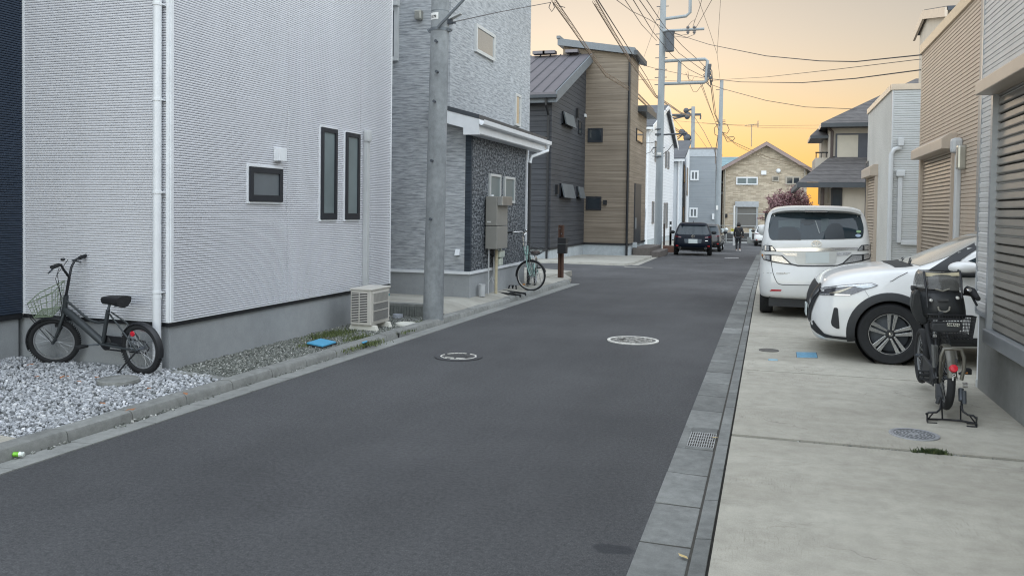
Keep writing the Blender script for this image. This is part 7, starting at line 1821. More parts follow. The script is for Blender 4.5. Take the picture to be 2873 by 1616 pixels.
m = MB(); m.tube([L(1195, 850)+V((0, .06, 0)), L(1180, 930)+V((0, .06, 0)), L(1200, 1010)+V((0, .06, 0))], .004, 6); m.tube([ra+V((0, .06, 0)), L(1330, 940)+V((0, .03, 0)), L(1395, 935)], .003, 5); m.ring(L(1190, 930)+V((0, .05, 0)), (0, 1, 0), .03, .004, 16, 5); T_(m).build('guard_stay', M_STEEL, bk)

# ---------------------------------------------------------------- mint bicycle, front wheel turned sideways
Fm = GS(1489, 827); Fm.z = .075
def mz(x, y): return (1420+x/7.243, 640+y/7.243)
rm = (atY(*mz(803, 1050), Fm.y).x-atY(*mz(203, 1050), Fm.y).x)/2
thm = radians(-79); wbm = 1.08
hv = V((cos(thm), sin(thm), 0)); Rm = Fm-hv*wbm; Rm.z = .075
thm = atan2((Fm-Rm).y, (Fm-Rm).x); Mm = bike_frame(Rm, thm); wbm = (Fm-Rm).length
mb_ = thing('mint_bicycle', 'mint green city bicycle with its front wheel turned sideways beside the stone annex', 'bicycle', Fm)
M_MINT = plain('mint_paint', (.26, .42, .39), .35, .1, .08, 8, coat=.5)
ra, fa = V((0, 0, rm)), V((wbm, 0, rm)); k = rm/.34
ht, hbm = V((wbm-.18*k, 0, .90*k+.08)), V((wbm-.10*k, 0, .62*k+.06)); saxm = (ht-hbm).normalized()
SMm = Matrix.Translation(hbm)@Matrix.Rotation(-thm, 4, V((0, 0, 1)))@Matrix.Translation(-hbm)
off = (SMm@fa); dv = V((fa.x-off.x, fa.y-off.y, 0)); SMm = Matrix.Translation(dv)@SMm
hb2 = SMm@hbm
T2 = lambda mb, S=None: setattr(mb, 'v', [tuple(Mm@((S@V(q)) if S is not None else V(q))) for q in mb.v]) or mb
bwheel(mb_, Mm, ra, rm, .036, None, M_RIMS); bwheel(mb_, Mm, fa, rm, .036, SMm, M_RIMS)
bbm = V((.44*k, 0, .27*k)); stm = V((.30*k, 0, .60*k)); hx = V((hb2.x, hb2.y, hbm.z)); hxt = hx+V((ht.x-hbm.x, 0, ht.z-hbm.z))
m = MB(); m.tube([hx, hxt], .020, 12); m.tube([hx, bbm+V((.12, 0, .03)), bbm], .018, 12); m.tube([hxt-V((0, 0, .03)), bbm+V((.1, 0, .14)), stm-V((0, 0, .2))], .013, 10); m.tube([bbm, stm], .016, 10)
for s_ in (-1, 1): m.tube([bbm+V((0, s_*.03, 0)), ra+V((0, s_*.055, 0))], .010, 8); m.tube([stm+V((0, s_*.015, -.03)), ra+V((0, s_*.055, 0))], .008, 8)
T2(m).build('frame', M_MINT, mb_, 50)
m = MB()
for s_ in (-1, 1): m.tube([hbm+V((0, s_*.02, 0)), hbm+V((.01, s_*.048, -.06)), hbm.lerp(fa, .6)+V((-.01, s_*.052, 0)), fa+V((0, s_*.05, 0))], .012, 8)
m.tube([hbm, ht], .016, 10); T2(m, SMm).build('fork', M_MINT, mb_, 50)
m = MB(); sp_ = ht+V((-.02, 0, .20)); m.tube([ht, sp_], .012, 8)
for s_ in (-1, 1): m.tube([sp_, sp_+V((.05, s_*.07, .05)), sp_+V((.03, s_*.2, .085)), sp_+V((-.10, s_*.26, .075)), sp_+V((-.24, s_*.27, .06))], .011, 10)
h2 = T2(m, SMm).build('handlebar', M_CHROME, mb_, 60)
for s_ in (-1, 1):
    m = MB(); m.tube([sp_+V((-.13, s_*.262, .073)), sp_+V((-.25, s_*.27, .059))], .016, 10); T2(m, SMm).build('grip', M_RUBG, h2, 50)
    m = MB(); m.tube([sp_+V((-.02, s_*.24, .07)), sp_+V((-.05, s_*.255, .035)), sp_+V((-.19, s_*.262, .02))], .006, 6); T2(m, SMm).build('brake_lever', M_CHROME, h2, 50)
m = MB(); m.ball(sp_+V((.02, .16, .11)), .025, 12, 8, (1, 1, .7)); T2(m, SMm).build('bell', M_CHROME, h2, 60)
bx0 = sp_.x+.06
wire_basket(mb_, Mm@SMm, [(bx0, -.17, sp_.z-.11), (bx0+.40, -.15, sp_.z-.26), (bx0+.40, .15, sp_.z-.26), (bx0, .17, sp_.z-.11)], [(bx0-.02, -.13, sp_.z-.36), (bx0+.26, -.11, sp_.z-.36), (bx0+.26, .11, sp_.z-.36), (bx0-.02, .13, sp_.z-.36)], plain('dark_wire', (.08, .085, .09), .45, .5, .1), 8, 3, .0028)
m = MB(); m.tube([(bx0+.1, .05, sp_.z-.36), fa+V((0, .05, 0))], .004, 6); m.tube([(bx0+.1, -.05, sp_.z-.36), fa+V((0, -.05, 0))], .004, 6); T2(m, SMm).build('basket_stay', M_SPOKE, mb_)
m = MB(); mudguard(m, fa, rm+.014, radians(15), radians(185), .026); T2(m, SMm).build('mudguard', M_BLACKTRIM, mb_, 50)
m = MB(); mudguard(m, ra, rm+.014, radians(20), radians(200), .026); T2(m).build('mudguard', M_CHROME, mb_, 50)
m = MB(); m.tube([stm, stm+V((-.04*k, 0, .16*k))], .011, 8); T2(m).build('seat_post', M_CHROME, mb_, 50)
saddle(mb_, Mm, stm+V((-.06*k, 0, .19*k)), plain('saddle_brown', (.055, .036, .032), .5, 0, .15), .26, .10)
m = MB(); m.tube([(-.02, .07, .5*k*1.55), (-.36, .07, .5*k*1.55), (-.36, -.07, .5*k*1.55), (-.02, -.07, .5*k*1.55)], .006, 6, closed=True)
for x in (-.1, -.2, -.3): m.tube([(x, -.07, .5*k*1.55), (x, .07, .5*k*1.55)], .004, 5)
for s_ in (-1, 1): m.tube([(-.12, s_*.07, .5*k*1.55), ra+V((0, s_*.06, 0))], .005, 5)
T2(m).build('rear_rack', M_SPOKE, mb_)
m = MB(); m.tube([bbm+V((0, -.05, 0)), bbm+V((.03, -.055, -.16))], .009, 8); m.tube([bbm+V((0, .05, 0)), bbm+V((-.03, .055, .16))], .009, 8); cr = T2(m).build('crank', M_CHROME, mb_, 50)
m = MB(); m.box(bbm.x-.02, bbm.x+.08, -.15, -.06, bbm.z-.175, bbm.z-.155); T2(m).build('pedal', M_RUBG, cr); m = MB(); m.box(bbm.x-.08, bbm.x+.02, .06, .15, bbm.z+.155, bbm.z+.175); T2(m).build('pedal', M_RUBG, cr)
m = MB(); m.box(-.1, bbm.x+.08, -.052, -.042, bbm.z-.06, bbm.z+.06); T2(m).build('chain_case', plain('case_silver', (.35, .37, .38), .35, .6), mb_)
m = MB(); m.tube([ra+V((0, .07, 0)), (.02, .14, .0), (-.02, -.14, .0), ra+V((0, -.07, 0))], .007, 6); T2(m).build('stand', M_SPOKE, mb_)
m = MB(); q = fa+V((-.16*k, .03, -.20*k)); m.box(q.x-.025, q.x+.025, -.004, .004, q.z-.012, q.z+.012); T2(m, SMm).build('reflector', plain('reflector_orange', (.55, .22, .05), .3), mb_)
# floor stand beside it
s0 = GS(1395, 825); s0.z = .08
fs = thing('bicycle_stand', 'low black steel bicycle floor stand beside the mint bicycle', 'bicycle stand', s0)
m = MB(); H_ = lambda x, y, z=.08: G(1200+x/3.68, 700+y/3.68, z)
a, b = H_(712, 462), H_(955, 488); c_, d_ = H_(775, 440), H_(1010, 472)
for p, q in ((a, b), (c_, d_), (a.lerp(b, .5), c_.lerp(d_, .5))): m.tube([p+V((0, 0, .03)), q+V((0, 0, .03))], .018, 6)
for p in (a, b, c_, d_): m.cyl(p+V((0, 0, -.01)), p+V((0, 0, .03)), .015, n=8)
m.build('base_rails', M_BLACKTRIM, fs, 50)
for x, w_ in ((855, 34), (893, 30)):
    m = MB(); p = atY(1200+(x-w_)/3.68, 700+455/3.68, s0.y); q = atY(1200+(x+w_*.55)/3.68, 700+370/3.68, s0.y); p2 = atY(1200+(x+w_*.9)/3.68, 700+452/3.68, s0.y); q0 = atY(1200+(x-w_*.3)/3.68, 700+370/3.68, s0.y)
    m.tube([p, q0, q, p2], .016, 6); m.build('wheel_holder', M_BLACKTRIM, fs, 50)

# ---------------------------------------------------------------- electric bicycle seen from behind
yE = G(2670, 1192, .03).y
def E1(x, y, dy=0.0): return atY(2560+x/6.585, 740+y/6.585, yE+dy)
def E2(x, y, dy=0.0): return atY(2560+x/4.995, 920+y/4.995, yE+dy)
eb = thing('electric_bicycle', 'black electric bicycle with covered child seat and wire basket seen from behind on its stand', 'bicycle', (E2(550, 1250).x, yE, .03))
xe = E2(553, 1250).x; re = .255; zc_ = E2(550, 1250).z+re; yc_ = yE+re+.02
Me = Matrix.Translation((xe, yc_, zc_-re))@Matrix.Rotation(pi/2, 4, 'Z')
bwheel(eb, Me, V((0, 0, re)), re, .060, None, M_RIMB)
bwheel(eb, Me, V((1.10, 0, re-.0)), re, .060, None, M_RIMB)
M_OLIVE = plain('olive_grey_paint', (.105, .10, .082), .4, .2, .1, 8, coat=.3)
TE = lambda mb: setattr(mb, 'v', [tuple(Me@V(q)) for q in mb.v]) or mb
m = MB(); mudguard(m, (0, 0, re), re+.018, radians(55), radians(170), .034, 24); mg = TE(m).build('mudguard', M_OLIVE, eb, 50)
ar = radians(163)
rcen = Me@V((cos(ar)*(re+.03), 0, re+sin(ar)*(re+.03))); nrm = (Me.to_3x3()@V((cos(ar), 0, sin(ar)))).normalized(); rcen = V((E2(580, 568).x, rcen.y, E2(580, 568).z)); nrm = V((0, -1, .25)).normalized()
m = MB(); m.lathe(rcen, nrm, [(0, .02), (.026, .018), (.030, .008), (.030, -.03), (0, -.03)], 24); m.build('reflector', plain('reflector_bright', (.75, .02, .04)), mg, 50)
m = MB(); m.ring(V((E2(581, 655).x, yE-.012, E2(581, 655).z)), (0, 1, 0), .010, .003, 12, 5); m.box(E2(583, 0).x-.005, E2(583, 0).x+.005, yE-.012, yE-.004, E2(583, 735).z, E2(583, 680).z); m.build('guard_mark', plain('mark_pale', (.5, .5, .48), .4), mg)
# rack hoop
hp = [E2(395, 470, .0), E2(400, 400, .0), E2(440, 295, .0), E2(560, 292, .0), E2(680, 298, .0), E2(725, 420, .0), E2(725, 560, .0), E2(685, 730, .0)]
m = MB(); m.tube(hp, .014, 10); m.tube([E2(470, 320, .2), E2(455, 420, .25), E2(420, 560, .25), E2(400, 720, .25)], .010, 8); m.tube([E2(395, 470, .2), E2(385, 600, .22), E2(385, 760, .26)], .010, 8); m.build('rear_rack', M_OLIVE, eb, 60)
m = MB(); m.prism([E2(500, 310, .22), E2(615, 310, .22), E2(640, 440, .10), E2(500, 440, .10)], (0, .03, .01)); m.build('guard_top', M_OLIVE, mg, bevel=.006)
m = MB(); m.prism([E2(500, 440, .08), E2(640, 440, .08), E2(640, 492, .06), E2(515, 482, .06)], (0, .04, 0)); m.build('rack_block', M_CLADB, eb, bevel=.006)
# frame: seat stays, seat tube, chain side, motor
m = MB(); bbz = E2(320, 640, .5).z
for x in (-.07, .07): m.tube([(xe+x, yc_, zc_), (xe+x*.7, yc_+.16, zc_+.28), (xe+x*.25, yc_+.28, zc_+.42)], .011, 8); m.tube([(xe+x, yc_, zc_), (xe+x*.8, yc_+.40, zc_-.02)], .013, 8)
m.tube([(xe, yc_+.42, zc_-.02), (xe, yc_+.26, zc_+.50)], .020, 12); m.tube([(xe, yc_+.42, zc_), (xe, yc_+.98, zc_+.42)], .028, 12); m.tube([(xe, yc_+.96, zc_+.34), (xe, yc_+.92, zc_+.62)], .022, 12)
m.build('frame', M_CLADB, eb, 50)
m = MB(); m.cyl((xe-.07, yc_+.42, zc_-.01), (xe+.07, yc_+.42, zc_-.01), .085, n=20); m.build('motor', M_CLADB, eb, 40)
m = MB(); x = E2(340, 0, .25).x; m.lathe((xe-.085, yc_, zc_), (1, 0, 0), [(.0, 0), (.05, .0), (.055, .01), (0, .012)], 20); m.tube([(xe-.09, yc_-.05, zc_), (xe-.09, yc_+.05, zc_+.07), (xe-.09, yc_+.45, zc_+.09), (xe-.09, yc_+.52, zc_), (xe-.09, yc_+.45, zc_-.10), (xe-.09, yc_+.05, zc_-.06)], .014, 8, closed=True); m.box(xe-.097, xe-.085, yc_-.02, yc_+.46, zc_-.07, zc_+.08); m.build('chain_case', M_CLADB, eb, 50)
m = MB(); m.prism([E2(335, 800, .05), E2(385, 790, .05), E2(425, 900, .03), E2(430, 1000, .0), E2(335, 1005, .0)], (0, .05, 0)); m.tube([E2(385, 960, .0), E2(345, 1060, .0)], .016, 8); m.build('derailleur', M_CLADB, eb, bevel=.004)
m = MB(); m.cyl((xe-.09, yc_, zc_), (xe+.09, yc_, zc_), .012, n=10); m.cyl(E2(700, 800, .2), E2(770, 800, .2), .022, n=12); m.cyl(E2(405, 712, .2), E2(440, 712, .2), .012, n=8); m.build('axle_nuts', M_CHROME, eb, 50)
m = MB(); m.tube([E2(725, 880, .03), E2(728, 1060, .03)], .016, 8); m.tube([E2(680, 850, .1), E2(685, 1020, .05)], .020, 8); m.build('stand_spring', M_STEELD, eb, 50)
# pedals
m = MB(); m.tube([E2(325, 640, .5), E2(250, 655, .45)], .012, 8); m.tube([E2(660, 640, .55), E2(740, 610, .6)], .012, 8); cr = m.build('crank', M_STEELD, eb, 50)
m = MB(); pp_ = [E2(80, 600, .42), E2(240, 605, .42), E2(250, 720, .42), E2(90, 715, .42)]; m.tube(pp_, .011, 8, closed=True); m.tube([E2(85, 655, .42), E2(250, 660, .42)], .011, 8)
m.tube([E2(135, 600, .42), E2(165, 645, .42), E2(235, 645, .42)], .007, 6); m.tube([E2(140, 715, .42), E2(165, 670, .42), E2(235, 675, .42)], .007, 6); m.build('pedal', M_RUBG, cr, 50)
m = MB(); a, b = E2(730, 648, .75), E2(830, 575, .75); m.box(a.x, b.x, a.y-.02, a.y+.06, a.z, b.z); m.build('pedal', M_RUBG, cr, bevel=.008)
m = MB(); a, b = E2(715, 637, .72), E2(775, 618, .72); m.box(a.x, b.x, a.y-.005, a.y, a.z, b.z); m.build('pedal_reflector', plain('reflector_orange', (.55, .22, .05)), cr)
# double leg stand
def Gs(x, y, z=.03): return G(2560+x/4.995, 920+y/4.995, z)
m = MB()
fl, fr = Gs(205, 1300), Gs(895, 1360); 
lean_ = .12
topL, topR = E2(395, 1010, .12), E2(690, 1020, .12)
m.tube([topL, E2(400, 1090, .06), E2(385, 1140, .05), E2(340, 1180, .03), E2(230, 1182, .03), E2(195, 1200, .03), fl+V((0, 0, .06)), fl+V((0, 0, .015)), Gs(350, 1300)+V((0, 0, .012))], .0085, 8)
m.tube([topR, E2(690, 1110, .06), E2(710, 1170, .05), E2(780, 1218, .03), E2(850, 1225, .03), E2(888, 1260, .02), fr+V((0, 0, .06)), fr+V((0, 0, .015)), Gs(760, 1350)+V((0, 0, .012))], .0085, 8)
m.tube([E2(410, 1070, .08), Gs(420, 1300)+V((0, 0, .012))], .0065, 6); m.tube([E2(675, 1090, .08), Gs(675, 1310)+V((0, 0, .012))], .0065, 6)
m.tube([fl+V((0, 0, .012)), Gs(420, 1300)+V((0, 0, .012)), Gs(675, 1318)+V((0, 0, .012)), fr+V((0, 0, .012))], .0075, 8)
m.tube([E2(290, 1190, .03), fl+V((.01, 0, .02))], .006, 6); m.tube([E2(800, 1225, .03), fr+V((-.01, 0, .02))], .006, 6)
m.tube([fl+V((0, 0, .01)), Gs(215, 1330), Gs(345, 1335)], .008, 6); m.tube([fr+V((0, 0, .01)), Gs(890, 1392), Gs(760, 1380)], .010, 6)
m.build('double_stand', M_BLACKTRIM, eb, 50)
# rear carrier basket
dyb = .30
m = MB(); bt = [E1(285, 935, dyb), E1(1090, 965, dyb), E1(1180, 985, dyb+.42), E1(300, 950, dyb+.42)]; bb_ = [E1(340, 1370, dyb+.02), E1(1035, 1370, dyb+.02), E1(1110, 1390, dyb+.38), E1(360, 1380, dyb+.38)]
def lerp4(A_, B_, t): return [a.lerp(b, t) for a, b in zip(A_, B_)]
for k in range(8):
    t = k/7; q = lerp4(bb_, bt, t); m.tube(q, .0062 if k == 7 else .0026, 6, closed=True)
for i in range(4):
    n_ = 15 if i % 2 == 0 else 9
    for k in range(n_+1):
        t = k/n_; m.tube([bb_[i].lerp(bb_[(i+1) % 4], t), bt[i].lerp(bt[(i+1) % 4], t)], .0026, 5)
for k in range(12):
    t = k/11; m.tube([bb_[0].lerp(bb_[1], t), bb_[3].lerp(bb_[2], t)], .0026, 5)
m.build('rear_basket', M_BLACKTRIM, eb, 60)
m = MB(); q = [E1(370, 1090, dyb-.03), E1(930, 1095, dyb-.03), E1(935, 1215, dyb-.03), E1(830, 1275, dyb-.03), E1(400, 1270, dyb-.03), E1(345, 1180, dyb-.03)]
m.prism(q, (0, .10, 0)); bt_ = m.build('basket_box', M_CLADB, eb, bevel=.015)
m = MB(); m.prism([E1(640, 1092, dyb-.036), E1(872, 1105, dyb-.036), E1(870, 1162, dyb-.036), E1(638, 1148, dyb-.036)], (0, .004, 0)); lb = m.build('label_plate', plain('label_cream', (.55, .55, .48), .5, 0, 0), bt_)
q = E1(756, 1128, dyb-.037); text('label_lettering', 'YAMAHA', plain('ink_black', (.02, .02, .02)), Matrix.Translation(q)@Matrix.Rotation(radians(2), 4, 'Y')@Matrix.Rotation(pi/2, 4, 'X'), .030, .0005, lb, .0006)
m = MB(); m.tube([E1(380, 1100, dyb-.02), E1(420, 1080, dyb-.02), E1(900, 1085, dyb-.02)], .008, 6); m.tube([E1(300, 1025, dyb), E1(900, 1035, dyb)], .006, 6)
for y in (1140, 1215, 1290): m.tube([E1(330, y, dyb-.02), E1(930, y+8, dyb-.02)], .004, 5)
m.build('basket_straps', M_GAP, eb)
m = MB(); m.cyl(E1(400, 1350, dyb), E1(410, 1240, dyb), .012, n=8); m.cyl(E1(440, 1350, dyb), E1(425, 1300, dyb), .009, n=8); m.build('lock', M_CHROME, eb, 50)
# child seat under a rain cover, at the handlebar
dyc = .95
def ringE(y, xl, xr, d0, dep, bulge=.0, n=20):
    a, b = E1(xl, y, d0), E1(xr, y, d0); c = (a+b)/2; hw = (b.x-a.x)/2; out = []
    for k in range(n):
        t = 2*pi*k/n; sx = abs(cos(t))**.55*(1 if cos(t) > 0 else -1); sy = abs(sin(t))**.6*(1 if sin(t) > 0 else -1)
        out.append(V((c.x+hw*sx, c.y+dep*(1+sy)*.5, c.z+bulge*sx)))
    return out
lev = [(160, 185, 905, .80, .34), (190, 165, 930, .76, .40), (330, 140, 985, .72, .46), (480, 120, 1000, .68, .50), (640, 140, 1010, .66, .52), (800, 200, 1060, .64, .52), (960, 225, 1070, .64, .50), (1090, 250, 1050, .66, .46)]
n = 20; rn = random.Random(5); rs = []
for (y, xl_, xr_, d0, dep) in lev:
    rs.append([q+V((rn.gauss(0, .006), rn.gauss(0, .006), rn.gauss(0, .004))) for q in ringE(y, xl_, xr_, d0, dep, 0, n)])
def skin(rs, lo, hi, cap=True):
    m = MB(); R2 = rs[lo:hi+1]; m.v = [tuple(q) for r_ in R2 for q in r_]; m.f = [(i*n+k, i*n+(k+1) % n, (i+1)*n+(k+1) % n, (i+1)*n+k) for i in range(len(R2)-1) for k in range(n)]
    if cap: m.f += [tuple(range(n))[::-1], tuple(range((len(R2)-1)*n, len(R2)*n))]
    return m
M_COVER = plain('black_cover_fabric', (.012, .014, .016), .5, 0, .2, 14, .5, 22)
mv, ntv, bv = nodes('clear_vinyl'); setc(bv, ntv, (.10, .10, .095)); bv.inputs['Roughness'].default_value = .18; bv.inputs['Alpha'].default_value = .72; bump(ntv, bv, noise(ntv, coord(ntv), 9, 3), .6, .03)
cs = skin(rs, 3, 7).build('child_seat_cover', M_COVER, eb, 60)
sb_ = cs.modifiers.new('s', 'SUBSURF'); sb_.levels = 1; sb_.render_levels = 1
vt = skin(rs, 0, 3, False).build('vinyl_hood', mv, cs, 60); sb_ = vt.modifiers.new('s', 'SUBSURF'); sb_.levels = 1; sb_.render_levels = 1
m = MB(); m.tube([E1(215, 150, .78), E1(230, 300, .70), E1(262, 480, .66), E1(280, 800, .63)], .009, 8); m.tube([E1(840, 120, .80), E1(880, 145, .78), E1(905, 320, .70), E1(915, 640, .66)], .009, 8); m.tube([E1(190, 165, .80), E1(420, 178, .78), E1(700, 172, .78), E1(850, 150, .80)], .007, 6); m.build('hood_piping', M_BLACKTRIM, cs, 60)
m = MB(); m.prism([E1(225, 165, .775), E1(560, 180, .77), E1(880, 158, .775), E1(890, 225, .765), E1(560, 228, .76), E1(240, 232, .765)], (0, .02, 0)); m.build('hood_band', plain('cream_band', (.46, .41, .28), .6, 0, .15, 20), cs)
m = MB(); m.prism([E1(280, 310, .80), E1(860, 305, .80), E1(900, 640, .80), E1(270, 640, .80)], (0, .2, 0)); m.build('seat_back', plain('seat_dark', (.045, .042, .04), .7, 0, .2), cs, bevel=.03)
zf = .655
m = MB(); m.tube([E1(425, 468, zf+.01), E1(560, 505, zf-.012), E1(690, 466, zf+.01)], .006, 6); m.tube([E1(475, 790, zf-.03), E1(485, 850, zf-.035), E1(530, 888, zf-.04), E1(620, 890, zf-.04), E1(680, 855, zf-.035), E1(690, 790, zf-.03)], .008, 6); m.build('carry_loop', plain('webbing_grey', (.22, .21, .18), .7), cs, 60)
m = MB(); m.prism([E1(455, 660, zf-.03), E1(670, 660, zf-.03), E1(665, 690, zf-.03), E1(465, 690, zf-.03)], (0, .02, 0)); m.build('strap', plain('strap_grey', (.055, .055, .058), .6), cs)
for x, y in ((343, 675), (836, 632)):
    m = MB(); m.lathe(E1(x, y, zf-.012), (0, -1, 0), [(0, .008), (.013, .006), (.014, -.02)], 14); m.build('snap', plain('snap_pale', (.6, .6, .58), .3, .4), cs, 60)
# handlebar ends with hand covers
m = MB(); m.tube([E1(-10, 470, 1.0), E1(150, 560, 1.05), E1(560, 600, 1.1), E1(980, 560, 1.05), E1(1130, 590, .95), E1(1210, 640, .86)], .012, 8); hb3 = m.build('handlebar', M_BLACKTRIM, eb, 60)
m = MB(); m.tube([E1(1000, 490, .98), E1(1100, 520, .94), E1(1160, 590, .88), E1(1215, 650, .80)], [.040, .038, .028, .020], 12); m.build('grip', M_RUBG, hb3, 60)
m = MB(); m.tube([E1(1100, 600, .95), E1(1140, 680, .86), E1(1190, 765, .80)], .010, 8); m.build('brake_lever', M_RUBG, hb3, 60)
m = MB(); m.lathe(E1(1050, 488, .9), (0, -1, .5), [(0, .01), (.018, .008), (.02, 0)], 14); m.build('bell', M_CHROME, hb3, 60)
m = MB(); a, b = E1(-20, 490, .95), E1(90, 410, .95); m.box(a.x, b.x, a.y-.03, a.y+.06, a.z, b.z); m.build('display', M_BLACKTRIM, hb3, bevel=.01)
# draped skirt of the cover at the left
sk = MB(); pts = [(60, 480), (0, 560), (-30, 800), (20, 960), (90, 1080), (200, 1130), (290, 1100), (290, 820), (230, 640), (130, 500)]
sk.prism([E1(x, y, .78) for x, y in pts], (.02, .22, 0)); sk.build('cover_skirt', M_COVER, cs, bevel=.04)
m = MB(); m.prism([E1(620, 1330, .9), E1(1130, 1345, .9), E1(1150, 1500, .9), E1(620, 1480, .9)], (0, .3, 0)); m.build('foot_box', M_CLADB, eb, bevel=.02)
m = MB(); m.prism([E2(275, 240, .25), E2(305, 240, .25), E2(320, 560, .2), E2(290, 560, .2)], (0, .05, 0)); m.prism([E2(320, 245, .3), E2(360, 245, .3), E2(360, 500, .3), E2(335, 560, .3)], (0, .05, 0)); m.build('leg_guard', plain('guard_grey', (.075, .078, .075), .5), eb, bevel=.004)

# ================================================================ air conditioner outdoor unit
def ACp(x, y): return (900+x/3.15, 600+y/3.15)
acf = G(*ACp(441, 1032), .06); acz0 = .14
dirA = V((.0117, 1, 0)).normalized(); dirB = V((-1, .0117, 0)).normalized()
acL = PL((acf.x, acf.y), A1); 
u1 = acL.px(*ACp(608, 900))[0]; zt_ = acL.px(*ACp(447, 672))[1]; zb2 = acL.px(*ACp(440, 990))[1]
acE = PL((acf.x, acf.y), -.0117); ue = acE.px(*ACp(262, 850))[0]
ac = thing('outdoor_unit', 'beige air conditioner outdoor unit on plastic feet below the white house wall', 'air conditioner', acf)
M_AC = plain('beige_enamel', (.52, .50, .455), .45, 0, .06, 6)
def AP(u, d, z): return V((acf.x, acf.y, 0))+dirA*u+dirB*d+V((0, 0, z))
D = abs(ue)
def abox(mb, u0_, u1_, d0, d1, z0, z1): return mb.hexa([AP(u0_, d0, z0), AP(u1_, d0, z0), AP(u1_, d1, z0), AP(u0_, d1, z0)], [AP(u0_, d0, z1), AP(u1_, d0, z1), AP(u1_, d1, z1), AP(u0_, d1, z1)])
m = MB(); abox(m, 0, u1, 0, D, zb2, zt_-.012); cas = m.build('casing', M_AC, ac, bevel=.012)
m = MB(); abox(m, -.012, u1+.012, -.012, D+.012, zt_-.014, zt_+.012); m.build('lid', M_AC, ac, bevel=.010)
# street face: raised fan grille with fine mesh
m = MB(); H = zt_-zb2
abox(m, .035, u1*.90, -.010, .0, zb2+.03, zt_-.04); fg = m.build('fan_panel', M_AC, ac, bevel=.006)
m = MB()
for k in range(30):
    z = zb2+.05+(H-.11)*k/29; abox(m, .055, u1*.86, -.014, -.0105, z, z+.004)
for k in range(34):
    u_ = .055+(u1*.86-.055)*k/33; abox(m, u_, u_+.0025, -.0135, -.0105, zb2+.05, zb2+.05+(H-.11)*.66)
m.build('grille', plain('grille_grey', (.22, .22, .215), .5), fg)
m = MB()
for fz in (.355, .64): z = zb2+.05+(H-.11)*fz; abox(m, .04, u1*.885, -.018, -.0105, z, z+.010)
m.build('grille_bar', M_AC, fg)
m = MB(); abox(m, u1*.915, u1*.985, -.003, 0, zt_-.125, zt_-.095); lb = m.build('label_sticker', plain('teal_label', (.04, .20, .22), .4), ac)
m = MB(); abox(m, u1*.925, u1*.975, -.003, 0, zt_-.072, zt_-.050); m.build('maker_mark', plain('logo_grey', (.30, .30, .30), .5), ac)
# end face towards the camera: two columns of louvers
m = MB(); md_ = MB()
for c0_, c1_ in ((.06, .40), (.46, .82)):
    for k in range(18):
        z = zb2+.04+(H-.09)*k/17.5; f0, f1 = D*(1-c0_), D*(1-c1_)
        md_.hexa([AP(-.002, f1, z), AP(-.002, f0, z), AP(.004, f0, z), AP(.004, f1, z)], [AP(-.002, f1, z+.013), AP(-.002, f0, z+.013), AP(.004, f0, z+.013), AP(.004, f1, z+.013)])
        m.hexa([AP(-.008, f1, z+.0135), AP(-.008, f0, z+.0135), AP(.0, f0, z+.020), AP(.0, f1, z+.020)], [AP(-.006, f1, z+.016), AP(-.006, f0, z+.016), AP(.0, f0, z+.023), AP(.0, f1, z+.023)])
lv = m.build('louver', M_AC, ac); md_.build('louver_slot', M_GAP, lv)
for u0_, u1_ in ((.03, .11), (u1-.13, u1-.05)):
    m = MB(); b = [AP(u0_, -.07, .05), AP(u1_, -.07, .05), AP(u1_, D+.05, .05), AP(u0_, D+.05, .05)]; t = [AP(u0_+.012, -.045, zb2-.002), AP(u1_-.012, -.045, zb2-.002), AP(u1_-.012, D+.02, zb2-.002), AP(u0_+.012, D+.02, zb2-.002)]
    m.hexa(b, t); m.build('foot', plain('foot_cream', (.60, .59, .53), .6, 0, .06), ac, bevel=.008)

# ================================================================ the person walking away
pg = GS(2069, 706); pY = pg.y; pz = zg(pY)
PS = (atY(2072, 626, pY).z-pz)/1.66
px0 = atY(2072, 660, pY).x
pe = thing('person', 'person in black jacket and trousers with crossbody strap walking away down the street', 'person', (px0, pY, pz))
def pp3(x, y, z): return V((px0+x*PS, pY+y*PS, pz+z*PS))
def skinfig(name, verts, edges, rad, mat, par, sub=2):
    me = bpy.data.meshes.new(name); me.from_pydata([tuple(pp3(*v)) for v in verts], edges, []); o = bpy.data.objects.new(name, me); COL.objects.link(o)
    o.modifiers.new('k', 'SKIN'); o.modifiers.new('s', 'SUBSURF').levels = sub
    for i, r in enumerate(rad): 
        a = r if isinstance(r, tuple) else (r, r); me.skin_vertices[0].data[i].radius = (a[0]*PS, a[1]*PS)
    me.skin_vertices[0].data[0].use_root = True
    dg = bpy.context.evaluated_depsgraph_get(); dg.update(); m2 = bpy.data.meshes.new_from_object(o.evaluated_get(dg)); bpy.data.objects.remove(o)
    return meshobj(name, m2, mat, par, 180)
M_SKIN = plain('skin', (.42, .25, .18), .6, 0, .1); M_JACK = plain('black_jacket', (.016, .017, .020), .75, 0, .25, 9); M_TROU = plain('dark_trousers', (.024, .026, .030), .8, 0, .2, 8); M_HAIR = plain('black_hair', (.012, .011, .011), .5, 0, .2, 30)
vs = [(0, 0, .88), (0, -.01, 1.08), (0, -.01, 1.26), (0, 0, 1.37), (0, .01, 1.44), (0, .02, 1.52), (0, .03, 1.60),
      (-.16, 0, 1.36), (-.22, -.02, 1.12), (-.235, .05, .90), (-.235, .08, .82), (.16, 0, 1.36), (.235, -.06, 1.13), (.25, -.03, .90), (.25, .0, .82),
      (-.085, .02, .84), (-.10, .10, .46), (-.10, .02, .09), (-.10, .13, .04), (.085, -.01, .84), (.09, .02, .46), (.085, -.16, .12), (.085, -.06, .04)]
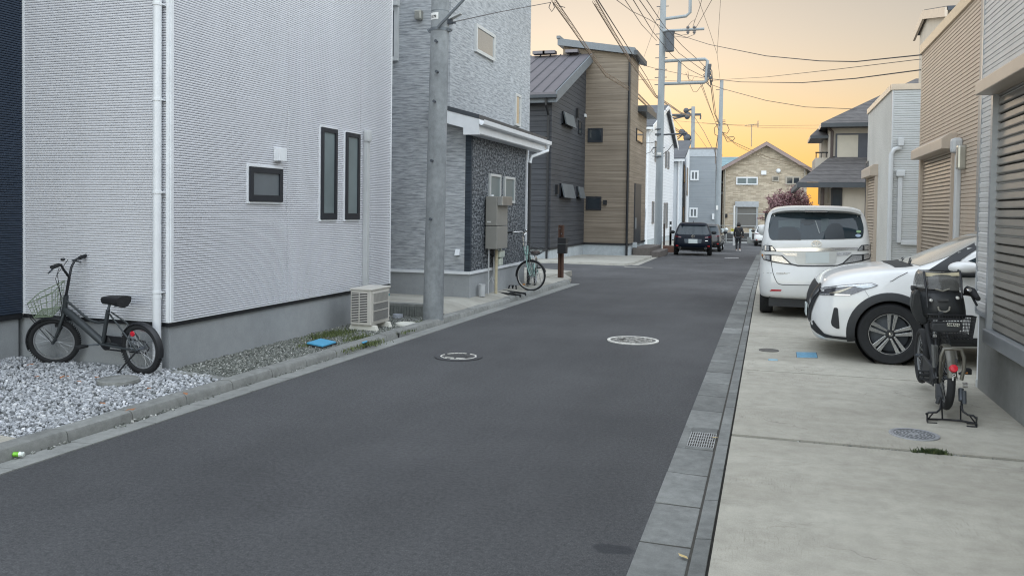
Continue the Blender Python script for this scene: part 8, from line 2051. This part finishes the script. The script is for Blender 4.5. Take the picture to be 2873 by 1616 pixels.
es = [(0, 1), (1, 2), (2, 3), (3, 4), (4, 5), (5, 6), (3, 7), (7, 8), (8, 9), (9, 10), (3, 11), (11, 12), (12, 13), (13, 14), (0, 15), (15, 16), (16, 17), (17, 18), (0, 19), (19, 20), (20, 21), (21, 22)]
rd = [(.14, .10), (.125, .09), (.15, .10), (.11, .07), .05, (.075, .085), (.07, .08), .06, .042, .034, .036, .06, .042, .034, .036, .085, .058, .04, .035, .085, .058, .04, .035]
skinfig('body', vs, es, rd, M_SKIN, pe)
jv = [(0, 0, .84), (0, -.01, 1.02), (0, -.01, 1.22), (0, 0, 1.34), (0, .0, 1.42), (-.17, 0, 1.355), (-.235, -.02, 1.12), (-.25, .05, .88), (.17, 0, 1.355), (.25, -.06, 1.12), (.265, -.03, .88)]
skinfig('jacket', jv, [(0, 1), (1, 2), (2, 3), (3, 4), (3, 5), (5, 6), (6, 7), (3, 8), (8, 9), (9, 10)], [(.185, .13), (.165, .115), (.185, .12), (.135, .09), .07, .08, .062, .052, .08, .062, .052], M_JACK, pe)
tv = [(0, 0, .90), (-.09, .02, .82), (-.10, .10, .46), (-.10, .02, .12), (.09, -.01, .82), (.09, .02, .46), (.085, -.15, .15)]
skinfig('trousers', tv, [(0, 1), (1, 2), (2, 3), (0, 4), (4, 5), (5, 6)], [(.16, .115), .10, .072, .058, .10, .072, .058], M_TROU, pe)
for s_, y, z in ((-1, .04, 0), (1, -.14, .02)):
    m = MB(); a = pp3(s_*.095, y, .05+z); m.ball(a, .055*PS, 12, 8, (.85, 2.1, 1.0)); m.build('shoe', plain('white_shoe', (.62, .60, .58), .6, 0, .1), pe, 60)
m = MB(); rn = random.Random(4); c = pp3(0, .015, 1.565); m.ball(c, .118*PS, 20, 14, (1, 1.05, 1.12)); m.v = [tuple(V(q)+(V(q)-c).normalized()*rn.uniform(-.012, .02)*PS) for q in m.v]; m.build('hair', M_HAIR, pe, 60)
m = MB(); m.tube([pp3(-.10, -.07, 1.42), pp3(-.02, -.135, 1.25), pp3(.10, -.145, 1.05), pp3(.17, -.10, .92)], .016*PS, 6); m.tube([pp3(-.10, -.07, 1.42), pp3(-.09, .06, 1.42), pp3(.05, .14, 1.2), pp3(.17, .1, .95)], .016*PS, 6); m.build('bag_strap', plain('strap_brown', (.05, .04, .035), .7), pe, 60)
hb_ = pp3(-.25, .06, .80)
sb2 = thing('shopping_bag', 'long white carrier bag hanging from the left hand of the walking person', 'bag', hb_-V((0, 0, .5*PS)))
m = MB(); rows_ = []
for z, w_, d_ in ((0, .015, .02), (-.06, .045, .03), (-.18, .07, .04), (-.36, .085, .05), (-.46, .075, .045), (-.47, .03, .02)):
    rows_.append([hb_+V((cos(a)*w_*(1+.1*sin(3*a)), sin(a)*d_, z))*PS if 0 else hb_+V((cos(a)*w_*PS, sin(a)*d_*PS, z*PS)) for a in [2*pi*k/12 for k in range(12)]])
m.v = [tuple(q) for r_ in rows_ for q in r_]; m.f = [(i*12+k, i*12+(k+1) % 12, (i+1)*12+(k+1) % 12, (i+1)*12+k) for i in range(5) for k in range(12)]+[tuple(range(12)), tuple(range(60, 72))]
m.build('bag_body', plain('white_plastic', (.68, .68, .68), .5, 0, .08), sb2, 60)
m = MB(); m.tube([hb_+V((-.02*PS, 0, -.01)), hb_+V((0, 0, .04*PS)), hb_+V((.02*PS, 0, -.01))], .008*PS, 6); m.build('handle', plain('white_plastic', (.68, .68, .68)), sb2, 60)
